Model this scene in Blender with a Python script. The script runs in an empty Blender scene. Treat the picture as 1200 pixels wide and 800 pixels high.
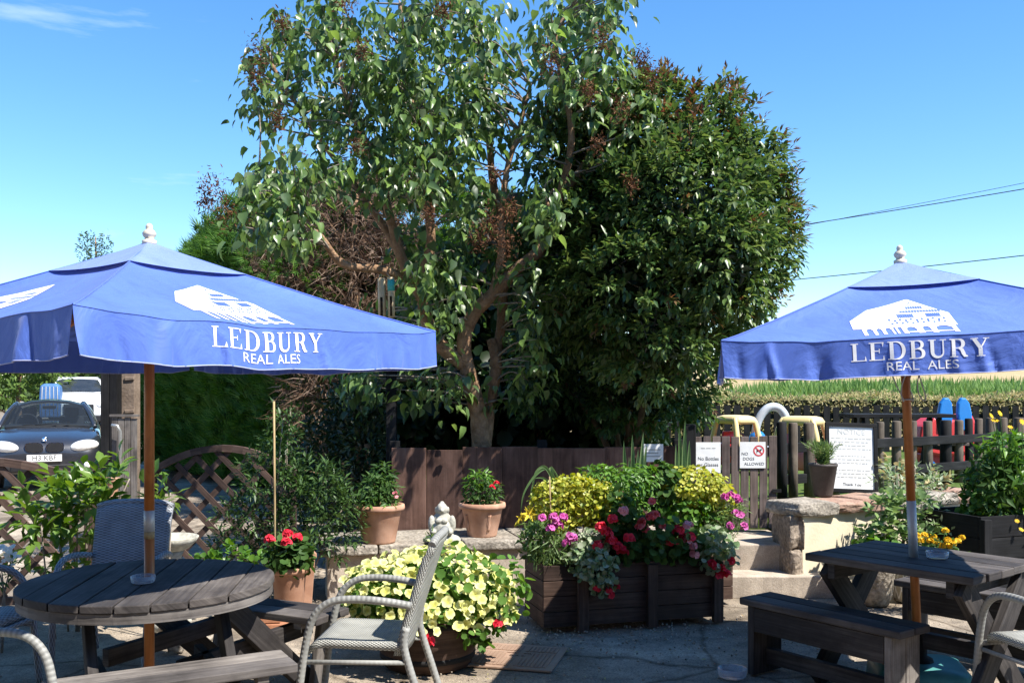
import bpy, bmesh, math, random
import numpy as np
from mathutils import Vector, Matrix, noise
from math import sin, cos, pi, radians, sqrt, atan2

SC = bpy.context.scene
COL = SC.collection
random.seed(7)
RNG = np.random.default_rng(11)

# ------------------------------------------------------------------ camera, sky, sun, exposure
FPX, HOR, EYE = 1150.0, 455.0, 1.67
cd = bpy.data.cameras.new('camera'); cam = bpy.data.objects.new('camera', cd); COL.objects.link(cam)
cam.location = (0, 0, EYE); cam.rotation_euler = (pi / 2, 0, 0)
cd.sensor_width = 36.0; cd.lens = FPX / 1200 * 36; cd.shift_y = (HOR - 400) / 1200
cd.clip_start = 0.05; cd.clip_end = 3000
SC.camera = cam

SUN_EL = radians(54); SH = Vector((0.85, -0.53, 0)).normalized()
SUN = Vector((SH.x * cos(SUN_EL), SH.y * cos(SUN_EL), sin(SUN_EL)))
W = bpy.data.worlds.new('World'); SC.world = W; W.use_nodes = True
wn, wl = W.node_tree.nodes, W.node_tree.links
wn.clear()
sky = wn.new('ShaderNodeTexSky'); sky.sky_type = 'NISHITA'; sky.sun_disc = False
sky.sun_elevation = SUN_EL; sky.sun_rotation = atan2(SH.x, SH.y)
sky.air_density = 1.0; sky.dust_density = 0.0; sky.ozone_density = 4.2
wbg = wn.new('ShaderNodeBackground'); wbg.inputs[1].default_value = 0.125
wout = wn.new('ShaderNodeOutputWorld')
# thin cirrus, a property of the sky itself (direction only)
tc = wn.new('ShaderNodeTexCoord'); mp = wn.new('ShaderNodeMapping')
mp.inputs['Scale'].default_value = (2.2, 2.2, 14.0); mp.inputs['Rotation'].default_value = (0.25, 0.35, 0.0)
nz = wn.new('ShaderNodeTexNoise'); nz.inputs['Scale'].default_value = 2.1; nz.inputs['Detail'].default_value = 7; nz.inputs['Roughness'].default_value = 0.6
rp = wn.new('ShaderNodeValToRGB'); rp.color_ramp.elements[0].position = 0.60; rp.color_ramp.elements[1].position = 0.85
rp.color_ramp.elements[1].color = (0.35, 0.35, 0.35, 1)
mx = wn.new('ShaderNodeMixRGB'); mx.inputs[2].default_value = (6.0, 6.6, 7.2, 1)
wl.new(tc.outputs['Generated'], mp.inputs['Vector']); wl.new(mp.outputs[0], nz.inputs['Vector'])
sxs = wn.new('ShaderNodeSeparateXYZ'); wl.new(tc.outputs['Generated'], sxs.inputs[0])
wst = wn.new('ShaderNodeMapRange'); wst.inputs['From Min'].default_value = -.05; wst.inputs['From Max'].default_value = -.32   # wisps only in the west
wl.new(sxs.outputs[0], wst.inputs[0])
mws = wn.new('ShaderNodeMath'); mws.operation = 'MULTIPLY'; wl.new(nz.outputs[0], rp.inputs[0]); wl.new(rp.outputs[0], mws.inputs[0]); wl.new(wst.outputs[0], mws.inputs[1]); wl.new(mws.outputs[0], mx.inputs[0])
hs = wn.new('ShaderNodeHueSaturation'); hs.inputs['Saturation'].default_value = 1.22; hs.inputs['Value'].default_value = 1.0
wl.new(sky.outputs[0], hs.inputs['Color']); wl.new(hs.outputs[0], mx.inputs[1])
wl.new(mx.outputs[0], wbg.inputs[0]); wl.new(wbg.outputs[0], wout.inputs[0])

sl = bpy.data.lights.new('sun', 'SUN'); so = bpy.data.objects.new('sun', sl); COL.objects.link(so)
sl.energy = 5.0; sl.angle = radians(0.5); sl.color = (1.0, 0.95, 0.87)
so.rotation_euler = SUN.to_track_quat('Z', 'Y').to_euler()
vs = SC.view_settings
vs.view_transform = 'Standard'; vs.look = 'None'; vs.gamma = 1; vs.exposure = 1.0; vs.use_curve_mapping = False
SC.cycles.use_denoising = True
SC.cycles.max_bounces = 8; SC.cycles.transparent_max_bounces = 12

# ------------------------------------------------------------------ geometry helpers
def P(px, py, d):
    return Vector(((px - 600) / FPX * d, d, EYE - (py - HOR) / FPX * d))
def G(px, py, z=0.0):
    return P(px, py, (EYE - z) * FPX / (py - HOR))

def thing(name, label, cat, loc=(0, 0, 0), rotz=0.0, group=None):
    o = bpy.data.objects.new(name, None); COL.objects.link(o)
    o.empty_display_size = 0.1
    o.location = loc; o.rotation_euler = (0, 0, rotz)
    o['label'] = label; o['category'] = cat
    if group: o['group'] = group
    return o
def tag(o, label, cat, group=None, kind=None):
    o['label'] = label; o['category'] = cat
    if group: o['group'] = group
    if kind: o['kind'] = kind
    return o
def struct(o):
    o['kind'] = 'structure'; return o
def tmat(t):
    return Matrix.Translation(t.location) @ t.rotation_euler.to_matrix().to_4x4()
def link(name, me, m, parent=None, smooth=False, bevel=0, world=False):
    o = bpy.data.objects.new(name, me); COL.objects.link(o)
    ms = m if isinstance(m, (list, tuple)) else [m]
    for k in ms: me.materials.append(k)
    if smooth:
        me.polygons.foreach_set('use_smooth', [True] * len(me.polygons))
    if parent is not None:
        o.parent = parent
        if world: me.transform(wmat(parent).inverted())
    if bevel:
        b = o.modifiers.new('bevel', 'BEVEL'); b.width = bevel; b.segments = 2; b.limit_method = 'ANGLE'; b.angle_limit = radians(40)
        b.harden_normals = False
    return o
def wmat(o):
    M = tmat(o)
    while o.parent is not None:
        o = o.parent; M = tmat(o) @ M
    return M
def obj(name, bm, m, parent=None, smooth=False, bevel=0, world=False):
    me = bpy.data.meshes.new(name); bm.to_mesh(me); bm.free()
    return link(name, me, m, parent, smooth, bevel, world)
def copy_tree(src, parent=None, label=None):
    c = src.copy(); COL.objects.link(c); c.parent = parent
    if label: c['label'] = label
    for ch in list(src.children): copy_tree(ch, c)
    return c

def BM():
    bm = bmesh.new(); bm.loops.layers.uv.new('UVMap'); return bm
def board(bm, a, b, w, t, up=(0, 0, 1), mi=0, taper=1.0):
    """box from a to b; w across, t along up; UV: u along the length in metres"""
    a, b, up = Vector(a), Vector(b), Vector(up)
    ax = (b - a); L = ax.length; ax.normalize()
    sd = ax.cross(up).normalized(); up = sd.cross(ax).normalized()
    uv = bm.loops.layers.uv.verify()
    ro, rv = random.uniform(0, 60), random.uniform(0, 60)
    V = []
    for e, p in ((0, a), (1, b)):
        k = 1.0 if e == 0 else taper
        for s, u in ((-1, -1), (1, -1), (1, 1), (-1, 1)):
            V.append(bm.verts.new(p + sd * (s * w / 2 * k) + up * (u * t / 2)))
    Q = [((0, 1, 5, 4), 'w'), ((1, 2, 6, 5), 't'), ((2, 3, 7, 6), 'w'), ((3, 0, 4, 7), 't'), ((3, 2, 1, 0), 'e'), ((4, 5, 6, 7), 'e')]
    for q, kind in Q:
        f = bm.faces.new([V[i] for i in q]); f.material_index = mi
        if kind == 'e': cs = [(0, 0), (0.05, 0), (0.05, t), (0, t)]
        else:
            x = w if kind == 'w' else t
            cs = [(0, 0), (0, x), (L, x), (L, 0)]
        for l, c in zip(f.loops, cs): l[uv].uv = (c[0] + ro, c[1] + rv)
    return V
def box(bm, c, s, rz=0.0, mi=0):
    c = Vector(c); d = Vector((cos(rz), sin(rz), 0)) * (s[0] / 2)
    return board(bm, c - d, c + d, s[1], s[2], mi=mi)
def tube(bm, pts, r, seg=8, cap=True, mi=0):
    pts = [Vector(p) for p in pts]; n = len(pts)
    rs = r if isinstance(r, (list, tuple)) else [r] * n
    uv = bm.loops.layers.uv.verify()
    tang = []
    for i in range(n):
        a = pts[max(0, i - 1)]; b = pts[min(n - 1, i + 1)]
        tang.append((b - a).normalized() if (b - a).length > 1e-9 else Vector((0, 0, 1)))
    ref = Vector((0, 0, 1)) if abs(tang[0].z) < 0.9 else Vector((1, 0, 0))
    nrm = (ref - tang[0] * ref.dot(tang[0])).normalized()
    rings = []; L = [0.0]
    for i in range(n):
        if i:
            L.append(L[-1] + (pts[i] - pts[i - 1]).length)
            nrm = (nrm - tang[i] * nrm.dot(tang[i]))
            if nrm.length < 1e-6: nrm = tang[i].orthogonal()
            nrm.normalize()
        bn = tang[i].cross(nrm)
        rings.append([bm.verts.new(pts[i] + (nrm * cos(2 * pi * k / seg) + bn * sin(2 * pi * k / seg)) * rs[i]) for k in range(seg)])
    for i in range(n - 1):
        for k in range(seg):
            f = bm.faces.new((rings[i][k], rings[i][(k + 1) % seg], rings[i + 1][(k + 1) % seg], rings[i + 1][k]))
            f.material_index = mi; f.smooth = True
            c = 2 * pi * rs[i] / seg
            for l, (u, v) in zip(f.loops, ((L[i], k * c), (L[i], (k + 1) * c), (L[i + 1], (k + 1) * c), (L[i + 1], k * c))): l[uv].uv = (u, v)
    if cap:
        try:
            f = bm.faces.new(list(reversed(rings[0]))); f.material_index = mi
            f = bm.faces.new(rings[-1]); f.material_index = mi
        except ValueError: pass
def smooth_path(pts, k=6):
    pts = [Vector(p) for p in pts]; out = []
    for i in range(len(pts) - 1):
        p0 = pts[max(0, i - 1)]; p1 = pts[i]; p2 = pts[i + 1]; p3 = pts[min(len(pts) - 1, i + 2)]
        for j in range(k):
            t = j / k
            out.append(0.5 * ((2 * p1) + (p2 - p0) * t + (2 * p0 - 5 * p1 + 4 * p2 - p3) * t * t + (3 * p1 - p0 - 3 * p2 + p3) * t ** 3))
    out.append(pts[-1]); return out
def lathe(bm, prof, seg=32, c=(0, 0, 0), mi=0, cap=True, wob=0.0):
    c = Vector(c); rings = []
    uv = bm.loops.layers.uv.verify()
    ph = random.uniform(0, 6)
    for r, z in prof:
        rings.append([bm.verts.new(c + Vector(((r * (1 + wob * sin(3 * 2 * pi * k / seg + ph + z * 9))) * cos(2 * pi * k / seg), (r * (1 + wob * sin(2 * 2 * pi * k / seg + ph))) * sin(2 * pi * k / seg), z))) for k in range(seg)])
    for i in range(len(prof) - 1):
        for k in range(seg):
            f = bm.faces.new((rings[i][k], rings[i][(k + 1) % seg], rings[i + 1][(k + 1) % seg], rings[i + 1][k]))
            f.smooth = True; f.material_index = mi
            for l, (u, v) in zip(f.loops, ((k / seg, i), (((k + 1) / seg), i), (((k + 1) / seg), i + 1), (k / seg, i + 1))): l[uv].uv = (u, prof[v][1])
    if cap:
        for ring in (list(reversed(rings[0])), rings[-1]):
            if prof[0 if ring is not rings[-1] else -1][0] > 1e-4:
                f = bm.faces.new(ring); f.material_index = mi
def ell(bm, c, r, seg=16, M=None, mi=0):
    T = Matrix.Translation(Vector(c)) @ (M or Matrix()) @ Matrix.Diagonal((r[0], r[1], r[2], 1))
    d = bmesh.ops.create_uvsphere(bm, u_segments=seg, v_segments=max(6, seg // 2), radius=1, matrix=T)
    for v in d['verts']:
        for f in v.link_faces: f.smooth = True; f.material_index = mi
def quad(bm, pts, mi=0):
    f = bm.faces.new([bm.verts.new(Vector(p)) for p in pts]); f.material_index = mi; return f
def prism(bm, poly, z0, z1, mi=0):
    a = [bm.verts.new((x, y, z0)) for x, y in poly]; b = [bm.verts.new((x, y, z1)) for x, y in poly]
    n = len(poly)
    for i in range(n): bm.faces.new((a[i], a[(i + 1) % n], b[(i + 1) % n], b[i])).material_index = mi
    bm.faces.new(list(reversed(a))).material_index = mi; bm.faces.new(b).material_index = mi

# fast instanced-in-one-mesh scatter (leaves of ONE plant)
def arr_mesh(name, V, F, uvs=None):
    me = bpy.data.meshes.new(name)
    me.vertices.add(len(V)); me.vertices.foreach_set('co', np.ascontiguousarray(V, dtype=np.float32).ravel())
    cnt = np.array([len(f) for f in F[0]], dtype=np.int32); n, nv = F[1], F[2]
    loops = np.concatenate([np.array(f, dtype=np.int32) for f in F[0]])
    al = (loops[None, :] + (np.arange(n, dtype=np.int32) * nv)[:, None]).ravel()
    ac = np.tile(cnt, n)
    me.loops.add(len(al)); me.loops.foreach_set('vertex_index', al)
    me.polygons.add(len(ac)); st = np.concatenate(([0], np.cumsum(ac)[:-1])).astype(np.int32)
    me.polygons.foreach_set('loop_start', st)
    try: me.polygons.foreach_set('loop_total', ac)
    except Exception: pass
    if uvs is not None:
        ul = me.uv_layers.new(name='UVMap')
        u = np.array([uvs[i] for f in F[0] for i in f], dtype=np.float32)
        ul.data.foreach_set('uv', np.tile(u, (n, 1)).ravel())
    me.update(calc_edges=True); me.validate()
    return me
def unit(a):
    return a / np.maximum(np.linalg.norm(a, axis=-1, keepdims=True), 1e-9)
def scatter(name, T, pos, ydir, nrm, size, m, parent=None, world=True, smooth=False):
    """leaf template T=(verts, faces[, uv]); ydir leaf axis, nrm leaf upper side"""
    pos = np.asarray(pos, float); y = unit(np.asarray(ydir, float)); z = np.asarray(nrm, float)
    x = unit(np.cross(y, z)); z = np.cross(x, y)
    tv = np.array(T[0], float); s = np.asarray(size, float).reshape(-1, 1, 1)
    V = pos[:, None, :] + s * (tv[None, :, 0:1] * x[:, None, :] + tv[None, :, 1:2] * y[:, None, :] + tv[None, :, 2:3] * z[:, None, :])
    me = arr_mesh(name, V.reshape(-1, 3), (T[1], len(pos), len(tv)), T[2] if len(T) > 2 else None)
    return link(name, me, m, parent, smooth=smooth, world=(world and parent is not None))
def rv(n):
    return unit(RNG.normal(size=(n, 3)))

HEART = ([(0, 0, 0), (0, .35, -.05), (0, .7, -.07), (0, 1.05, -.2), (-.3, .02, .05), (-.38, .34, .07), (-.21, .74, .0), (.3, .02, .05), (.38, .34, .07), (.21, .74, .0)],
         [(0, 1, 5, 4), (1, 2, 6, 5), (2, 3, 6), (0, 7, 8, 1), (1, 8, 9, 2), (2, 9, 3)])
HEARTC = ([(0, 0, 0), (.02, .38, -.08), (.03, .78, -.18), (.06, 1.12, -.42), (-.24, .04, .10), (-.27, .36, .12), (-.14, .78, -.03), (.26, .02, .04), (.31, .34, .10), (.20, .76, -.06)],
         [(0, 1, 5, 4), (1, 2, 6, 5), (2, 3, 6), (0, 7, 8, 1), (1, 8, 9, 2), (2, 9, 3)])
LANCE = ([(0, 0, 0), (-.17, .42, .06), (.17, .42, .06), (0, 1, -.1), (0, .48, -.02)], [(0, 4, 1), (4, 3, 1), (0, 2, 4), (4, 2, 3)])
OVAL = ([(0, 0, 0), (-.24, .40, .07), (.24, .40, .07), (0, 1, -.14), (0, .45, -.03), (-.15, .75, .02), (.15, .75, .02)], [(0, 4, 1), (1, 4, 5), (4, 3, 5), (0, 2, 4), (2, 6, 4), (4, 6, 3)])
NARROW = ([(0, 0, 0), (-.06, .45, .02), (.06, .45, .02), (0, 1, -.08)], [(0, 2, 3, 1)])
ROUND = ([(0, 0, 0), (-.42, .16, .06), (-.5, .58, .08), (-.2, .95, .02), (.2, .95, .02), (.5, .58, .08), (.42, .16, .06), (0, .5, -.07)],
         [(0, 7, 1), (1, 7, 2), (2, 7, 3), (3, 7, 4), (4, 7, 5), (5, 7, 6), (6, 7, 0)])
def _spray():
    v, f = [], []
    for k in range(7):
        a = (k - 3) * 0.33; L = 1.0 - 0.09 * abs(k - 3); b = len(v)
        ox = 0.02 * (k - 3)
        for (x, y) in ((-.045, .15), (.045, .15), (0, L)):
            v.append((x * cos(a) + y * sin(a) * .55 + ox, y * cos(a) - x * sin(a), .03 * ((k * 7) % 5 - 2) - (.12 if y > .5 else 0)))
        f.append((b, b + 1, b + 2))
    return v, f
SPRAY = _spray()
def _bloom(n=5, cup=.25, notch=.8):
    v = [(0, 0, -cup)]; uv = [(0, .5)]; f = []
    for k in range(2 * n):
        a = pi * k / n; r = 1.0 if k % 2 == 0 else notch
        v.append((r * cos(a), r * sin(a), .04 * (1 if k % 2 else -1))); uv.append((1, .5))
    for k in range(2 * n): f.append((0, 1 + k, 1 + (k + 1) % (2 * n)))
    return v, f, uv
BLOOM = _bloom()
def _lobed(n=5, cup=.45, depth=.16, wave=.10):
    v = [(0, 0, -cup)]; uv = [(0, .5)]; f = []; k = n * 4
    for ring, (rr, z0) in enumerate(((.38, -cup * .35), (1.0, 0))):
        for i in range(k):
            a = 2 * pi * i / k; r = rr * (1 - (depth * (1 - abs(sin(n * a / 2)) ** .7) if ring else 0)); v.append((r * cos(a), r * sin(a), z0 + (wave * sin(2 * n * a / 2 + .6) if ring else 0))); uv.append((.3 if not ring else 1, .5))
    for i in range(k):
        j = (i + 1) % k; f.append((0, 1 + i, 1 + j)); f.append((1 + i, 1 + k + i, 1 + k + j, 1 + j))
    return v, f, uv
LOBED = _lobed()
def _twig():
    return ([(-.02, 0, 0), (.02, 0, 0), (-.016, .5, .12), (.016, .5, .12), (0, 1, 0)], [(0, 1, 3, 2), (2, 3, 4)])
TWIG = _twig()
GRAIN = ([(-.5, 0, 0), (.5, 0, 0), (.5, 1, 0), (-.5, 1, 0), (0, .5, .5), (0, .5, -.5)], [(0, 1, 4), (1, 2, 4), (2, 3, 4), (3, 0, 4), (1, 0, 5), (2, 1, 5), (3, 2, 5), (0, 3, 5)])
BLADE = ([(-.03, 0, 0), (.03, 0, 0), (-.03, .4, .0), (.03, .4, .0), (-.02, .75, -.08), (.02, .75, -.08), (0, 1, -.24)], [(0, 1, 3, 2), (2, 3, 5, 4), (4, 5, 6)])

# ------------------------------------------------------------------ material helpers
def nodes(name):
    m = bpy.data.materials.new(name); m.use_nodes = True
    nt = m.node_tree; return m, nt.nodes, nt.links, nt.nodes['Principled BSDF']
def ramp(n, stops):
    r = n.new('ShaderNodeValToRGB'); e = r.color_ramp.elements
    e[0].position = stops[0][0]; e[0].color = (*stops[0][1], 1)
    e[1].position = stops[-1][0]; e[1].color = (*stops[-1][1], 1)
    for p, c in stops[1:-1]:
        k = e.new(p); k.color = (*c, 1)
    return r
def surf(name, c1, c2, rough=.7, scale=6, detail=8, bump=.25, bscale=60, spec=.3, metal=0, coord='Object', dist=.004, speck=None):
    m, n, l, b = nodes(name)
    tc = n.new('ShaderNodeTexCoord')
    a = n.new('ShaderNodeTexNoise'); a.inputs['Scale'].default_value = scale; a.inputs['Detail'].default_value = detail; a.inputs['Roughness'].default_value = .65
    l.new(tc.outputs[coord], a.inputs['Vector'])
    r = ramp(n, [(.3, c1), (.7, c2)]); l.new(a.outputs[0], r.inputs[0])
    last = r.outputs[0]
    if speck:
        s = n.new('ShaderNodeTexNoise'); s.inputs['Scale'].default_value = speck[0]; s.inputs['Detail'].default_value = 3
        l.new(tc.outputs[coord], s.inputs['Vector'])
        rr = ramp(n, [(.35, (speck[1],) * 3), (.65, (speck[2],) * 3)]); l.new(s.outputs[0], rr.inputs[0])
        mm = n.new('ShaderNodeMixRGB'); mm.blend_type = 'MULTIPLY'; mm.inputs[0].default_value = 1
        l.new(last, mm.inputs[1]); l.new(rr.outputs[0], mm.inputs[2]); last = mm.outputs[0]
    l.new(last, b.inputs['Base Color'])
    b.inputs['Roughness'].default_value = rough; b.inputs['Metallic'].default_value = metal
    b.inputs['Specular IOR Level'].default_value = spec
    if bump:
        c = n.new('ShaderNodeTexNoise'); c.inputs['Scale'].default_value = bscale; c.inputs['Detail'].default_value = 5
        l.new(tc.outputs[coord], c.inputs['Vector'])
        bp = n.new('ShaderNodeBump'); bp.inputs['Strength'].default_value = bump; bp.inputs['Distance'].default_value = dist
        l.new(c.outputs[0], bp.inputs['Height']); l.new(bp.outputs[0], b.inputs['Normal'])
    return m
def flat(name, c, rough=.5, spec=.4, metal=0):
    return surf(name, tuple(x * .88 for x in c), tuple(min(1, x * 1.1) for x in c), rough, 9, 4, .05, 90, spec, metal)
def wood(name, dark, mid, light, rough=.75, grain=1.0, spec=.2):
    """grain along the u of each board; every board has its own UV offset and so its own tone"""
    m, n, l, b = nodes(name)
    uv = n.new('ShaderNodeUVMap'); mp = n.new('ShaderNodeMapping'); mp.inputs['Scale'].default_value = (2.2, 55 * grain, 1)
    l.new(uv.outputs[0], mp.inputs[0])
    a = n.new('ShaderNodeTexNoise'); a.inputs['Scale'].default_value = 1; a.inputs['Detail'].default_value = 9; a.inputs['Roughness'].default_value = .62; a.inputs['Distortion'].default_value = .35
    l.new(mp.outputs[0], a.inputs['Vector'])
    mp2 = n.new('ShaderNodeMapping'); mp2.inputs['Scale'].default_value = (2.5, 4, 1); l.new(uv.outputs[0], mp2.inputs[0])
    c = n.new('ShaderNodeTexNoise'); c.inputs['Scale'].default_value = 1; c.inputs['Detail'].default_value = 4; l.new(mp2.outputs[0], c.inputs['Vector'])
    ad = n.new('ShaderNodeMath'); ad.operation = 'MULTIPLY_ADD'; ad.inputs[1].default_value = .55
    l.new(c.outputs[0], ad.inputs[0])
    mu = n.new('ShaderNodeMath'); mu.operation = 'MULTIPLY'; mu.inputs[1].default_value = .5; l.new(a.outputs[0], mu.inputs[0]); l.new(mu.outputs[0], ad.inputs[2])
    r = ramp(n, [(.33, dark), (.52, mid), (.74, light)]); l.new(ad.outputs[0], r.inputs[0])
    gi = n.new('ShaderNodeNewGeometry'); rr = ramp(n, [(0, (.68, .68, .70)), (.5, (1, 1, 1)), (1, (1.3, 1.27, 1.22))]); l.new(gi.outputs['Random Per Island'], rr.inputs[0])
    mm = n.new('ShaderNodeMixRGB'); mm.blend_type = 'MULTIPLY'; mm.inputs[0].default_value = 1; l.new(r.outputs[0], mm.inputs[1]); l.new(rr.outputs[0], mm.inputs[2])
    # old spills and splashes
    tc = n.new('ShaderNodeTexCoord'); sp = n.new('ShaderNodeTexNoise'); sp.inputs['Scale'].default_value = 5.5; sp.inputs['Detail'].default_value = 6; sp.inputs['Roughness'].default_value = .7; l.new(tc.outputs['Object'], sp.inputs['Vector'])
    sr = ramp(n, [(.36, (.66, .66, .66)), (.5, (1, 1, 1)), (.72, (1.2, 1.2, 1.18))]); l.new(sp.outputs[0], sr.inputs[0])
    m3 = n.new('ShaderNodeMixRGB'); m3.blend_type = 'MULTIPLY'; m3.inputs[0].default_value = .8; l.new(mm.outputs[0], m3.inputs[1]); l.new(sr.outputs[0], m3.inputs[2])
    l.new(m3.outputs[0], b.inputs['Base Color'])
    b.inputs['Roughness'].default_value = rough; b.inputs['Specular IOR Level'].default_value = spec
    bp = n.new('ShaderNodeBump'); bp.inputs['Strength'].default_value = .6; bp.inputs['Distance'].default_value = .003
    l.new(a.outputs[0], bp.inputs['Height']); l.new(bp.outputs[0], b.inputs['Normal'])
    return m
def leaf(name, cols, trans=.3, rough=.45, spec=.35, tcol=None):
    """every leaf is its own mesh island and takes its own tone"""
    m, n, l, b = nodes(name)
    g = n.new('ShaderNodeNewGeometry')
    k = len(cols); r = ramp(n, [(i / (k - 1), c) for i, c in enumerate(cols)])
    l.new(g.outputs['Random Per Island'], r.inputs[0]); l.new(r.outputs[0], b.inputs['Base Color'])
    b.inputs['Roughness'].default_value = rough; b.inputs['Specular IOR Level'].default_value = spec
    t = n.new('ShaderNodeBsdfTranslucent')
    hv = n.new('ShaderNodeHueSaturation'); hv.inputs['Value'].default_value = 1.7; hv.inputs['Saturation'].default_value = 1.15; hv.inputs['Hue'].default_value = .485
    l.new(r.outputs[0], hv.inputs['Color']); l.new(hv.outputs[0], t.inputs[0])
    mx = n.new('ShaderNodeMixShader'); mx.inputs[0].default_value = trans
    l.new(b.outputs[0], mx.inputs[1]); l.new(t.outputs[0], mx.inputs[2])
    l.new(mx.outputs[0], n['Material Output'].inputs['Surface'])
    return m
def petal(name, edge, eye, edge2=None, trans=.25):
    m, n, l, b = nodes(name)
    uv = n.new('ShaderNodeUVMap'); sx = n.new('ShaderNodeSeparateXYZ'); l.new(uv.outputs[0], sx.inputs[0])
    g = n.new('ShaderNodeNewGeometry'); r0 = ramp(n, [(0, edge), (1, edge2 or edge)]); l.new(g.outputs['Random Per Island'], r0.inputs[0])
    mm = n.new('ShaderNodeMixRGB'); mm.inputs[1].default_value = (*eye, 1)
    p = n.new('ShaderNodeMath'); p.operation = 'POWER'; p.inputs[1].default_value = .6; p.use_clamp = True
    l.new(sx.outputs[0], p.inputs[0]); l.new(p.outputs[0], mm.inputs[0]); l.new(r0.outputs[0], mm.inputs[2])
    l.new(mm.outputs[0], b.inputs['Base Color']); b.inputs['Roughness'].default_value = .6; b.inputs['Specular IOR Level'].default_value = .2
    t = n.new('ShaderNodeBsdfTranslucent'); l.new(mm.outputs[0], t.inputs[0])
    mx = n.new('ShaderNodeMixShader'); mx.inputs[0].default_value = trans
    l.new(b.outputs[0], mx.inputs[1]); l.new(t.outputs[0], mx.inputs[2]); l.new(mx.outputs[0], n['Material Output'].inputs['Surface'])
    return m
def glass(name, col=(.9, .95, 1), base=.12, rim=.55, rough=.03, body=.06):
    m, n, l, b = nodes(name)
    b.inputs['Base Color'].default_value = (*(c * body for c in col), 1); b.inputs['Roughness'].default_value = rough
    b.inputs['Specular IOR Level'].default_value = .8
    t = n.new('ShaderNodeBsdfTransparent'); t.inputs[0].default_value = (*col, 1)
    lw = n.new('ShaderNodeLayerWeight'); lw.inputs[0].default_value = .45
    sb = n.new('ShaderNodeMath'); sb.operation = 'MULTIPLY_ADD'; sb.inputs[1].default_value = rim; sb.inputs[2].default_value = base; sb.use_clamp = True
    l.new(lw.outputs['Facing'], sb.inputs[0])
    mx = n.new('ShaderNodeMixShader'); l.new(sb.outputs[0], mx.inputs[0]); l.new(t.outputs[0], mx.inputs[1]); l.new(b.outputs[0], mx.inputs[2])
    l.new(mx.outputs[0], n['Material Output'].inputs['Surface'])
    return m
def weave(name, c1, c2, pu=.022, pv=.012, rough=.5, bump=.9):
    m, n, l, b = nodes(name)
    uv = n.new('ShaderNodeUVMap'); sx = n.new('ShaderNodeSeparateXYZ'); l.new(uv.outputs[0], sx.inputs[0])
    def sn(o, per):
        a = n.new('ShaderNodeMath'); a.operation = 'MULTIPLY'; a.inputs[1].default_value = 2 * pi / per; l.new(o, a.inputs[0])
        s = n.new('ShaderNodeMath'); s.operation = 'SINE'; l.new(a.outputs[0], s.inputs[0]); return s.outputs[0]
    mu = n.new('ShaderNodeMath'); mu.operation = 'MULTIPLY'; l.new(sn(sx.outputs[0], pu), mu.inputs[0]); l.new(sn(sx.outputs[1], pv), mu.inputs[1])
    h = n.new('ShaderNodeMath'); h.operation = 'MULTIPLY_ADD'; h.inputs[1].default_value = .5; h.inputs[2].default_value = .5; l.new(mu.outputs[0], h.inputs[0])
    r = ramp(n, [(.15, c1), (.75, c2)]); l.new(h.outputs[0], r.inputs[0])
    no = n.new('ShaderNodeTexNoise'); no.inputs['Scale'].default_value = 9; no.inputs['Detail'].default_value = 6
    tc = n.new('ShaderNodeTexCoord'); l.new(tc.outputs['Object'], no.inputs['Vector'])
    rr = ramp(n, [(.3, (.72, .72, .72)), (.7, (1.05, 1.05, 1.05))]); l.new(no.outputs[0], rr.inputs[0])
    mm = n.new('ShaderNodeMixRGB'); mm.blend_type = 'MULTIPLY'; mm.inputs[0].default_value = 1; l.new(r.outputs[0], mm.inputs[1]); l.new(rr.outputs[0], mm.inputs[2])
    l.new(mm.outputs[0], b.inputs['Base Color']); b.inputs['Roughness'].default_value = rough; b.inputs['Specular IOR Level'].default_value = .35
    bp = n.new('ShaderNodeBump'); bp.inputs['Strength'].default_value = bump; bp.inputs['Distance'].default_value = .004
    l.new(h.outputs[0], bp.inputs['Height']); l.new(bp.outputs[0], b.inputs['Normal'])
    return m

M = {}
M['table'] = wood('weathered_dark_stained_wood', (.026, .023, .023), (.068, .06, .057), (.155, .14, .13))
M['bench'] = wood('greyed_bench_wood', (.05, .045, .042), (.14, .125, .115), (.30, .275, .25))
M['planter'] = wood('brown_stained_planter_wood', (.023, .014, .010), (.06, .037, .028), (.135, .09, .07))
M['panel'] = wood('brown_stained_fence_wood', (.045, .024, .018), (.115, .064, .049), (.21, .125, .098), grain=.6)
M['gate'] = wood('grey_brown_gate_wood', (.045, .034, .03), (.12, .092, .082), (.21, .17, .155))
M['log'] = wood('weathered_log_wood', (.035, .028, .022), (.10, .082, .066), (.20, .17, .14), grain=.5)
M['black'] = wood('black_stained_wood', (.005, .005, .005), (.012, .012, .013), (.032, .032, .034))
M['trellis'] = wood('brown_trellis_wood', (.035, .022, .018), (.085, .055, .044), (.17, .12, .095))
M['pole'] = wood('orange_varnished_pole_wood', (.30, .095, .022), (.46, .16, .04), (.56, .24, .07), rough=.4, spec=.4)
M['polepale'] = wood('worn_pale_pole_wood', (.22, .15, .07), (.36, .26, .13), (.46, .36, .2))
M['legwood'] = wood('dark_stained_leg_wood', (.012, .011, .011), (.034, .03, .029), (.095, .085, .08))
M['sleeve'] = flat('pale_grey_sleeve', (.50, .50, .49), .45, .5, .2)
M['metal'] = flat('dull_metal', (.42, .43, .43), .35, .5, .6)
M['bark'] = surf('lilac_bark', (.16, .09, .05), (.40, .26, .16), .9, 14, 10, .9, 45, .1, dist=.015)
M['palebark'] = surf('pale_twig_bark', (.16, .13, .10), (.36, .31, .26), .9, 20, 8, .5, 60, .1)
M['terra'] = surf('terracotta', (.40, .20, .12), (.60, .38, .27), .85, 4, 9, .25, 90, .15, speck=(9, .82, 1.08))
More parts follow.
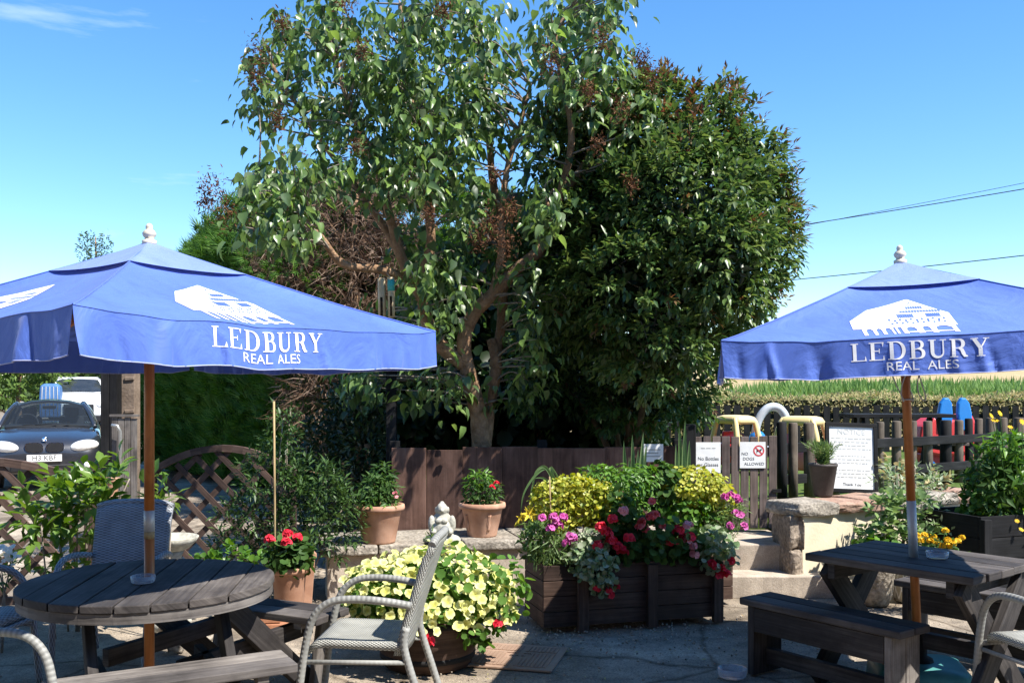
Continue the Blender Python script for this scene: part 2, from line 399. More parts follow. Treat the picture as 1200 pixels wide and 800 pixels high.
M['terra2'] = surf('terracotta_dark', (.30, .15, .09), (.48, .28, .19), .8, 5, 6, .2, 120, .2)
M['stone'] = surf('weathered_stone', (.19, .165, .135), (.46, .41, .34), .92, 6, 12, 1, 30, .12, dist=.016, speck=(38, .6, 1.15))
M['render'] = surf('cream_painted_render', (.60, .52, .37), (.76, .68, .51), .9, 3, 8, .35, 45, .15, dist=.006)
M['concrete'] = surf('concrete_slab', (.32, .265, .21), (.56, .48, .39), .9, 6, 9, .5, 70, .15, dist=.005, speck=(160, .75, 1.1))
M['brick'] = surf('red_brick', (.26, .11, .06), (.44, .21, .12), .9, 12, 8, .5, 80, .1)
M['soil'] = surf('dark_soil', (.02, .014, .01), (.06, .042, .03), .95, 20, 8, 1, 60, .1, dist=.02)
M['white'] = flat('white_board', (.8, .8, .78), .45)
M['ink'] = flat('dark_ink', (.03, .03, .035), .6)
M['greyink'] = flat('faded_grey_ink', (.38, .38, .36), .6)
M['paleink'] = flat('very_faded_ink', (.56, .56, .53), .6)
M['redink'] = flat('red_ink', (.6, .05, .06), .6)
M['glass'] = glass('clear_glass', (.93, .96, 1), .12, .7, .05, .65)
M['statue'] = surf('lichened_statue_stone', (.26, .25, .21), (.58, .56, .48), .9, 18, 9, .6, 60, .15, dist=.006)
M['wick'] = weave('grey_woven_rattan', (.16, .16, .145), (.47, .47, .43))
M['wickt'] = weave('grey_rattan_wrap', (.23, .23, .215), (.34, .34, .315), .024, .5, .5, .35)
M['wickd'] = weave('slate_woven_rattan', (.15, .16, .175), (.38, .40, .43), .05, .016)
# ------------------------------------------------------------------ the setting
def grid_mesh(xs, ys, zf):
    bm = BM(); vv = [[bm.verts.new((x, y, zf(x, y))) for x in xs] for y in ys]
    for j in range(len(ys) - 1):
        for i in range(len(xs) - 1):
            bm.faces.new((vv[j][i], vv[j][i + 1], vv[j + 1][i + 1], vv[j + 1][i])).smooth = True
    return bm
def ground_mat():
    m, n, l, b = nodes('worn_tarmac_and_grit')
    tc = n.new('ShaderNodeTexCoord')
    def noi(s, d, r=.6):
        a = n.new('ShaderNodeTexNoise'); a.inputs['Scale'].default_value = s; a.inputs['Detail'].default_value = d; a.inputs['Roughness'].default_value = r
        l.new(tc.outputs['Object'], a.inputs['Vector']); return a.outputs[0]
    big = ramp(n, [(.36, (.20, .165, .125)), (.5, (.30, .25, .195)), (.66, (.46, .39, .305))]); l.new(noi(.9, 8), big.inputs[0])
    st = ramp(n, [(.42, (.62, .62, .63)), (.56, (1, 1, 1))]); l.new(noi(3.3, 10, .7), st.inputs[0])
    vo = n.new('ShaderNodeTexVoronoi'); vo.inputs['Scale'].default_value = 130; l.new(tc.outputs['Object'], vo.inputs['Vector'])
    gr = ramp(n, [(0, (.50, .50, .50)), (.45, (.98, .98, .98)), (1, (1.3, 1.26, 1.2))]); l.new(vo.outputs['Color'], gr.inputs[0])
    m1 = n.new('ShaderNodeMixRGB'); m1.blend_type = 'MULTIPLY'; m1.inputs[0].default_value = .8
    m2 = n.new('ShaderNodeMixRGB'); m2.blend_type = 'MULTIPLY'; m2.inputs[0].default_value = 1
    l.new(big.outputs[0], m1.inputs[1]); l.new(st.outputs[0], m1.inputs[2]); l.new(m1.outputs[0], m2.inputs[1]); l.new(gr.outputs[0], m2.inputs[2])
    cr = n.new('ShaderNodeTexVoronoi'); cr.feature = 'DISTANCE_TO_EDGE'; cr.inputs['Scale'].default_value = .62
    wv = n.new('ShaderNodeMixRGB'); wv.blend_type = 'ADD'; wv.inputs[0].default_value = .22; nn = n.new('ShaderNodeTexNoise'); nn.inputs['Scale'].default_value = 2.2; nn.inputs['Detail'].default_value = 8
    l.new(tc.outputs['Object'], nn.inputs['Vector']); l.new(tc.outputs['Object'], wv.inputs[1]); l.new(nn.outputs['Color'], wv.inputs[2]); l.new(wv.outputs[0], cr.inputs['Vector'])
    ck = ramp(n, [(0, (.30, .27, .24)), (.006, (.6, .58, .55)), (.014, (1, 1, 1))]); l.new(cr.outputs['Distance'], ck.inputs[0])
    m4 = n.new('ShaderNodeMixRGB'); m4.blend_type = 'MULTIPLY'; m4.inputs[0].default_value = .75; l.new(m2.outputs[0], m4.inputs[1]); l.new(ck.outputs[0], m4.inputs[2])
    l.new(m4.outputs[0], b.inputs['Base Color']); b.inputs['Roughness'].default_value = .92; b.inputs['Specular IOR Level'].default_value = .15
    bp = n.new('ShaderNodeBump'); bp.inputs['Strength'].default_value = .6; bp.inputs['Distance'].default_value = .006
    ad = n.new('ShaderNodeMath'); ad.operation = 'ADD'; l.new(vo.outputs['Distance'], ad.inputs[0]); l.new(noi(25, 6), ad.inputs[1])
    l.new(ad.outputs[0], bp.inputs['Height']); l.new(bp.outputs[0], b.inputs['Normal'])
    return m
M['ground'] = ground_mat()
def span(a, b, n): return [a + (b - a) * i / n for i in range(n + 1)]
gx = [-900, -300, -100, -50] + span(-20, 20, 80) + [50, 100, 300, 900]
gy = [-300, -60, -20, -8] + span(-4, 26, 60) + [35, 60, 120, 300, 1200]
def gz(x, y):
    if y < 2 or y > 26 or abs(x) > 20: return 0.0
    return 0.012 * noise.noise(Vector((x * .9, y * .9, 0)))  # slight unevenness
struct(obj('ground', grid_mesh(gx, gy, lambda x, y: gz(x, y) - .012), M['ground']))

# raised play lawn, soil bed behind the low wall, field beyond
M['lawn'] = surf('mown_lawn', (.05, .10, .02), (.14, .19, .05), .9, 3, 9, .8, 200, .1, dist=.01, speck=(90, .6, 1.2))
M['field'] = surf('dry_ripening_field', (.36, .27, .14), (.46, .36, .20), .95, .08, 8, .4, 3, .1, dist=.1, speck=(1.2, .8, 1.1))
LZ = .60
bm = BM(); prism(bm, [(1.45, 9.06), (2.46, 9.06), (2.55, 8.5), (4.4, 9.4), (7.5, 10.6), (16, 12), (16, 17.2), (1.45, 17.2)], .02, LZ)
struct(obj('lawn', bm, M['lawn']))
bm = BM(); prism(bm, [(-1.42, 7.95), (.62, 8.42), (1.40, 8.6), (1.40, 12.6), (-1.42, 12.6)], .0, .40)
struct(obj('soil', bm, M['soil']))
def fz(x, y):
    t = max(0, y - 17.25)
    e = min(1, max(0, (x - 1.0) / 6.0))
    return e * (LZ + t * .021 + .25 * (1 - math.exp(-t / 20))) + (1 - e) * -.05 + .06 * noise.noise(Vector((x * .1, y * .1, 3)))
struct(obj('field', grid_mesh([1, 1.5, 2.2, 3, 4, 5.5, 7] + span(9, 60, 17) + [90, 150, 260, 500], span(17.25, 60, 20) + span(70, 420, 22), fz), M['field']))

# ---- stone steps up to the gate
st = thing('stone_steps', 'two worn concrete steps rising to the boarded gate', 'steps', (1.9, 8.1, 0))
def slab(bm, x0, x1, y0, y1, z0, z1, n=7, j=.008):
    pts = [(x0, y0)]
    for i in range(1, n): pts.append((x0 + (x1 - x0) * i / n, y0 + random.uniform(-j, j)))
    pts += [(x1, y0), (x1, y1), (x0, y1)]
    prism(bm, pts, z0, z1)
bm = BM(); slab(bm, 1.56, 2.62, 7.88, 8.30, -.02, .165); obj('lower_step', bm, M['concrete'], st, bevel=.012, world=True)
bm = BM(); slab(bm, 1.56, 2.36, 8.16, 9.02, -.02, .375); obj('upper_step', bm, M['concrete'], st, bevel=.012, world=True)

# ---- low stone wall with capping slabs, in front of the lilac bed
rw = thing('retaining_wall', 'low rendered wall with stone capping carrying the terracotta pots', 'wall', (-.4, 7.9, 0))
A, B = Vector((-1.46, 7.76, 0)), Vector((1.42, 8.48, 0))
dv = (B - A).normalized(); nv = Vector((dv.y, -dv.x, 0))
bm = BM(); board(bm, A + Vector((0, 0, .165)) - nv * .14, B + Vector((0, 0, .165)) - nv * .14, .26, .36); obj('wall_face', bm, M['concrete'], rw, bevel=.012, world=True)
bm = BM(); t = -.05
while t < 2.95:
    L = random.uniform(.42, .7); e = min(2.98, t + L)
    board(bm, A + dv * t + Vector((0, 0, .384 + random.uniform(-.004, .004))) - nv * .36, A + dv * (e - .012) + Vector((0, 0, .384 + random.uniform(-.004, .004))) - nv * .36, .80 + random.uniform(-.02, .02), .075)
    t = e
obj('capping', bm, M['stone'], rw, bevel=.014, world=True)

# ---- cream wall with rough stone coping, holding up the play lawn
cw = thing('garden_wall', 'cream rendered wall topped with rough red and grey stones beside the steps', 'wall', (2.9, 8.3, 0))
A2, B2 = Vector((2.36, 7.98, 0)), Vector((5.6, 9.66, 0)); d2 = (B2 - A2).normalized(); n2 = Vector((d2.y, -d2.x, 0))
bm = BM(); board(bm, A2 + Vector((0, 0, .31)) - n2 * .16, B2 + Vector((0, 0, .31)) - n2 * .16, .30, .66); obj('rendered_face', bm, M['render'], cw, bevel=.02, world=True)
def rough_stone(bm, c, s, rz, seed, sub=3):
    d = bmesh.ops.create_cube(bm, size=1.0); vs_ = d['verts']
    es = list({e for v in vs_ for e in v.link_edges})
    r = bmesh.ops.subdivide_edges(bm, edges=es, cuts=sub, use_grid_fill=True)
    allv = list({v for f in bm.faces for v in f.verts if v.tag is False})
    R = Matrix.Rotation(rz, 3, 'Z'); c = Vector(c)
    for v in allv:
        if v.tag: continue
        p = v.co.copy(); q = p.normalized() * .62
        p = p.lerp(q, .10)
        p = Vector((p.x * s[0], p.y * s[1], p.z * s[2]))
        p += Vector((noise.noise(p * 9 + Vector((seed, 0, 0))), noise.noise(p * 9 + Vector((0, seed, 5))), noise.noise(p * 9 + Vector((7, 0, seed))))) * .04 + Vector((0, 0, .012 * noise.noise(p * 26 + Vector((seed, 1, 0)))))
        v.co = R @ p + c; v.tag = True
a2 = atan2(d2.y, d2.x)
M['redstone'] = surf('red_sandstone', (.26, .15, .11), (.42, .30, .23), .9, 10, 9, .8, 40, .1, dist=.01)
def cut_stone(bm, c, s, rz, seed, zj=.01):
    """split stone: irregular outline, flat broken faces"""
    rs = random.Random(seed); c = Vector(c); R = Matrix.Rotation(rz, 3, 'Z'); out = []
    base = [(-.5, -.5), (-.2, -.53), (.15, -.5), (.5, -.5), (.52, -.1), (.5, .5), (0, .5), (-.5, .5), (-.52, .1)]
    base = [(x + rs.uniform(-.035, .035), y + rs.uniform(-.06, .04)) for x, y in base]
    rings = []
    for zz, k in ((-.5, .97), (-.12, 1.03), (.2, 1.0), (.5, .93)):
        rings.append([bm.verts.new(c + R @ Vector(((x * k + rs.uniform(-.012, .012)) * s[0], (y * k + rs.uniform(-.03, .03)) * s[1], zz * s[2] + rs.uniform(-zj, zj)))) for x, y in base])
    n = len(base)
    for a_, b_ in zip(rings, rings[1:]):
        for i in range(n): bm.faces.new((a_[i], a_[(i + 1) % n], b_[(i + 1) % n], b_[i]))
    bm.faces.new(list(reversed(rings[0])))
    ctr = bm.verts.new(c + Vector((0, 0, s[2] * .5 + zj)))
    for i in range(n): bm.faces.new((rings[-1][i], rings[-1][(i + 1) % n], ctr))
bm = BM(); bm2 = BM(); t = -.06; k = 0
while t < 3.3:
    L = random.uniform(.22, .46) if k else .44
    cut_stone(bm2 if k in (1, 2, 5) else bm, A2 + d2 * (t + L / 2) + Vector((0, 0, .685 + random.uniform(-.008, .008))) - n2 * .17, (L * .985, .42, random.uniform(.085, .11)), a2, k * 3 + 5)
    t += L; k += 1
obj('grey_coping', bm, M['stone'], cw, bevel=.012, world=True); obj('red_coping', bm2, M['redstone'], cw, bevel=.012, world=True)
bm = BM(); z = 0.0
for i, h_ in enumerate((.36, .27)):
    cut_stone(bm, Vector((2.285 + .008 * i, 8.17, z + h_ / 2)), (.125, .40, h_ * .985), .12, 70 + i, .02); z += h_
M['brownstone'] = surf('brown_rough_stone', (.17, .135, .105), (.40, .33, .26), .95, 9, 11, 1, 30, .1, dist=.016, speck=(40, .6, 1.15))
obj('quoin', bm, M['brownstone'], cw, bevel=.014, world=True)

# ---- brown board fence behind the pots
pf = thing('board_fence', 'brown stained board fence behind the terracotta pots and lilac', 'fence', (.2, 8.75, .4))
fa, fb = Vector((-1.07, 8.72, 0)), Vector((1.60, 8.98, 0)); fd = (fb - fa).normalized(); t = 0.0
bm = BM()
while t < 2.66:
    w = random.uniform(.30, .36); p = fa + fd * (t + w / 2)
    board(bm, p + Vector((0, 0, .40)), p + Vector((0, random.uniform(-.006, .006), 1.13 + random.uniform(-.012, .02))), w - .0015, .022, up=(0, 1, 0)); t += w
obj('panel', bm, M['panel'], pf, bevel=.003, world=True)
bm = BM(); board(bm, fa + Vector((0, .035, .55)), fb + Vector((0, .035, .55)), .045, .07); board(bm, fa + Vector((0, .035, 1.02)), fb + Vector((0, .035, 1.02)), .045, .07)
obj('rail', bm, M['panel'], pf, world=True)
for x in (0.02, 1.35, 2.62):
    p = fa + fd * x; bm = BM(); board(bm, p + Vector((0, .10, .2)), p + Vector((0, .10, 1.2)), .09, .09, up=(0, 1, 0)); obj('post', bm, M['black'], pf, bevel=.004, world=True)
pt = P(459, 480, 8.95)
bm = BM(); board(bm, (pt.x, pt.y, .3), (pt.x, pt.y, 1.95), .09, .09, up=(0, 1, 0)); tag(obj('fence_post', bm, M['black'], bevel=.004), 'tall dark post standing among leaves left of the lilac trunk', 'post')

# ---- unseen pub added behind the viewer to block sky light and deepen shadows
pub = thing('sky_blocker_pub', 'unseen brick pub with slate roof, added behind the viewer to block sky light', 'building', (0, -1.8, 0))
def brickwork():
    m, n, l, b = nodes('pub_brickwork'); tc = n.new('ShaderNodeTexCoord'); mp = n.new('ShaderNodeMapping'); mp.inputs['Rotation'].default_value = (pi / 2, 0, 0)
    br = n.new('ShaderNodeTexBrick'); br.inputs['Scale'].default_value = 4.4; br.inputs['Color1'].default_value = (.20, .085, .05, 1); br.inputs['Color2'].default_value = (.28, .13, .08, 1); br.inputs['Mortar'].default_value = (.3, .27, .22, 1)
    l.new(tc.outputs['Object'], mp.inputs[0]); l.new(mp.outputs[0], br.inputs[0]); l.new(br.outputs[0], b.inputs['Base Color']); b.inputs['Roughness'].default_value = .9; return m
M['pubbrick'] = brickwork(); M['slate'] = surf('roof_slate', (.05, .05, .06), (.11, .11, .13), .7, 3, 7, .4, 20)
bm = BM(); board(bm, (-11, -3.8, 2.9), (9, -3.8, 2.9), 4.0, 5.8); obj('wall', bm, M['pubbrick'], pub, world=True)
bm = BM(); board(bm, (-11.3, -2.75, 6.75), (9.3, -2.75, 6.75), 3.0, .14, up=(0, .62, 1)); board(bm, (-11.3, -4.95, 6.75), (9.3, -4.95, 6.75), 3.0, .14, up=(0, -.62, 1)); obj('roof', bm, M['slate'], pub, world=True)
for x in (-8, -4.2, 3.4, 6.6):
    for z in (1.5, 4.3):
        bm = BM()
        board(bm, (x - .6, -1.79, z - .65), (x + .6, -1.79, z - .65), .06, .08); board(bm, (x - .6, -1.79, z + .65), (x + .6, -1.79, z + .65), .06, .08)
        for sx in (-.6, 0, .6): board(bm, (x + sx, -1.785, z - .61), (x + sx, -1.785, z + .61), .06, .05, up=(0, 1, 0))
        w_ = obj('window', bm, M['white'], pub, world=True)
        bm = BM(); board(bm, (x - .57, -1.792, z), (x + .57, -1.792, z), .012, 1.2); obj('pane', bm, surf('dark_window_glass', (.02, .025, .03), (.03, .035, .04), .06, 2, 2, 0, 10, .6) if 'pane' not in M else M['pane'], w_, world=True)
bm = BM(); board(bm, (-.5, -1.785, 1.05), (.5, -1.785, 1.05), .05, 2.1); obj('door', bm, M['panel'], pub, world=True)

# ---- text helpers
def text2d(s, size=1.0, cuts=0):
    cu = bpy.data.curves.new('t', 'FONT'); cu.body = s; cu.size = size; cu.align_x = 'CENTER'; cu.align_y = 'CENTER'; cu.resolution_u = 4
    o = bpy.data.objects.new('t', cu); COL.objects.link(o)
    dg = bpy.context.evaluated_depsgraph_get(); me = o.evaluated_get(dg).to_mesh()
    V = [(v.co.x, v.co.y) for v in me.vertices]; Fc = [tuple(p.vertices) for p in me.polygons]
    o.evaluated_get(dg).to_mesh_clear(); bpy.data.objects.remove(o); bpy.data.curves.remove(cu)
    return V, Fc
def put2d(bm, VF, f, mi=0):
    vs_ = [bm.verts.new(f(x, y)) for x, y in VF[0]]
    for q in VF[1]:
        try: bm.faces.new([vs_[i] for i in q]).material_index = mi
        except ValueError: pass
# serif capitals as strips in unit cap height, bold-and-thin style
def seg_strip(pts, ws, n=1):
    """strip along pts with half widths ws"""
    V, Fc = [], []
    for i, (x, y) in enumerate(pts):
        a = pts[max(0, i - 1)]; b = pts[min(len(pts) - 1, i + 1)]
        dx, dy = b[0] - a[0], b[1] - a[1]; L = math.hypot(dx, dy) or 1
        w = ws[i] if isinstance(ws, (list, tuple)) else ws
        V += [(x - dy / L * w, y + dx / L * w), (x + dy / L * w, y - dx / L * w)]
    for i in range(len(pts) - 1): Fc.append((2 * i, 2 * i + 1, 2 * i + 3, 2 * i + 2))
    return V, Fc
def line(x0, y0, x1, y1, w, n=4): return seg_strip([(x0 + (x1 - x0) * i / n, y0 + (y1 - y0) * i / n) for i in range(n + 1)], w)
def bowl(x, yc, rx, ry, wt, wn):
    """right-hand bowl: thin at top/bottom, thick at the right"""
    P_, w_ = [], []
    for i in range(15):
        a = pi / 2 - pi * i / 14; w = wn + (wt - wn) * max(0, cos(a)) ** 1.2
        P_.append((x + (rx - w) * cos(a), yc + (ry - wn) * sin(a))); w_.append(w)
    return seg_strip(P_, w_)
TK, TN = .094, .024
def stem(x): return [line(x, 0, x, 1, TK, 6), line(x - .2, TN, x + .2, TN, TN, 2), line(x - .2, 1 - TN, x + .2, 1 - TN, TN, 2)]
LET = {
 'L': (.82, lambda: stem(.2) + [line(.2, TN, .78, TN, TN), seg_strip([(.76, .0), (.76, .26)], [.06, .008])]),
 'E': (.86, lambda: stem(.2) + [line(.2, TN, .8, TN, TN), line(.2, 1 - TN, .76, 1 - TN, TN), line(.2, .52, .55, .52, TN), seg_strip([(.78, 0), (.78, .26)], [.06, .008]), seg_strip([(.74, 1), (.74, .76)], [.055, .008]), line(.55, .4, .55, .64, .02, 2)]),
 'D': (.98, lambda: stem(.2) + [line(.2, TN, .42, TN, TN), line(.2, 1 - TN, .42, 1 - TN, TN), bowl(.4, .5, .53, .5, TK, TN)]),
 'B': (.86, lambda: stem(.2) + [line(.2, TN, .45, TN, TN), line(.2, .53, .45, .53, TN), line(.2, 1 - TN, .45, 1 - TN, TN), bowl(.42, .765, .34, .235, TK * .9, TN), bowl(.42, .28, .40, .28, TK, TN)]),
 'U': (.96, lambda: [line(.2, .3, .2, 1, TK, 4), line(0, 1 - TN, .4, 1 - TN, TN, 2), line(.76, .3, .76, 1, .035, 4), line(.6, 1 - TN, .92, 1 - TN, TN, 2),
                     seg_strip([(.48 + .28 * cos(a) - (.0 if a < 1.57 else 0), .31 + .275 * sin(a)) for a in [pi + pi * i / 10 for i in range(11)]], [TK - (TK - .035) * min(1, i / 9) for i in range(11)])]),
 'R': (.94, lambda: stem(.2) + [line(.2, 1 - TN, .45, 1 - TN, TN), line(.2, .5, .45, .5, TN), bowl(.42, .74, .36, .26, TK, TN), seg_strip([(.46, .5), (.6, .42), (.68, .2), (.75, .06), (.9, .04)], [.05, .09, .1, .08, .03])]),
 'Y': (.92, lambda: [line(.17, .97, .47, .46, .095), line(.8, .97, .48, .46, .032), line(.47, 0, .47, .48, TK, 3), line(.27, TN, .67, TN, TN, 2), line(0, 1 - TN, .38, 1 - TN, TN, 2), line(.64, 1 - TN, .95, 1 - TN, TN, 2)]),
}
def serif_word(s, gap=.13):
    out, x = [], 0
    for ch in s:
        w, fn = LET[ch]
        for V, Fc in fn(): out.append(([(a + x, b) for a, b in V], Fc))
        x += w + gap
    return out, x - gap

# ---- gate with its two notices
gt = thing('garden_gate', 'grey brown boarded gate with two white notices at the top of the steps', 'gate', P(863, 622, 8.85))
gx0, gx1, gyy, gzt, gzb = P(812, 500, 8.85).x, P(911, 500, 8.85).x, 8.85, EYE - 56 / FPX * 8.85, EYE - 165 / FPX * 8.85
nb = 9; bw = (gx1 - gx0) / nb
bm = BM()
for i in range(nb):
    x = gx0 + bw * (i + .5); dz = random.uniform(-.006, .006)
    board(bm, (x, gyy, gzb + (.0 if i < 6 else .012)), (x, gyy, gzt + dz), bw - random.uniform(.010, .018), .02, up=(0, 1, 0))
obj('boards', bm, M['gate'], gt, bevel=.003, world=True)
bm = BM()
for z in (gzb + .14, gzt - .14): board(bm, (gx0, gyy + .033, z), (gx1, gyy + .033, z), .04, .08)
obj('ledge', bm, M['gate'], gt, world=True)
def notice(name, par, c, w, h, draw, yaw=0.0, tilt=0.0, th=.006, label=None):
    """a flat printed board standing at c (centre), facing the viewer side (-y)"""
    bm = BM(); Rm = Matrix.Rotation(yaw, 4, 'Z') @ Matrix.Rotation(tilt, 4, 'X'); T = Matrix.Translation(Vector(c)) @ Rm
    board(bm, T @ Vector((-w / 2, 0, 0)), T @ Vector((w / 2, 0, 0)), th, h, up=T.to_3x3() @ Vector((0, 0, 1)))
    o = obj(name, bm, M['white'], par, bevel=.001, world=par is not None)
    bm = BM(); draw(bm, lambda x, y, k=0: T @ Vector((x, -th / 2 - .0012 - k * .0004, y)))
    ob = obj('lettering', bm, [M['ink'], M['greyink'], M['redink']], o, world=True)
    return o
def dashes(bm, f, wd, hh, seed):
    """a line of print too small to read in the photo: word-long strokes"""
    r_ = random.Random(seed); x = -wd / 2
    while x < wd / 2:
        L = min(r_.uniform(.012, .05), wd / 2 - x)
        if L > .004: put2d(bm, line(x, 0, x + L, 0, hh / 2, 1), f, 1)
        x += L + .010
def d_bottles(bm, f):
    dashes(bm, lambda x, y: f(x, y + .085), .13, .008, 5)
    put2d(bm, text2d('No Bottles', .045), lambda x, y: f(x * .95, y - .01), 0)
    put2d(bm, text2d('or Glasses', .045), lambda x, y: f(x * .95, y - .065), 0)
def ring2d(r, w, n=28): return seg_strip([(r * cos(2 * pi * i / n), r * sin(2 * pi * i / n)) for i in range(n + 1)], w)
def d_dogs(bm, f):
    for i, s in enumerate(('NO', 'DOGS', 'ALLOWED')): put2d(bm, text2d(s, .038), lambda x, y, i=i, s=s: f(x - .105 + .017 * len(s), y + .01 - .045 * i), 1 if i < 0 else 0)
    put2d(bm, ring2d(.044, .006), lambda x, y: f(x + .055, y + .04, 1), 2)
    put2d(bm, line(-.03, .03, .03, -.03, .005), lambda x, y: f(x + .055, y + .04, 2), 2)
    put2d(bm, line(-.02, .0, .018, .0, .008), lambda x, y: f(x + .055, y + .04), 0)
    for q in ((-.017, -.02), (.014, -.02)): put2d(bm, line(q[0], 0, q[0], -.022, .003), lambda x, y: f(x + .055, y + .04), 0)
    put2d(bm, line(.014, .0, .024, .016, .006), lambda x, y: f(x + .055, y + .04, .5), 0)
s1 = P(830, 536, 8.83); s2 = P(882, 533, 8.83)
def d_none(bm, f): pass
notice('notice_sign', gt, (s1.x, 8.832, s1.z), .222, .275, d_bottles)
notice('notice_sign', gt, (s2.x, 8.832, s2.z), .232, .235, d_dogs)
bm = BM(); board(bm, (gx1 - .05, gyy - .02, gzb + .35), (gx1 + .03, gyy - .02, gzb + .35), .012, .03); obj('latch', bm, M['black'], gt, world=True)
gp = P(808, 560, 8.86)
bm = BM(); board(bm, (gp.x, gp.y, .36), (gp.x, gp.y, EYE - 42 / FPX * 8.86), .10, .10, up=(0, 1, 0)); tag(obj('gate_post', bm, M['black'], bevel=.006), 'square black post on the hinge side of the boarded gate', 'post')

def d_small(bm, f):
    for i in range(3): put2d(bm, line(-.07, .03 - .03 * i, .07 - .02 * (i % 2), .03 - .03 * i, .005), lambda x, y: f(x, y), 1)
s3 = P(766, 531, 8.80)
o = notice('small_sign', None, (s3.x, 8.86, s3.z), .19, .16, d_small)
tag(o, 'small white sign on the dark fence behind the sword leaves', 'sign')

# ---- log fence round the play lawn
lf = thing('log_fence', 'fence of round weathered log posts around the play lawn', 'fence', (3.5, 10.0, LZ))
def logpost(px, d, w, yt, m, zb=LZ - .05):
    p = P(px, yt, d); r = w / 2 / FPX * d; bm = BM()
    L = Vector((random.uniform(-.012, .012), 0, 0))
    tube(bm, [(p.x, d, zb), Vector((p.x, d, zb + .4)) + L * .5, Vector((p.x, d, p.z - .012)) + L, Vector((p.x, d, p.z)) + L], [r * 1.03, r, r * .97, r * .8], 14)
    obj('post', bm, m, lf, world=True)
def fdep(px): return 9.25 + (px - 917) / (1130 - 917) * 2.0
for px, w, yt, k in ((917, 12, 494, 'black'), (929.5, 11, 495, 'log'), (949, 13, 495, 'log'), (978, 12, 496, 'log'), (1003, 12, 496, 'log'), (1031, 9.5, 494, 'log'), (1050, 11, 493, 'log'), (1069, 9, 493, 'log'), (1088, 10.5, 493, 'log'),
                     (1108, 13, 492, 'black'), (1123.5, 10, 492, 'log'), (1136, 9, 490, 'black'), (1146, 9, 490, 'log'), (1160, 11, 489, 'log'), (1176, 10, 489, 'log'), (1193, 11, 489, 'log'), (1212, 11, 489, 'log')):
    logpost(px, fdep(px) + (.0 if k == 'log' else .02), w, yt, M[k])
for z in (.80, 1.10):
    bm = BM(); a = P(912, 500, fdep(912) + .09); b = P(1225, 500, fdep(1225) + .09)
    board(bm, (a.x, a.y, z), (b.x, b.y, z), .04, .09); obj('rail', bm, M['black'], lf, bevel=.003, world=True)

# ---- framed notice board
nbo = thing('notice_board', 'black framed white notice board leaning before the log fence', 'notice board', P(999, 578, 8.85))
TL, BR, dn = P(968, 495, 8.98), P(1029, 578, 8.86), 8.9
cx = (TL.x + BR.x) / 2; w = .475; zt, zb = TL.z, BR.z; h = zt - zb; lean = radians(-9)
Tn = Matrix.Translation((cx, 8.93, (zt + zb) / 2)) @ Matrix.Rotation(radians(2), 4, 'Y') @ Matrix.Rotation(lean, 4, 'X')
def tb(bm, a, b, ww, t): board(bm, Tn @ Vector(a), Tn @ Vector(b), ww, t, up=Tn.to_3x3() @ Vector((0, -1, 0)))
bm = BM(); f_ = .035
for a, b in (((-w / 2, 0, h / 2 - f_ / 2), (w / 2, 0, h / 2 - f_ / 2)), ((-w / 2, 0, -h / 2 + f_ / 2), (w / 2, 0, -h / 2 + f_ / 2))): tb(bm, a, b, f_, .035)
for s in (-1, 1): tb(bm, (s * (w / 2 - f_ / 2), 0, -h / 2 + f_), (s * (w / 2 - f_ / 2), 0, h / 2 - f_), f_, .034)
obj('frame', bm, M['black'], nbo, bevel=.004, world=True)
bm = BM(); tb(bm, (0, .004, -h / 2 + .01), (0, .004, h / 2 - .01), w - .03, .012)
pn = obj('board', bm, M['white'], nbo, world=True)
bm = BM(); ff = lambda x, y: Tn @ Vector((x, -.0045, y))
put2d(bm, text2d('NOTICE', .07), lambda x, y: ff(x, y + h / 2 - .085), 1)
for i in range(12):
    if i in (4, 8): continue
    dashes(bm, lambda x, y, i=i: ff(x, y + h / 2 - .14 - i * .032), .36 - .05 * ((i * 7) % 3), .011, 40 + i)
put2d(bm, text2d('Thank You', .038), lambda x, y: ff(x, y - h / 2 + .075), 0)
obj('lettering', bm, [M['ink'], M['paleink']], pn, world=True)
bm = BM()
for s in (-1, 1): tube(bm, [Tn @ Vector((s * .17, .02, .1)), (cx + s * .17, 9.16, LZ + .06)], .012)
obj('strut', bm, M['black'], nbo, world=True)

# ---- black picket fence at the back of the play lawn
pk = thing('picket_fence', 'long black picket fence along the back of the play lawn', 'fence', (6, 16.6, LZ))
x = 2.3; n_p = 0
while x < 11.6:
    bm = BM(); dz = random.uniform(-.02, .02)
    board(bm, (x, 16.6, LZ - .02), (x + random.uniform(-.01, .01), 16.6, 1.37 + dz), .105, .022, up=(0, 1, 0)); obj('picket', bm, M['black'], pk, world=True)
    x += .168; n_p += 1
for z in (.80, 1.20):
    bm = BM(); board(bm, (2.2, 16.64, z), (11.7, 16.64, z), .04, .085); obj('rail', bm, M['black'], pk, world=True)
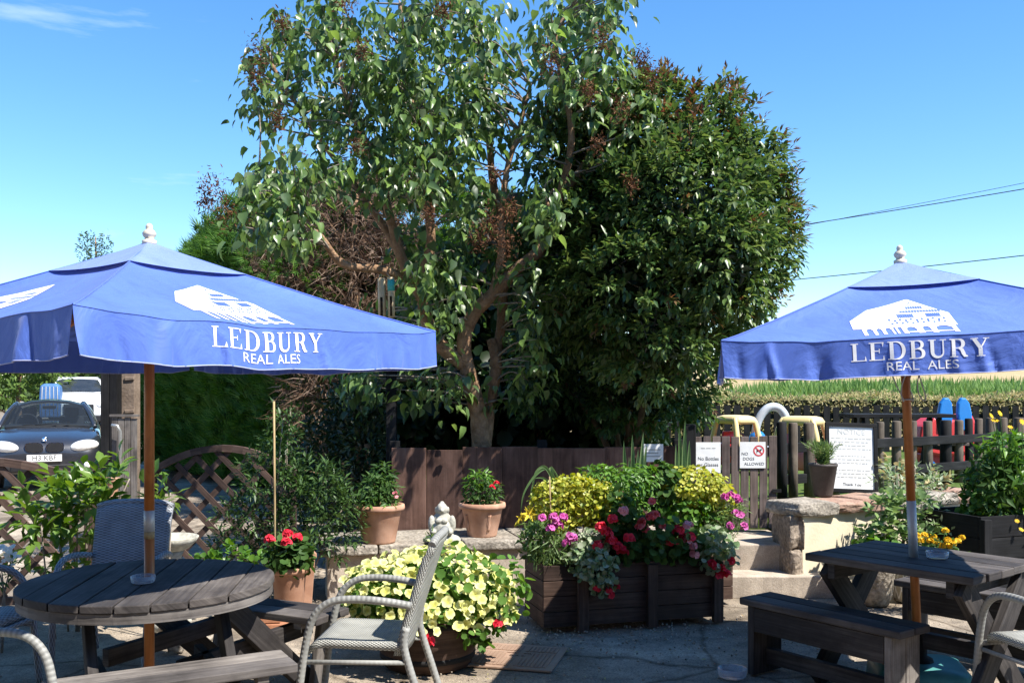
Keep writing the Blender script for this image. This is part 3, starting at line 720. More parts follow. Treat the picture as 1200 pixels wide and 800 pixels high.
# ------------------------------------------------------------------ parasols
def cloth_mat(name, c, trans=.14):
    m, n, l, b = nodes(name)
    tc = n.new('ShaderNodeTexCoord'); a = n.new('ShaderNodeTexNoise'); a.inputs['Scale'].default_value = 2.2; a.inputs['Detail'].default_value = 7
    l.new(tc.outputs['Object'], a.inputs['Vector'])
    r = ramp(n, [(.3, tuple(x * .9 for x in c)), (.7, tuple(min(1, x * 1.12 + .006) for x in c))]); l.new(a.outputs[0], r.inputs[0]); l.new(r.outputs[0], b.inputs['Base Color'])
    b.inputs['Roughness'].default_value = .62; b.inputs['Specular IOR Level'].default_value = .45
    b.inputs['Sheen Weight'].default_value = .3; b.inputs['Sheen Roughness'].default_value = .4
    st = n.new('ShaderNodeTexNoise'); st.inputs['Scale'].default_value = 7; st.inputs['Detail'].default_value = 9; st.inputs['Roughness'].default_value = .75; l.new(tc.outputs['Object'], st.inputs['Vector'])
    sr = ramp(n, [(.30, (.80, .80, .82)), (.46, (1, 1, 1)), (.70, (1.10, 1.08, 1.04))]); l.new(st.outputs[0], sr.inputs[0])
    mm = n.new('ShaderNodeMixRGB'); mm.blend_type = 'MULTIPLY'; mm.inputs[0].default_value = .9; l.new(r.outputs[0], mm.inputs[1]); l.new(sr.outputs[0], mm.inputs[2]); l.new(mm.outputs[0], b.inputs['Base Color'])
    w = n.new('ShaderNodeTexNoise'); w.inputs['Scale'].default_value = 3.2; w.inputs['Detail'].default_value = 5; w.inputs['Distortion'].default_value = 1.6; l.new(tc.outputs['Object'], w.inputs['Vector'])
    bp = n.new('ShaderNodeBump'); bp.inputs['Strength'].default_value = .55; bp.inputs['Distance'].default_value = .035; l.new(w.outputs[0], bp.inputs['Height'])
    w2 = n.new('ShaderNodeTexNoise'); w2.inputs['Scale'].default_value = 320; l.new(tc.outputs['Object'], w2.inputs['Vector'])
    bp2 = n.new('ShaderNodeBump'); bp2.inputs['Strength'].default_value = .15; bp2.inputs['Distance'].default_value = .001; l.new(w2.outputs[0], bp2.inputs['Height']); l.new(bp.outputs[0], bp2.inputs['Normal']); l.new(bp2.outputs[0], b.inputs['Normal'])
    t = n.new('ShaderNodeBsdfTranslucent'); l.new(r.outputs[0], t.inputs[0])
    mx = n.new('ShaderNodeMixShader'); mx.inputs[0].default_value = trans; l.new(b.outputs[0], mx.inputs[1]); l.new(t.outputs[0], mx.inputs[2]); l.new(mx.outputs[0], n['Material Output'].inputs['Surface'])
    return m
M['cloth'] = cloth_mat('royal_blue_canvas', (.075, .15, .53), .07)
M['vent'] = cloth_mat('sun_faded_blue_canvas', (.17, .25, .60), .07)
M['print'] = flat('white_screen_print', (.82, .83, .86), .6)
M['hem'] = flat('pale_hem_thread', (.34, .38, .62), .7)
M['cord'] = flat('grey_cord', (.42, .41, .38), .8)
M['finial'] = surf('cream_painted_finial', (.55, .49, .38), (.7, .64, .52), .5, 20, 5, .1, 80)
HB, VAL, RISE = 1.775, .177, .432   # valance bottom, its depth, rise of the canopy

def make_parasol(label, loc, yaw, lean, sleeve, seed, hz=0.0):
    rs = random.Random(seed)
    t = thing('parasol', label, 'parasol', loc, 0, 'blue pub parasols')
    R = Matrix.Rotation(lean, 4, 'Y') @ Matrix.Rotation(yaw, 4, 'Z'); t.rotation_euler = R.to_euler()
    zt = HB + VAL + hz
    fold = [[(rs.uniform(-.95, .95), rs.uniform(.010, .032), rs.uniform(-.006, .0075), rs.uniform(-.6, .6)) for _ in range(34)] for _ in range(4)]
    pucker = [[(rs.uniform(-.9, .9), rs.uniform(.05, .16), rs.uniform(-.010, .006), rs.uniform(0, .7)) for _ in range(8)] for _ in range(4)]
    def face_pt(k, s, r):
        """side k; s along the edge (-1..1 of the half side), r 0 edge .. 1 apex: point on the cloth"""
        q = 1 - r
        x = q * s; y = -q
        tens = abs(s) ** 3
        z = zt + RISE * (r ** 1.10 * .97 + .03 * r) - .030 * sin(pi * min(1, r * 1.0)) * (1 - tens) - .018 * (1 - s * s) * q ** 4
        for (a, wd, amp, sl) in pucker[k]:
            z += amp * math.exp(-((s - a + sl * .25 * r) / wd) ** 2) * (q ** 1.5) * (1 - r) * (1.0 if r < .97 else 0)
        z += .006 * noise.noise(Vector((s * 3 + 9 * k, r * 4, seed))) * (1 - r)
        # sharp seam tent along the corner ribs
        z += .012 * max(0, abs(s) - .86) / .14 * q
        c, sn = cos(k * pi / 2), sin(k * pi / 2)
        return Vector((x * c - y * sn, x * sn + y * c, z))
    def val_pt(k, s, v):
        """valance: v 0 top .. 1 bottom hem"""
        p = face_pt(k, s, 0); o = .010 * v
        for (a, wd, amp, sl) in fold[k]:
            o += amp * (3.4 - 1.9 * math.exp(-((a + .11) / .30) ** 4)) * v ** .8 * math.exp(-((s - a + sl * .10 * v) / wd) ** 2)
        e = max(0, abs(s) - .93) / .07
        o += .004 * v * e
        c, sn = cos(k * pi / 2), sin(k * pi / 2); nx, ny = sn, -c
        hem = .004 * noise.noise(Vector((s * 4, k * 7.7, seed)))
        sx = -.007 * e * v * (1 if s > 0 else -1)  # corners of the valance draw in a little
        return Vector((p.x + nx * o + c * sx, p.y + ny * o + sn * sx, p.z - v * (VAL + hem)))
    # canopy
    bm = BM(); NS, NR = 56, 26
    for k in range(4):
        g = [[bm.verts.new(face_pt(k, -1 + 2 * i / NS, j / NR * .965)) for i in range(NS + 1)] for j in range(NR + 1)]
        for j in range(NR):
            for i in range(NS): bm.faces.new((g[j][i], g[j][i + 1], g[j + 1][i + 1], g[j + 1][i])).smooth = True
    bmesh.ops.remove_doubles(bm, verts=bm.verts, dist=.0012)
    can = obj('canopy', bm, M['cloth'], t)
    bm = BM(); NS, NV = 150, 9
    for k in range(4):
        g = [[bm.verts.new(val_pt(k, -1 + 2 * i / NS, j / NV)) for i in range(NS + 1)] for j in range(NV + 1)]
        for j in range(NV):
            for i in range(NS): bm.faces.new((g[j + 1][i], g[j + 1][i + 1], g[j][i + 1], g[j][i])).smooth = True
    val = obj('valance', bm, M['cloth'], can)
    bm = BM()
    for k in range(4):
        tube(bm, [val_pt(k, -1 + 2 * i / 90, 1.0) for i in range(91)], .0028, 5, False)
    obj('hem', bm, M['hem'], can)
    bm = BM()
    for k in range(4):
        tube(bm, [face_pt(k, -1, j / 24 * .95) + Vector((0, 0, .002)) for j in range(25)], .0035, 5, False)
        tube(bm, [face_pt(k, -1 + 2 * i / 60, .0) + Vector((0, 0, .0015)) for i in range(61)], .0026, 5, False)
    obj('seam', bm, M['cloth'], can)
    # printing on each side
    wd_, tot = serif_word('LEDBURY'); TWd, CAP = .60, .084
    for k in range(4):
        bm = BM(); cnt = 0
        def onval(x, y, lift):
            s = x; v = y / VAL
            p = val_pt(k, s, v); q = val_pt(k, s + .004, v); q2 = val_pt(k, s, min(1, v + .02))
            n_ = (q - p).cross(q2 - p).normalized()
            c, sn = cos(k * pi / 2), sin(k * pi / 2)
            if n_.dot(Vector((sn, -c, 0))) < 0: n_ = -n_
            return p + n_ * (.0018 + lift)
        off = -.11
        for V, Fc in wd_:
            lift = cnt * .00003; cnt += 1
            put2d(bm, (V, Fc), lambda x, y: onval(off + (x / tot - .5) * TWd, .018 + (1 - y) * CAP, lift))
        V, Fc = text2d('REAL  ALES', .062); w0 = max(v[0] for v in V) - min(v[0] for v in V)
        b2 = bmesh.new(); put2d(b2, (V, Fc), lambda x, y: (x, y, 0))
        for it in range(4):
            es = [e for e in b2.edges if e.calc_length() > .016]
            if es: bmesh.ops.subdivide_edges(b2, edges=es, cuts=1)
        bmesh.ops.triangulate(b2, faces=b2.faces)
        b2.verts.index_update(); V = [(v.co.x, v.co.y) for v in b2.verts]; Fc = [tuple(v.index for v in f.verts) for f in b2.faces]; b2.free()
        put2d(bm, (V, Fc), lambda x, y: onval(off + .01 + x / w0 * .31, .135 - y * .93, .0004))
        obj('lettering', bm, M['print'], val)
        # market hall emblem
        bm = BM()
        def oncan(zx, zy, lift):
            x = (zx - 560) / 1055 * .60 + off; r = .05 + (402 - zy) / 282 * .50
            s = x / (1 - r)
            p = face_pt(k, s, r); q = face_pt(k, s + .01, r); q2 = face_pt(k, s, r + .01)
            n_ = (q - p).cross(q2 - p).normalized()
            if n_.z < 0: n_ = -n_
            return p + n_ * (.0025 + lift)
        top = [(95, 272), (270, 192), (410, 168), (650, 120), (930, 238)]
        def ty(x):
            for (xa, ya), (xb, yb) in zip(top, top[1:]):
                if xa <= x <= xb: return ya + (yb - ya) * (x - xa) / (xb - xa)
            return 238
        def patch(x0, x1, f0, f1, nx, ny, lift, mi):
            g = [[bm.verts.new(oncan(x0 + (x1 - x0) * i / nx, f0(x0 + (x1 - x0) * i / nx) + (f1(x0 + (x1 - x0) * i / nx) - f0(x0 + (x1 - x0) * i / nx)) * j / ny, lift)) for j in range(ny + 1)] for i in range(nx + 1)]
            for i in range(nx):
                for j in range(ny): bm.faces.new((g[i][j], g[i + 1][j], g[i + 1][j + 1], g[i][j + 1])).material_index = mi
        patch(96, 928, ty, lambda x: 338, 52, 14, 0, 0)
        for (x0, x1) in ((165, 195), (248, 276), (318, 346), (395, 412), (430, 447), (478, 515), (590, 640), (700, 745), (868, 905)):
            patch(x0, x1, lambda x: 338, lambda x: 398, 2, 4, .0002, 0)
        patch(505, 880, lambda x: 382, lambda x: 389, 14, 1, .0004, 0)
        for (xa, xb) in ((195, 248), (276, 318), (346, 395), (515, 590), (640, 700), (745, 868)):
            mid = (xa + xb) / 2; hw = (xb - xa) / 2
            patch(xa, xb, lambda x: 338, lambda x: 340 + 15 * (abs(x - mid) / hw) ** 2.2, 8, 1, .0003, 0)
        def win(x, y, w, h): patch(x - w / 2, x + w / 2, lambda q: y - h / 2, lambda q: y + h / 2, 1, 1, .002, 1)
        for i in range(7): win(612 + 20 * i, 188, 14, 19)
        for i in range(14): win(548 + 24 * i, 217, 18, 15)
        for i in range(8): win(505 + 17 * i, 250, 12, 30)
        for i in range(8): win(738 + 15 * i, 250, 11, 30)
        for i in range(11): win(420 + 44 * i, 278 + (8 if i % 2 else 0), 18, 13)
        for i in range(11): win(430 + 42 * i, 308 - (6 if i % 2 else 0), 17, 12)
        for i in range(7): win(175 + 34 * i, 285, 16, 3)
        for x in (640, 655, 668): win(x, 150 + abs(x - 655) * .4, 8, 8)
        obj('emblem', bm, [M['print'], M['cloth']], can)
    # vent cap
    bm = BM(); cs = .33
    for k in range(4):
        c, sn = cos(k * pi / 2), sin(k * pi / 2)
        def vp(s, r):
            q = 1 - r; x, y = q * s * cs, -q * cs
            z = zt + RISE * (1 - cs) + .006 + (RISE * cs + .012) * r - .012 * (1 - s * s) * q ** 3 - .006 * sin(pi * r) - .006
            return Vector((x * c - y * sn, x * sn + y * c, z))
        g = [[bm.verts.new(vp(-1 + 2 * i / 14, j / 8 * .97)) for i in range(15)] for j in range(9)]
        for j in range(8):
            for i in range(14): bm.faces.new((g[j][i], g[j][i + 1], g[j + 1][i + 1], g[j + 1][i])).smooth = True
    bmesh.ops.remove_doubles(bm, verts=bm.verts, dist=.001)
    obj('vent_cap', bm, M['vent'], t)
    ap = zt + RISE
    bm = BM(); lathe(bm, [(r * .84, ap - .01 + h * .84) for r, h in ((.040, 0), (.042, .028), (.030, .034), (.024, .042), (.036, .056), (.040, .070), (.030, .086), (.018, .096), (.021, .106), (.019, .118), (.010, .128), (.0, .131))], 24)
    obj('finial', bm, M['finial'], t)
    # pole: stained wood, worn collar, metal sleeve
    bm = BM(); r_ = .0245; z0, z1, z2 = sleeve
    tube(bm, [(0, 0, .02), (0, 0, .6), (0, 0, z0)], r_, 20); tube(bm, [(0, 0, z2), (0, 0, 1.6), (0, 0, ap - .005)], r_, 20); obj('pole', bm, M['pole'], t)
    if z1 > z0 + .01:
        bm = BM(); tube(bm, [(0, 0, z0 + .0005), (0, 0, z1)], r_ * 1.01, 20); obj('worn_collar', bm, M['polepale'], t)
    bm = BM(); tube(bm, [(0, 0, z1), (0, 0, z2)], r_ * 1.05, 20); obj('metal_sleeve', bm, M['sleeve'], t)
    # ribs and hub
    bm = BM(); tube(bm, [(0, 0, zt + .16), (0, 0, zt + .24)], .05, 16); obj('hub', bm, M['pole'], t)
    for k in range(8):
        a = -3 * pi / 4 + k * pi / 4; L = .98 * (sqrt(2) if k % 2 == 0 else 1.0)
        e = Vector((cos(a) * L, sin(a) * L, zt - .022)); h0 = Vector((cos(a) * .05, sin(a) * .05, ap - .10))
        mid = h0.lerp(e, .5) - Vector((0, 0, .035))
        bm = BM(); board(bm, h0, mid, .018, .028); board(bm, mid, e - Vector((0, 0, .012)), .018, .026)
        rb = obj('rib', bm, M['pole'], t)
        bm = BM(); board(bm, Vector((cos(a) * .05, sin(a) * .05, zt + .19)), mid - Vector((0, 0, .004)), .014, .02); obj('strut', bm, M['pole'], rb)
    return t
LP_ = Vector((-1.789, 4.84, 0))
make_parasol('blue LEDBURY REAL ALES parasol over the round table, its pole orange with a grey band', LP_, radians(-35), 0.0, (.93, .955 + .01, 1.07), 3)
RP_ = Vector((2.280, 5.49, 0))
par = make_parasol('blue LEDBURY REAL ALES parasol with a leaning pole through the straight-edged table', RP_, radians(-12), radians(-2.6), (.70, .7005, 1.045), 8, -.01)
bm = BM()
for (a, b, dp) in ((-.09, .03, -.01), (-.02, .06, .02), (.06, .10, .03)):
    pts = [(a + (b - a) * i / 10 + .03 * sin(i * .6), dp - .03, 1.80 - .20 * sin(pi * (i / 10) ** .8) + (.02 if i == 10 else 0)) for i in range(11)]
    tube(bm, smooth_path(pts, 3), .0035, 6)
tube(bm, [(.028 * cos(i * .5), .028 * sin(i * .5), 1.61) for i in range(14)], .004, 6)
obj('cord', bm, M['cord'], par)

# weighted base of the right parasol
M['greenpl'] = surf('teal_green_plastic', (.05, .20, .19), (.10, .30, .28), .45, 6, 6, .1, 60, .4)
pb = thing('parasol_stand', 'green plastic parasol foot with dark socket under the straight-edged table', 'parasol base', (RP_.x, RP_.y, 0), radians(-12))
bm = BM()
def rrect(hw, r, n=6):
    o = []
    for cx_, cy_, a0 in ((hw - r, hw - r, 0), (-hw + r, hw - r, pi / 2), (-hw + r, -hw + r, pi), (hw - r, -hw + r, 3 * pi / 2)):
        for i in range(n + 1): o.append((cx_ + r * cos(a0 + pi / 2 * i / n), cy_ + r * sin(a0 + pi / 2 * i / n)))
    return o
lay = [(.25, 0), (.26, .02), (.255, .09), (.235, .125), (.20, .14), (.08, .15)]
rings = [[bm.verts.new((x, y, z)) for x, y in rrect(hw, hw * .35)] for hw, z in lay]
for a, b in zip(rings, rings[1:]):
    for i in range(len(a)): bm.faces.new((a[i], a[(i + 1) % len(a)], b[(i + 1) % len(a)], b[i])).smooth = True
bm.faces.new(rings[-1]); bm.faces.new(list(reversed(rings[0])))
obj('foot', bm, M['greenpl'], pb)
bm = BM(); lathe(bm, [(.075, .148), (.07, .165), (.04, .18), (.036, .30), (.040, .31), (.0265, .312)], 24, cap=False); obj('socket', bm, M['black'], pb)
bm = BM(); lathe(bm, [(.0, .15), (.035, .15), (.04, .17), (.03, .19), (0, .195)], 16, c=(-.13, -.13, 0)); obj('filler_cap', bm, M['greenpl'], pb)

# ------------------------------------------------------------------ round picnic table
TZ = .73
rt = thing('round_picnic_table', 'round dark weathered picnic table with attached benches under the left parasol', 'picnic table', LP_, radians(6), 'pub tables')
bm = BM(); Rr = .60; pw = .15; uvl = bm.loops.layers.uv.verify()
def disc_plank(bm, x0, x1, z0, z1):
    n = 14; ro, rv_ = random.uniform(0, 50), random.uniform(0, 50)
    xs = [x0 + (x1 - x0) * i / n for i in range(n + 1)]
    f = [(x, -sqrt(max(1e-5, Rr * Rr - x * x))) for x in xs] + [(x, sqrt(max(1e-5, Rr * Rr - x * x))) for x in reversed(xs)]
    a = [bm.verts.new((x, y, z0)) for x, y in f]; b = [bm.verts.new((x, y, z1)) for x, y in f]; m_ = len(f)
    fs = [bm.faces.new(b), bm.faces.new(list(reversed(a)))] + [bm.faces.new((a[i], a[(i + 1) % m_], b[(i + 1) % m_], b[i])) for i in range(m_)]
    for q in fs:
        for l in q.loops:
            c = l.vert.co; l[uvl].uv = (c.y + ro, c.x + c.z + rv_)
for i in range(8): disc_plank(bm, -.6 + pw * i + .004, -.6 + pw * (i + 1) - .004, TZ - .036 + random.uniform(-.002, .002), TZ + random.uniform(-.0025, .0025))
obj('tabletop', bm, M['table'], rt, bevel=.004)
bm = BM(); n = 48; k0 = len(bm.verts)
for (ra, rb, z0, z1) in ((.55, .592, TZ - .085, TZ - .0375),):
    ring = []
    for i in range(n):
        a = 2 * pi * i / n; ring.append([bm.verts.new((r * cos(a), r * sin(a), z)) for r, z in ((ra, z0), (rb, z0), (rb, z1), (ra, z1))])
    for i in range(n):
        p, q = ring[i], ring[(i + 1) % n]
        for j in range(4):
            fc = bm.faces.new((p[j], q[j], q[(j + 1) % 4], p[(j + 1) % 4]))
            for l, (u, v) in zip(fc.loops, ((i, j), (i + 1, j), (i + 1, j + 1), (i, j + 1))): l[bm.loops.layers.uv.verify()].uv = (u * .075, v * .05)
obj('rim', bm, M['bench'], rt)
ry = rt.rotation_euler.z
def attached_bench(ang, dist, L, W_, zt_, mat_):
    a = ang - ry; n_ = Vector((cos(a), sin(a), 0)); t_ = Vector((-sin(a), cos(a), 0)); c = n_ * dist
    bm = BM()
    for s in (-1, 1): board(bm, c + n_ * (s * W_ / 4) - t_ * L / 2 + Vector((0, 0, zt_ - .02)), c + n_ * (s * W_ / 4) + t_ * L / 2 + Vector((0, 0, zt_ - .02)), W_ / 2 - .008, .04)
    b = obj('bench_seat', bm, mat_, rt, bevel=.005)
    bm = BM()
    for s in (-1, 1): board(bm, c + t_ * (s * .36) + n_ * (-W_ / 2 + .01) + Vector((0, 0, zt_ - .055)), c + t_ * (s * .36) + n_ * (W_ / 2 - .02) + Vector((0, 0, zt_ - .055)), .05, .03)
    obj('batten', bm, M['bench'], b)
    for s in (-1, 1):
        bm = BM(); board(bm, n_ * .16 + t_ * (s * .30) + Vector((0, 0, TZ - .09)), n_ * (dist + .06) + t_ * (s * .30) + Vector((0, 0, 0.0)), .12, .045, up=t_); obj('leg', bm, M['legwood'], rt, bevel=.004)
        bm = BM(); board(bm, n_ * -.05 + t_ * (s * .245) + Vector((0, 0, zt_ - .115)), n_ * (dist + W_ / 2 - .04) + t_ * (s * .245) + Vector((0, 0, zt_ - .115)), .045, .09); obj('bearer', bm, M['legwood'], rt, bevel=.004)
        bm = BM(); board(bm, n_ * (dist + .09) + t_ * (s * .36) + Vector((0, 0, zt_ - .07)), n_ * (dist + .01) + t_ * (s * .36) + Vector((0, 0, 0)), .09, .04, up=t_); obj('bench_leg', bm, M['bench'], rt, bevel=.004)
attached_bench(radians(64), .84, .98, .31, .44, M['table'])
attached_bench(radians(-61), .655, 1.02, .285, .44, M['bench'])
bm = BM(); board(bm, (-.45, 0.08, TZ - .11), (.45, .08, TZ - .11), .07, .045); board(bm, (-.45, -.09, TZ - .11), (.45, -.09, TZ - .11), .07, .045); obj('cross_beam', bm, M['legwood'], rt)

# ------------------------------------------------------------------ straight-edged picnic table and its two loose benches
qt = thing('picnic_table', 'straight-edged dark picnic table with crossed legs beside the two loose benches', 'picnic table', RP_ + Vector((.0, .0, 0)), radians(-50), 'pub tables')
bm = BM(); Lq, Wq = .96, .77
for i in range(5):
    y = -Wq / 2 + Wq / 5 * (i + .5); board(bm, (-Lq / 2 + random.uniform(-.006, .006), y, TZ - .021), (Lq / 2 + random.uniform(-.006, .006), y, TZ - .021 + random.uniform(-.002, .002)), Wq / 5 - .009, .042)
obj('tabletop', bm, M['table'], qt, bevel=.005)
for s in (-1, 1):
    bm = BM(); board(bm, (s * .34, -Wq / 2 + .04, TZ - .088), (s * .34, Wq / 2 - .04, TZ - .088), .045, .09); obj('batten', bm, M['legwood'], qt, bevel=.004)
    for j, d in enumerate((-1, 1)):
        bm = BM(); board(bm, (s * (.385 + .047 * j), d * .31, TZ - .06), (s * (.385 + .047 * j), -d * .34, 0), .14, .045, up=(1, 0, 0)); obj('leg', bm, M['legwood'], qt, bevel=.004)
bm = BM(); board(bm, (-.36, 0.0, .27), (.36, 0.0, .27), .045, .09); obj('stretcher', bm, M['legwood'], qt, bevel=.004)
def bench(label, c, yaw, L=1.04, W_=.29):
    b = thing('bench', label, 'bench', c, yaw, 'loose benches at the straight-edged table')
    bm = BM()
    for s in (-1, 1): board(bm, (-L / 2, s * W_ / 4, .42), (L / 2, s * W_ / 4, .42), W_ / 2 - .008, .042)
    obj('seat', bm, M['table'], b, bevel=.008)
    for s in (-1, 1):
        for s2 in (-1, 1):
            bm = BM(); board(bm, (s * (L / 2 - .075), s2 * .065, 0), (s * (L / 2 - .075), s2 * .065, .398), .126, .045, up=(1, 0, 0)); obj('leg', bm, M['bench'] if s > 0 else M['legwood'], b, bevel=.004)  # sunward end legs in paler wood: their sunlight is put into the colour
    for s in (-1, 1):
        bm = BM(); board(bm, (-L / 2 + .10, s * .108, .325), (L / 2 - .10, s * .108, .325), .04, .14); obj('apron', bm, M['legwood'], b, bevel=.003)
    bm = BM(); board(bm, (-L / 2 + .1, 0, .10), (L / 2 - .1, 0, .10), .045, .09); obj('stretcher', bm, M['legwood'], b, bevel=.003)
    return b
bench('dark plank bench standing before the straight-edged table, in the parasol shade', (1.762, 5.455, 0), radians(-53.5))
bench('sunlit plank bench on the far right side of the straight-edged table', (2.90, 6.02, 0), radians(-50))

# ------------------------------------------------------------------ woven rattan chairs
def make_chair(label, loc, rz, dark=False):
    t = thing('rattan_chair', label, 'chair', loc, rz, 'woven rattan armchairs')
    mw = M['wickd'] if dark else M['wick']; mt = M['wickd'] if dark else M['wickt']
    bm = BM(); n = 16; m_ = 12; uvl = bm.loops.layers.uv.verify()
    def slabf(f, nu, nv, lu, lv, th):
        g = [[[bm.verts.new(f(i / nu, j / nv, k * th)) for j in range(nv + 1)] for i in range(nu + 1)] for k in (0, 1)]
        def F(vs_, uvs):
            q = bm.faces.new(vs_); q.smooth = True
            for l, c in zip(q.loops, uvs): l[uvl].uv = c
        for i in range(nu):
            for j in range(nv):
                uvs = [(i / nu * lu, j / nv * lv), ((i + 1) / nu * lu, j / nv * lv), ((i + 1) / nu * lu, (j + 1) / nv * lv), (i / nu * lu, (j + 1) / nv * lv)]
                F((g[1][i][j], g[1][i + 1][j], g[1][i + 1][j + 1], g[1][i][j + 1]), uvs)
                F((g[0][i][j + 1], g[0][i + 1][j + 1], g[0][i + 1][j], g[0][i][j]), uvs[::-1])
        for i in range(nu):
            for j, fl in ((0, 0), (nv, 1)):
                q = (g[0][i][j], g[0][i + 1][j], g[1][i + 1][j], g[1][i][j]); F(q if not fl else q[::-1], [(i / nu * lu, 0), ((i + 1) / nu * lu, 0), ((i + 1) / nu * lu, th), (i / nu * lu, th)])
        for j in range(nv):
            for i, fl in ((0, 1), (nu, 0)):
                q = (g[0][i][j], g[0][i][j + 1], g[1][i][j + 1], g[1][i][j]); F(q if not fl else q[::-1], [(j / nv * lv, 0), ((j + 1) / nv * lv, 0), ((j + 1) / nv * lv, th), (j / nv * lv, th)])
    def seatf(u, v, h):
        x = (u - .5) * .47; y = -.25 + .47 * v
        z = .385 + h - .012 * (1 - (2 * u - 1) ** 2) * sin(pi * v) - (.035 * (1 - v * 7) ** 2 if v < 1 / 7 else 0) + .012 * (1 - v)
        return (x, y, z)
    slabf(seatf, n, m_, .47, .47, .04); obj('seat', bm, mw, t)
    bm = BM(); uvl = bm.loops.layers.uv.verify()
    def backf(u, v, h):
        wv = .225 + .015 * v; x = (u - .5) * 2 * wv
        y = .205 + .155 * v + .02 * v * v - h + .02 * (1 - (2 * u - 1) ** 2); z = .36 + .57 * v - (.03 * abs(2 * u - 1) ** 4 if v > .9 else 0)
        return (x, y, z)
    slabf(backf, n, 14, .46, .56, .036); bk = obj('backrest', bm, mw, t)
    bm = BM(); tube(bm, [Vector(backf(u / 10, 1.0, .018)) + Vector((0, 0, .004)) for u in range(11)], .021, 8); obj('top_rail', bm, mt, bk)
    for s in (-1, 1):
        path = smooth_path([(s * .265, -.31, 0), (s * .268, -.285, .22), (s * .272, -.255, .42), (s * .276, -.215, .555), (s * .278, -.135, .628), (s * .276, -.02, .645), (s * .268, .13, .635), (s * .245, .262, .61)], 5)
        bm = BM(); tube(bm, path, .019, 10); obj('arm_and_front_leg', bm, mt, t)
        bm = BM(); tube(bm, smooth_path([(s * .245, .35, 0), (s * .24, .285, .2), (s * .235, .225, .40), (s * .232, .235, .50)], 4), .019, 10); obj('rear_leg', bm, mt, t)
        bm = BM(); tube(bm, [(s * .255, -.275, .33), (s * .237, .245, .33)], .012, 8); obj('side_rail', bm, mt, t)
    bm = BM(); tube(bm, [(-.262, -.27, .36), (.262, -.27, .36)], .015, 8); obj('front_rail', bm, mt, t)
    return t
make_chair('grey woven chair in front of the yellow petunias', (-.735, 5.05, 0), radians(-94))
make_chair('pale woven chair, only arm and seat showing, beside the sunlit curved-table bench', (-2.20, 3.86, 0), radians(84))
make_chair('pale woven chair with its back to us pushed up to the straight-edged table', (2.73, 4.86, 0), radians(194))
make_chair('slate grey woven chair facing us across the round table, laurel leaves behind it', (-2.42, 6.0, 0), radians(3), True)
make_chair('dark shaded woven chair cut off at the picture edge beside the round table', (-3.02, 5.35, 0), radians(86), True)

# ------------------------------------------------------------------ ashtrays
def ashtray(label, loc, r, h):
    bm = BM(); lathe(bm, [(0, .0), (r * .86, 0), (r * .95, h * .2), (r, h), (r * .90, h), (r * .84, h * .35), (0, h * .28)], 32)
    o = obj('ashtray', bm, M['glass']); o.location = loc; tag(o, label, 'ashtray', 'clear glass ashtrays')
ashtray('clear glass ashtray on the round table in front of the pole', (LP_.x + .005, LP_.y - .095, TZ + .003), .058, .034)
ashtray('clear glass ashtray on the straight-edged table beside the pole', (RP_.x + .075, RP_.y - .055, TZ + .003), .060, .036)
ashtray('shallow glass dish lying on the shaded tarmac beside the loose bench', (1.275, 5.68, .004), .085, .05)
# ------------------------------------------------------------------ foliage materials
L = {}
L['lilac'] = leaf('lilac_leaf', [(.038, .07, .028), (.07, .12, .045), (.10, .17, .05), (.17, .28, .07), (.13, .17, .095), (.21, .33, .08), (.06, .10, .04)], .36, .34, .5)
L['photinia'] = leaf('glossy_shrub_leaf', [(.028, .065, .020), (.055, .115, .032), (.095, .165, .045), (.165, .235, .065), (.08, .115, .045)], .26, .36, .5)
L['young'] = leaf('reddish_young_leaf', [(.12, .045, .03), (.16, .08, .035), (.10, .09, .03), (.18, .12, .05)], .3, .45, .3)
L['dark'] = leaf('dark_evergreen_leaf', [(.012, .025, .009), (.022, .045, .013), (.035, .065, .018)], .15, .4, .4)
L['conifer'] = leaf('conifer_spray', [(.03, .085, .014), (.05, .125, .02), (.075, .17, .026), (.105, .20, .034)], .25, .6, .2)
L['brown'] = leaf('dead_brown_spray', [(.06, .034, .022), (.125, .074, .048), (.20, .135, .095), (.28, .21, .16)], .12, .8, .1)
L['seed'] = leaf('brown_seed_head', [(.06, .028, .016), (.12, .055, .028), (.18, .09, .045)], .1, .8, .1)
L['laurel'] = leaf('laurel_leaf', [(.05, .11, .02), (.10, .19, .03), (.17, .27, .045), (.08, .15, .03)], .35, .32, .5)
L['euoy'] = leaf('golden_variegated_leaf', [(.16, .24, .03), (.42, .42, .06), (.55, .52, .10), (.24, .30, .04), (.36, .38, .05)], .3, .4, .4)
L['euog'] = leaf('bright_green_leaf', [(.05, .13, .02), (.09, .20, .03), (.14, .27, .04)], .32, .4, .4)
L['variw'] = leaf('white_variegated_leaf', [(.09, .16, .06), (.20, .28, .13), (.42, .46, .32), (.07, .14, .05)], .25, .5, .3)
L['gera'] = leaf('geranium_leaf', [(.03, .075, .018), (.05, .11, .025), (.08, .15, .035)], .3, .55, .25)
L['herb'] = leaf('fine_herb_leaf', [(.08, .15, .04), (.14, .22, .07), (.19, .27, .10)], .3, .5, .3)
L['petu'] = leaf('petunia_leaf', [(.05, .12, .02), (.09, .19, .035), (.14, .26, .05)], .32, .55, .25)
L['climb'] = leaf('climber_leaf', [(.018, .042, .012), (.032, .07, .018), (.05, .10, .026), (.08, .15, .04)], .25, .45, .4)
L['sage'] = leaf('sage_green_leaf', [(.10, .17, .06), (.16, .25, .09), (.22, .32, .12)], .3, .5, .3)
L['strap'] = leaf('strap_leaf', [(.08, .16, .05), (.16, .26, .10), (.22, .32, .14)], .3, .4, .4)
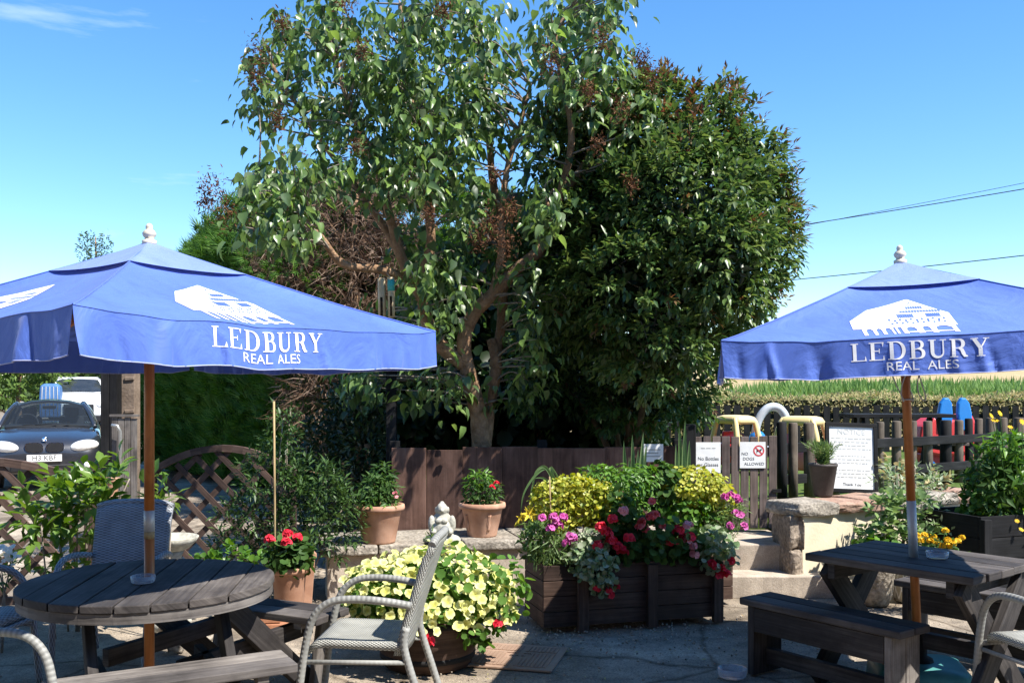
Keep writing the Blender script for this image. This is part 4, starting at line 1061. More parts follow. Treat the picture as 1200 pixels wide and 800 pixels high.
L['far'] = leaf('distant_leaf', [(.06, .11, .025), (.11, .18, .04), (.16, .24, .06)], .3, .6, .2)
L['fard'] = leaf('distant_dark_leaf', [(.03, .055, .02), (.05, .085, .028), (.075, .12, .035)], .25, .6, .2)
L['crop'] = leaf('crop_leaf', [(.11, .20, .05), (.18, .29, .08), (.25, .35, .12)], .3, .6, .2)
L['hedge'] = leaf('clipped_hedge_leaf', [(.22, .23, .08), (.36, .31, .15), (.45, .38, .20), (.17, .22, .07)], .25, .7, .15)
PT = {}
PT['yellow'] = petal('pale_yellow_petal', (.74, .74, .24), (.62, .58, .08), (.82, .83, .46), .3)
PT['red'] = petal('red_petal', (.74, .02, .05), (.55, .01, .03), (.82, .06, .10), .25)
PT['coral'] = petal('coral_petal', (.75, .10, .12), (.6, .04, .06), (.8, .25, .25), .2)
PT['pink'] = petal('pink_petal', (.78, .30, .33), (.7, .2, .22), (.85, .45, .45), .25)
PT['mag'] = petal('magenta_petal', (.68, .10, .42), (.5, .05, .25), (.74, .22, .55), .25)
PT['gold'] = petal('golden_petal', (.80, .48, .02), (.70, .32, .01), (.85, .62, .04), .2)
PT['lily'] = petal('lily_petal', (.85, .62, .03), (.75, .45, .02), (.85, .7, .08), .25)
PT['white'] = petal('white_petal', (.82, .82, .78), (.7, .7, .5), (.85, .85, .82), .25)

def shell_pts(n, c, r, lo=.55, hi=1.0, flat_bottom=None):
    """points in an ellipsoid's outer shell, with outward normals; a little lumpy"""
    u = rv(n); k = RNG.uniform(lo, hi, n) ** .6
    lump = np.array([1 + .16 * noise.noise(Vector((a * 2.3 + c[0], b * 2.3 + c[1], d * 2.3))) for a, b, d in u])
    p = u * np.array(r) * (k * lump)[:, None]
    if flat_bottom is not None:
        m_ = p[:, 2] > flat_bottom; p, u = p[m_], u[m_]
    return p + np.array(c), unit(u / np.array(r))
def mound(name, c, r, n, T, size, m, parent, up=.4, wild=.7, lo=.35, fb=None, droop=0.0):
    p, u = shell_pts(n, c, r, lo, 1.0, fb)
    k = len(p)
    nr = unit(u + np.array([0, 0, up]) + rv(k) * wild)
    yd = unit(u * .8 + rv(k) * .8 + np.array([0, 0, -droop]))
    yd = unit(yd - nr * (yd * nr).sum(1, keepdims=True) * .8)
    s = RNG.uniform(.65, 1.25, k) * size
    return scatter(name, T, p, yd, nr, s, m, parent)
def blooms(name, pts, nrms, size, m, parent, T=None):
    pts = np.asarray(pts, float); k = len(pts)
    nr = unit(np.asarray(nrms, float) + rv(k) * .35)
    yd = np.cross(nr, rv(k))
    return scatter(name, T or BLOOM, pts, yd, nr, RNG.uniform(.75, 1.2, k) * size, m, parent)
def heads(name, cs, rad, per, size, m, parent):
    """round flower heads made of florets"""
    P_, N_ = [], []
    for c in cs:
        u = rv(per); u[:, 2] = np.abs(u[:, 2]) * .9 - .2 * (RNG.random(per) < .3)
        u = unit(u); P_.append(np.array(c) + u * rad * RNG.uniform(.75, 1.05, (per, 1))); N_.append(u)
    return blooms(name, np.concatenate(P_), np.concatenate(N_), size, m, parent)
def stems(name, pairs, r, m, parent, seg=5, bend=.04):
    bm = BM()
    for a, b in pairs:
        a, b = Vector(a), Vector(b); mid = a.lerp(b, .5) + Vector((random.uniform(-bend, bend), random.uniform(-bend, bend), random.uniform(0, bend)))
        tube(bm, smooth_path([a, mid, b], 3), [r * (1 - .5 * i / 6) for i in range(7)], seg)
    return obj(name, bm, m, parent, world=True)

# ------------------------------------------------------------------ lilac
def cluster_tree(blobs, limbs, d0, dz, n_clusters, per, rad):
    pass
lil = thing('lilac_tree', 'tall lilac with twisted pale trunk, drooping heart leaves and brown seed heads', 'tree', (P(563, 520, 9.1).x, 9.1, .40))
def wp(q, d0=9.05):
    return P(q[0], q[1], d0 + (q[2] if len(q) > 2 else 0))
limbs = [
 ([(563, 566), (563, 522), (560, 482, -.02), (549, 440, -.05), (543, 402, -.1), (556, 366, -.1), (577, 344, -.12), (602, 318, -.15), (630, 293, -.2), (641, 262, -.2), (656, 232, -.15), (688, 188, 0), (700, 130, .1), (692, 60, .2), (700, 10, .2)], 11.8, 3.5),
 ([(569, 560, .1), (568, 515, .12), (576, 462, .1), (582, 425, .1), (577, 398, .15)], 9.5, 6),
 ([(580, 430, .12), (590, 360, .25), (592, 290, .3), (578, 210, .3), (570, 120, .2), (560, 40, .1), (552, -10, .1)], 7, 2.5),
 ([(548, 430, -.05), (520, 408, -.1), (503, 380, -.12), (490, 340, -.15), (470, 300, -.2), (457, 258, -.2), (440, 190, -.2), (412, 130, -.2), (390, 60, -.1)], 10, 3),
 ([(490, 340, -.15), (504, 292, -.25), (503, 242, -.3), (492, 160, -.3), (475, 70, -.25), (470, 5, -.2)], 7, 2.5),
 ([(486, 330, -.15), (447, 316, -.45), (402, 309, -.7), (372, 272, -.9), (332, 236, -.9), (302, 230, -.8)], 6, 2.2),
 ([(470, 300, -.2), (432, 240, -.05), (380, 170, .1), (345, 120, .1), (318, 75, .1)], 5, 2),
 ([(575, 346, -.12), (586, 300, -.2), (588, 240, -.25), (600, 180, -.2), (622, 100, -.1)], 6, 2.2),
 ([(656, 232, -.15), (668, 170, -.3), (664, 110, -.3), (650, 50, -.2), (668, 8, -.1)], 5, 2),
 ([(688, 188, 0), (722, 150, -.1), (748, 108, 0)], 4, 2),
 ([(635, 286, -.2), (648, 268, -.35), (640, 238, -.45)], 6, 3),
]
bm = BM(); samples = []
for i, (pts, r0, r1) in enumerate(limbs):
    W_ = smooth_path([wp(q) for q in pts], 6); nn = len(W_)
    W_ = [p + Vector((noise.noise(p * 3), noise.noise(p * 3 + Vector((5, 0, 0))), 0)) * .02 for p in W_]
    rr = [(r0 + (r1 - r0) * (j / (nn - 1)) ** .8) * 9 / FPX * (1 + .14 * noise.noise(p * 6)) for j, p in enumerate(W_)]
    tube(bm, W_, rr, 12)
    samples += [(p, r) for p, r in zip(W_, rr) if p.z > 1.5]
obj('trunk', bm, M['bark'], lil, world=True)
lblobs = [(330, 70, 38, 42, .1, 1.0), (318, 118, 26, 30, .1, .7), (395, 40, 42, 48, 0, 1), (460, 60, 62, 60, -.2, 1.4), (530, 25, 50, 48, 0, 1.1), (578, 70, 36, 62, .1, .9), (555, 130, 48, 48, .1, .9), (390, 130, 45, 45, 0, .7),
          (440, 135, 60, 50, -.2, 1.1), (500, 160, 70, 60, -.2, 1.3), (450, 200, 65, 42, -.3, 1.0), (540, 225, 45, 45, -.1, .7), (345, 208, 55, 26, -.7, .8), (322, 232, 28, 30, -.8, .7), (335, 258, 40, 26, -1.0, .7), (290, 262, 14, 14, -.8, .2),
          (612, 262, 42, 38, -.3, .8), (640, 238, 28, 30, -.4, .5), (560, 300, 50, 40, -.1, .7), (505, 300, 38, 40, -.1, .6), (624, 350, 30, 42, -.5, .5), (515, 345, 34, 44, -.7, .8), (470, 385, 38, 36, .2, .6), (626, 408, 26, 34, -.45, .4), (606, 458, 28, 18, -.4, .3), (450, 450, 50, 30, -.3, .7), (512, 440, 26, 40, -.5, .6),
          (665, 50, 44, 54, 0, 1.1), (705, 15, 36, 36, .1, .7), (735, 92, 38, 40, 0, .7), (655, 130, 46, 46, 0, .9), (715, 160, 46, 42, 0, .8), (640, 185, 34, 36, .1, .6), (680, 240, 44, 50, .2, .7), (750, 180, 30, 40, .2, .5), (675, 300, 34, 40, .2, .4)]
pos, yd, nr = [], [], []; tw = []
for (px, py, rx, ry_, dd, wgt) in lblobs:
    for _ in range(int(20 * wgt * (rx * ry_) ** .5 / 45 + 4)):
        a = random.uniform(0, 2 * pi); q = random.random() ** .5
        cx_, cy_ = px + rx * q * cos(a), py + ry_ * q * sin(a)
        if any(((cx_ - gx_) / gr) ** 2 + ((cy_ - gy_) / gs) ** 2 < 1 for gx_, gy_, gr, gs in ((606, 148, 15, 44), (587, 196, 17, 22), (628, 14, 13, 26), (392, 186, 12, 14), (424, 10, 10, 26), (420, 262, 46, 24), (400, 290, 50, 30))): continue
        c = P(cx_, cy_, 9.0 + dd + (random.uniform(-.75, .5) if py < 240 or dd < -.75 else random.uniform(.02, .7)))
        best = min(samples, key=lambda s: (s[0] - c).length + (.5 if s[0].z > c.z else 0))
        tw.append((best[0], c, min(best[1] * .75, .0115)))
        for _k in range(random.randint(13, 20)):
            o = Vector((random.gauss(0, .085), random.gauss(0, .085), random.gauss(0, .10)))
            pos.append(c + o); od = Vector((o.x, o.y, 0)).normalized()
            yd.append(od * random.uniform(.3, .9) + Vector((random.gauss(0, .25), random.gauss(0, .25), -random.uniform(.25, 1.1))))
            nr.append(od * .5 + Vector((random.gauss(0, .35), random.gauss(0, .35), random.uniform(.3, 1))))
bm = BM()
for a, b, r in tw:
    if (b - a).length > 1.3: continue
    mid = a.lerp(b, .55) + Vector((random.uniform(-.06, .06), random.uniform(-.06, .06), random.uniform(-.02, .10)))
    pp = smooth_path([a, mid, b], 4); tube(bm, pp, [r * (1 - .7 * i / (len(pp) - 1)) for i in range(len(pp))], 5)
obj('twigs', bm, M['palebark'], lil, world=True)
pos, yd, nr = (np.array([tuple(v) for v in q]) for q in (pos, yd, nr)); hf = RNG.random(len(pos)) < .5
for q, T_ in ((hf, HEART), (~hf, HEARTC)):
    scatter('leaves', T_, pos[q], yd[q], nr[q], RNG.uniform(.06, .118, q.sum()) * RNG.choice([.7, 1, 1.08], q.sum()), L['lilac'], lil)
sp = []
for (px, py, dd, r) in ((303, 62, 0, 18), (298, 88, 0, 14), (325, 140, 0, 12), (348, 190, -.1, 16), (330, 28, .1, 12), (405, 5, -.1, 16), (248, 222, -.3, 16), (262, 250, -.35, 18), (240, 236, -.3, 10), (290, 262, -.4, 14), (505, 250, -.45, 10), (575, 262, -.35, 14), (592, 285, -.4, 16), (560, 280, -.3, 12), (598, 248, -.3, 12), (706, 45, -.1, 14), (765, 92, 0, 14), (752, 70, 0, 12), (645, 72, -.2, 14), (690, 108, -.2, 12), (728, 128, -.2, 14), (580, 205, -.2, 10), (425, 60, -.4, 10), (520, 12, -.2, 12), (420, 170, -.5, 10), (740, 215, -.1, 10), (700, 170, -.2, 11)):
    c = np.array(P(px, py, 8.12 + dd)); n_ = 260 if r > 11 else 170
    q = RNG.normal(size=(n_, 3)) * np.array([.45, .40, .66]) * r * .0070
    sp.append(c + q)
TWIGF = ([(-.11, 0, 0), (.11, 0, 0), (-.14, .55, .1), (.14, .55, .1), (0, 1, -.1)], [(0, 1, 3, 2), (2, 3, 4)])
sp = np.concatenate(sp); scatter('seed_heads', TWIGF, sp, rv(len(sp)), rv(len(sp)), RNG.uniform(.010, .042, len(sp)), L['seed'], lil)

# ------------------------------------------------------------------ broad glossy shrub-tree right of the lilac
pho = thing('evergreen_tree', 'broad rounded glossy evergreen with reddish shoot tips, right of the lilac', 'tree', (1.35, 10.1, .45))
pb_ = [(800, 160, 78, 55), (860, 192, 48, 46), (826, 250, 82, 64), (886, 284, 38, 50), (856, 332, 54, 42), (775, 260, 92, 85), (795, 345, 80, 72), (738, 330, 82, 85), (800, 418, 52, 56), (762, 462, 58, 42), (700, 410, 70, 72), (680, 320, 58, 85), (712, 230, 62, 60), (722, 145, 48, 46), (690, 170, 44, 56), (640, 430, 40, 60)]
B3 = []
FRONT = [(800, 245, 82, 72, 8.55), (838, 302, 52, 50, 8.5), (742, 330, 60, 62, 8.65), (768, 400, 52, 40, 8.75), (715, 260, 46, 50, 9.0)]
for px, py, rx, ry_, d in FRONT:
    B3.append((np.array(P(px, py, d)), np.array([rx * d / FPX, .5, ry_ * d / FPX])))
for i, (px, py, rx, ry_) in enumerate(pb_):
    d = 9.25 + (.35 if px < 720 else 0) - .2 * ((i * 37) % 5) / 5 + (.75 if py > 380 else 0)
    c = P(px, py, d); B3.append((np.array(c), np.array([rx * d / FPX, max(.45, (rx + ry_) / 2 * d / FPX * .95), ry_ * d / FPX])))
sp_p, sp_u = [], []
for c, r in B3:
    n = int(430 * r[0] * r[2] / .36) + 60
    p, u = shell_pts(n, c, r, .72, 1.06)
    dent = np.array([noise.noise(Vector(q) * 2.6) + .55 * noise.noise(Vector(q) * 6.5) for q in p])
    p = p + u * (dent * .20)[:, None]
    keep = np.ones(len(p), bool)
    for c2, r2 in B3:
        if c2 is c: continue
        keep &= (((p - c2) / (r2 * .80)) ** 2).sum(1) > 1
    keep |= RNG.random(len(p)) < .12
    keep &= ~((p[:, 1] > 10.0) & (RNG.random(len(p)) < .55))
    keep &= dent > -.42
    sp_p.append(p[keep]); sp_u.append(u[keep])
sp_p = np.concatenate(sp_p); sp_u = np.concatenate(sp_u)
def sprays(p, u, per, ln, size, spread=.9):
    n = len(p); ax = unit(u + rv(n) * .55 + np.array([0, 0, .15]))
    pp = np.repeat(p, per, 0); aa = np.repeat(ax, per, 0)
    t = np.tile(np.linspace(0, 1, per), n)[:, None]
    side = rv(n * per); side = unit(side - aa * (side * aa).sum(1, keepdims=True))
    pos_ = pp + aa * t * ln + side * .012
    yd_ = unit(aa * (.35 + .6 * t) + side * spread * (1.1 - .5 * t) + np.array([0, 0, -.18]))
    nr_ = unit(np.cross(np.cross(yd_, np.array([0, 0, 1.0]) + rv(n * per) * .3), yd_) * 1.0 + rv(n * per) * .25)
    return pos_, yd_, nr_, RNG.uniform(.7, 1.2, n * per) * size
a, b, c, s = sprays(sp_p, sp_u, 10, .15, .082)
scatter('leaves', OVAL, a, b, c, s, L['photinia'], pho)
# longer shoots that break the outline
oi = RNG.choice(len(sp_p), 260, replace=False); oi = oi[sp_u[oi][:, 2] > -.5]
for f_ in (.05, .12):
    a, b, c, s = sprays(sp_p[oi] + (sp_u[oi] + np.array([.15, 0, .25])) * f_, sp_u[oi] + np.array([.2, 0, .3]), 6, .13, .085)
    scatter('shoots', LANCE, a, b, c, s, L['photinia'], pho)
# inner leaves close the crown, its inner shade put into their dark colour
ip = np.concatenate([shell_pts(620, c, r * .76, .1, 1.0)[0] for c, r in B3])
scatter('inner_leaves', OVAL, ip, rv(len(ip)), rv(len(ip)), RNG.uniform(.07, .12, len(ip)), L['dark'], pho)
zt_ = sp_p[:, 2]; sel = np.zeros(len(sp_p), bool)
for i, p in enumerate(sp_p):
    px = 600 + p[0] / p[1] * FPX; py = HOR - (p[2] - EYE) / p[1] * FPX
    up = py < 150 + .55 * max(0, px - 860) + 14 or (px > 905 and py < 300)
    sel[i] = up and sp_u[i][2] > -.1
si = np.where((sel & (RNG.random(len(sel)) < .50)) | (RNG.random(len(sel)) < .03))[0]
a, b, c, s = sprays(sp_p[si] + sp_u[si] * .06, sp_u[si] + np.array([0.15, 0, .5]), 10, .17, .075, .7)
scatter('young_shoots', LANCE, a, b, c, s, L['young'], pho)
bm = BM()
for q in range(9):
    tgt = B3[(q * 5) % len(B3)][0]; a = Vector((1.2 + .06 * (q % 3), 10.15 + .05 * q, .35)); e = Vector(tgt)
    pp = smooth_path([a, a.lerp(e, .4) + Vector((0, 0, .3)), e], 5); tube(bm, pp, [.045 * (1 - .75 * i / (len(pp) - 1)) for i in range(len(pp))], 8)
obj('trunk', bm, M['bark'], pho, world=True)
# dead grey twig tangle hanging on its near face
bm = BM()
for k in range(60):
    a = P(random.gauss(752, 26), random.gauss(330, 45), 8.62 + random.uniform(-.1, .2)); v = Vector((random.gauss(.1, .12), random.gauss(-.03, .1), random.gauss(-.05, .14)))
    tube(bm, smooth_path([a, a + v * .5 + Vector((0, 0, random.uniform(-.04, .05))), a + v], 3), .0035, 4)
obj('bare_twigs', bm, M['palebark'], pho, world=True)

# low overgrown evergreens closing the shade behind the fence
def leafmass(name, label, cat, blobs, d0, n, size, m, T=ROUND, group=None, kind=None, inner=True, stem=True):
    b0 = blobs[0]; t = thing(name, label, cat, (P(b0[0], b0[1], d0).x, d0, 0.0), 0, group)
    ps, us = [], []
    for bl in blobs:
        px, py, rx, ry_ = bl[:4]; d = d0 + (bl[4] if len(bl) > 4 else 0)
        c = np.array(P(px, py, d)); r = np.array([rx * d / FPX, max(.3, min(rx, ry_) * d / FPX), ry_ * d / FPX])
        p, u = shell_pts(int(n), c, r, .25, 1.05); ps.append(p); us.append(u)
    p = np.concatenate(ps); u = np.concatenate(us); k = len(p)
    nr_ = unit(u + rv(k) * .8 + np.array([0, 0, .4])); yd_ = unit(u * .6 + rv(k))
    scatter('leaves', T, p, yd_, nr_, RNG.uniform(.7, 1.3, k) * size, m, t)
    if stem:
        bm = BM()
        for bl in blobs[:4]:
            e = P(bl[0], bl[1], d0 + (bl[4] if len(bl) > 4 else 0)); tube(bm, smooth_path([(e.x * .9 + t.location.x * .1, e.y, 0.0), e.lerp(Vector((e.x, e.y, 0)), .5) + Vector((.05, .05, 0)), e], 4), .03, 7)
        obj('stem', bm, M['bark'], t, world=True)
    return t
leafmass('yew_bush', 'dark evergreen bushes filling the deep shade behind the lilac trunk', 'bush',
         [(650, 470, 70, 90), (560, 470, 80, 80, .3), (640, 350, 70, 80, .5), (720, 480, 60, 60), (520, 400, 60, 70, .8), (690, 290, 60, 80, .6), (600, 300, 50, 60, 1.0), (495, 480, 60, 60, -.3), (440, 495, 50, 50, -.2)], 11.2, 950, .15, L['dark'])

# ------------------------------------------------------------------ big conifer hedge, its sunlit top and dead patch
con = thing('conifer_hedge', 'huge clipped dark green conifer hedge behind the left parasol', 'hedge', (-4.9, 16.6, 0))
HA, HB_ = Vector((-7.69, 20.0, 0)), Vector((-2.05, 13.2, 0)); hd = (HB_ - HA).normalized(); hn = Vector((-abs(hd.y), -abs(hd.x), 0)); HL = (HB_ - HA).length
def htop(p):
    px = 600 + p.x / p.y * FPX
    py = np.interp(px, [150, 166, 190, 205, 225, 250, 300, 420, 475], [318, 306, 296, 268, 246, 228, 214, 206, 230])
    return EYE + (HOR - py) / FPX * p.y
hp, hq = [], []
for _ in range(12500):
    t_ = random.random(); f_ = HA + hd * (HL * t_); zt_ = htop(f_); z = random.uniform(.15, zt_)
    b_ = .26 * noise.noise(Vector((t_ * 7, z * .8, 1))) + .13 * noise.noise(Vector((t_ * 20, z * 2.3, 4))); rnd = max(0, z - zt_ + 1.1) ** 2 * .7
    p = f_ + hn * (b_ - rnd); hp.append((p.x, p.y, z)); hq.append((hn.x, hn.y, .3))
for _ in range(5200):
    t_ = random.random(); w_ = random.uniform(.4, 2.8); f_ = HA + hd * (HL * t_); p = f_ - hn * w_
    hp.append((p.x, p.y, htop(f_) + .18 * noise.noise(Vector((p.x * 1.3, p.y * 1.3, 2))))); hq.append((-.1, -.1, 1))
for E_, s_ in ((HA, -1), (HB_, 1)):
    for _ in range(2800):
        w_ = random.uniform(0, 2.8); z = random.uniform(.15, htop(E_)); p = E_ - hn * w_ + hd * (s_ * .18 * noise.noise(Vector((w_, z, 6))))
        hp.append((p.x, p.y, z)); hq.append((hd.x * s_, hd.y * s_, .25))
p = np.array(hp); n = np.array(hq, float); k = len(p); yd_ = unit(n * .55 + np.array([0, 0, .35]) + rv(k) * .5); nr_ = unit(n + rv(k) * .7)
scatter('foliage', SPRAY, p - unit(n) * RNG.uniform(0, .16, (k, 1)), yd_, nr_, RNG.uniform(.16, .34, k), L['conifer'], con)
M['inner'] = surf('shaded_hedge_core', (.012, .016, .008), (.03, .032, .018), 1, 8, 6, .8, 20, .05, dist=.05)  # for the solid hedge cores, inner shade put into a near-black colour
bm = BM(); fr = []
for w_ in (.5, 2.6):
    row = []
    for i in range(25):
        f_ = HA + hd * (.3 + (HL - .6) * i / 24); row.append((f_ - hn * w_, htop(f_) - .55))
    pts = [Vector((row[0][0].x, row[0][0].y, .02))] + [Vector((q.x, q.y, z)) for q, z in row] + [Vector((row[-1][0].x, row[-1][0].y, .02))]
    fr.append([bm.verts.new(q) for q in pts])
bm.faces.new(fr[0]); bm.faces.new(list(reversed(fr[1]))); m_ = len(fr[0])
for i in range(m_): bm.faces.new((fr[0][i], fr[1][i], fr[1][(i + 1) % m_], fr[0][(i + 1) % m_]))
obj('dark_core', bm, M['inner'], con, world=True)

ded = thing('dead_conifer', 'dead conifer with bare brown twigs between the hedge and the lilac', 'tree', (P(410, 400, 12.2).x, 12.2, 0))
dp, du = [], []
for (px, py, rx, ry_, n_) in ((405, 260, 58, 60, 1500), (425, 330, 60, 62, 1700), (375, 335, 40, 50, 900), (440, 395, 40, 48, 800), (372, 470, 48, 55, 900), (395, 420, 46, 50, 700), (330, 300, 40, 40, 500), (470, 250, 36, 60, 600)):
    c = P(px, py, 12.2); r = [rx * 12.2 / FPX, .45, ry_ * 12.2 / FPX]
    a, b = shell_pts(n_, c, r, .45, 1.0); dp.append(a); du.append(b)
dp = np.concatenate(dp); du = np.concatenate(du); k = len(dp)
yd_ = unit(du * .5 + rv(k) * .8 + np.array([0, -.1, -.45]))
scatter('dead_twigs', TWIG, dp, yd_, unit(du + rv(k) * .5), RNG.uniform(.10, .34, k) , L['brown'], ded)
i2 = RNG.random(k) < .35
scatter('dead_sprays', SPRAY, dp[i2] + du[i2] * .03, yd_[i2], unit(du[i2] + rv(i2.sum()) * .6), RNG.uniform(.05, .11, i2.sum()), L['brown'], ded)
gp_, gu = shell_pts(520, P(340, 330, 12.0), [.7, .3, .6], .6, 1.05)
scatter('live_sprays', SPRAY, gp_, unit(gu + rv(len(gp_)) * .5), unit(gu + rv(len(gp_)) * .6), RNG.uniform(.10, .2, len(gp_)), L['conifer'], ded)
bm = BM(); tube(bm, [(P(410, 0, 12.3).x, 12.35, 0), (P(412, 0, 12.3).x, 12.35, 2), (P(416, 0, 12.3).x, 12.4, 4.2)], [.13, .1, .03], 10)
for i in range(46):
    z = random.uniform(.6, 4.1); a = random.uniform(0, 2 * pi); l_ = random.uniform(.4, .85) * (1.15 - z / 6)
    s = Vector((P(412, 0, 12.3).x, 12.36, z)); e = s + Vector((cos(a) * l_, sin(a) * l_ * .7, random.uniform(-.05, .35)))
    tube(bm, smooth_path([s, s.lerp(e, .5) + Vector((0, 0, -.06)), e], 3), [.016 * (1 - .7 * j / 6) for j in range(7)], 5)
obj('trunk', bm, M['bark'], ded, world=True)
ic = P(405, 340, 12.6)
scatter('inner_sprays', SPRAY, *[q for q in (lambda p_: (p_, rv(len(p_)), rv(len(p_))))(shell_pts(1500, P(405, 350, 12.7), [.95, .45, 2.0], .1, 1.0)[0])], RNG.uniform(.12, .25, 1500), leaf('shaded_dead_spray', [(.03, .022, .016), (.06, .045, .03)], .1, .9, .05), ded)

# ------------------------------------------------------------------ shrubs at the left
def shrub(name, label, cat, blobs, d0, n, T, size, m, droop=.1, up=.5, stem=True, group=None):
    b0 = blobs[0]; c0 = P(b0[0], b0[1], d0); t = thing(name, label, cat, (c0.x, d0, 0), 0, group)
    ps, us = [], []
    for bl in blobs:
        px, py, rx, ry_ = bl[:4]; d = d0 + (bl[4] if len(bl) > 4 else 0)
        c = np.array(P(px, py, d)); r = np.array([rx * d / FPX, (rx + ry_) / 2 * d / FPX, ry_ * d / FPX])
        p, u = shell_pts(max(8, int(n * 3.2 * r[0] * r[2] / .04)), c, r, .3, 1.05); ps.append(p); us.append(u)
    p = np.concatenate(ps); u = np.concatenate(us)
    ok = p[:, 2] > .03; p, u = p[ok], u[ok]
    a, b, c, s = sprays(p, u + np.array([0, 0, up]), 6, size * 1.2, size, .95)
    scatter('leaves', T, a, b, c, s, m, t)
    if stem:
        pr = []
        for bl in blobs:
            e = P(bl[0], bl[1], d0 + (bl[4] if len(bl) > 4 else 0)); pr.append(((c0.x + (e.x - c0.x) * .4, e.y, 0), e)); pr.append(((c0.x, d0, 0), e + Vector((.05, .05, .08))))
        stems('stem', pr, .008, M['palebark'], t)
    return t
shrub('laurel_shrub', 'bright green large-leaved laurel growing through the brown trellis by the car', 'shrub', [(92, 575, 34, 24), (62, 600, 34, 22), (118, 590, 40, 36), (85, 640, 50, 30), (140, 575, 26, 30), (48, 612, 20, 14, -.2)], 6.75, 6, OVAL, .12, L['laurel'])
shrub('laurel_seedling', 'small lone laurel sprig beside the bird bath', 'shrub', [(188, 592, 12, 10)], 6.6, 8, LANCE, .09, L['laurel'])
wf = shrub('daisy_bush', 'low bush with white flowers at the left picture edge', 'shrub', [(2, 668, 18, 22), (-20, 668, 26, 24)], 6.2, 9, LANCE, .06, L['gera'])
c = np.array(P(-2, 650, 6.1)); q = RNG.normal(size=(46, 3)) * np.array([.085, .05, .05]); blooms('flowers', c + q, np.tile([.1, -.6, .6], (46, 1)), .019, PT['white'], wf)
cl = shrub('climbing_shrub', 'tall leafy climber tied to a bamboo cane behind the red geranium', 'shrub', [(328, 525, 18, 28), (318, 560, 34, 30), (372, 575, 32, 36), (300, 610, 38, 30), (345, 620, 40, 40), (392, 610, 30, 44), (275, 640, 24, 24), (332, 490, 8, 22)], 7.75, 26, LANCE, .066, L['climb'], droop=.3)
bm = BM(); a = P(322, 600, 7.3); tube(bm, [(a.x, 7.3, .02), (a.x, 7.3, .8), P(321, 470, 7.3)], .008, 8); obj('cane', bm, M['polepale'], cl, world=True)
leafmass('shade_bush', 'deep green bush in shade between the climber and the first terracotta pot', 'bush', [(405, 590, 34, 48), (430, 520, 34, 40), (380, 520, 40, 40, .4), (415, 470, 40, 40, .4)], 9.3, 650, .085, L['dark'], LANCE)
shrub('ivy_clump', 'pale green low leaves at the foot of the climber beside the bird bath', 'plant', [(268, 655, 26, 14), (240, 668, 22, 12), (300, 662, 14, 12)], 7.2, 14, ROUND, .05, L['euog'])
# ------------------------------------------------------------------ far left trees, a lone tall one, far field crop
def tree(label, px, py_top, d, w, h_tr, m, seed, nb=7, n=420, size=.26, col='far trees'):
    rs = random.Random(seed); x = (px - 600) / FPX * d; zt_ = EYE + (HOR - py_top) / FPX * d
    t = thing('tree', label, 'tree', (x, d, 0), 0, col)
    ps, us = [], []
    for i in range(nb):
        c = np.array([x + rs.uniform(-.55, .55) * w, d + rs.uniform(-.4, .4) * w, h_tr + (zt_ - h_tr) * (.25 + .6 * rs.random())])
        r = np.array([w * rs.uniform(.3, .5), w * .4, (zt_ - h_tr) * rs.uniform(.18, .32)])
        c[2] = min(c[2], zt_ - r[2]); p, u = shell_pts(n, c, r, .5, 1.05); ps.append(p); us.append(u)
    p = np.concatenate(ps); u = np.concatenate(us); k = len(p)
    scatter('crown', LANCE, p, unit(u + rv(k)), unit(u + rv(k) * .7 + np.array([0, 0, .4])), RNG.uniform(.7, 1.3, k) * size, m, t)
    bm = BM(); tube(bm, [(x, d, 0), (x + .1, d, h_tr), (x, d, zt_ - .5)], [.16, .13, .03], 9)
    for i in range(6):
        a = rs.uniform(0, 6.28); s = Vector((x, d, h_tr * .8 + rs.random() * (zt_ - h_tr) * .5)); tube(bm, [s, s + Vector((cos(a) * w * .5, sin(a) * w * .5, .8))], [.05, .015], 6)
    obj('trunk', bm, M['bark'], t, world=True)
tree('sunlit bushy tree furthest left behind the parked hatchback', 20, 372, 40, 2.3, .4, L['far'], 1, 9, 420, .30)
tree('taller green tree behind the white van', 100, 362, 46, 2.4, .5, L['far'], 2, 9, 420, .32)
tree('darker tree filling the gap between the two greener far ones', 62, 392, 44, 2.0, .3, L['fard'], 5, 9, 420, .3)
tree('dark tree half hidden by the conifer hedge and the tall timber post', 138, 400, 42, 1.6, .3, L['fard'], 6, 7, 420, .28)
tree('pale green tree beyond the picture edge side of the car park', -70, 380, 42, 2.6, .3, L['far'], 9, 8, 420, .3)
tree('lone slim tree whose top shows above the left parasol', 112, 268, 62, 1.15, 6.0, L['fard'], 3, 9, 160, .22)
# field edge: clipped hedge and the tall crop behind it
hg = thing('field_hedge', 'low clipped browning hedge behind the black picket fence', 'hedge', (8, 18.4, .6))
n = 15000; x = RNG.uniform(2.2, 14, n); zt_ = 1.52 + .05 * np.sin(x * 2.1) + RNG.normal(0, .03, n)
top = RNG.random(n) < .45; z = np.where(top, zt_ - RNG.uniform(0, .06, n), RNG.uniform(.6, 1.5, n)); y = np.where(top, RNG.uniform(17.9, 19.0, n), 17.9 + RNG.uniform(-.06, .12, n))
p = np.stack([x, y, z], 1); nn = np.where(top[:, None], [0, -.2, 1.0], [0, -1.0, .3])
scatter('leaves', LANCE, p, rv(n) + nn * .6, unit(nn + rv(n) * .7), RNG.uniform(.05, .10, n), L['hedge'], hg)
bm = BM(); board(bm, (2.3, 18.45, 1.02), (13.9, 18.45, 1.02), .9, .86); obj('dark_core', bm, M['inner'], hg, world=True)
CROPL = ([(0, 0, 0), (-.055, .5, .03), (.055, .5, .03), (0, 1, -.2)], [(0, 2, 3, 1)])
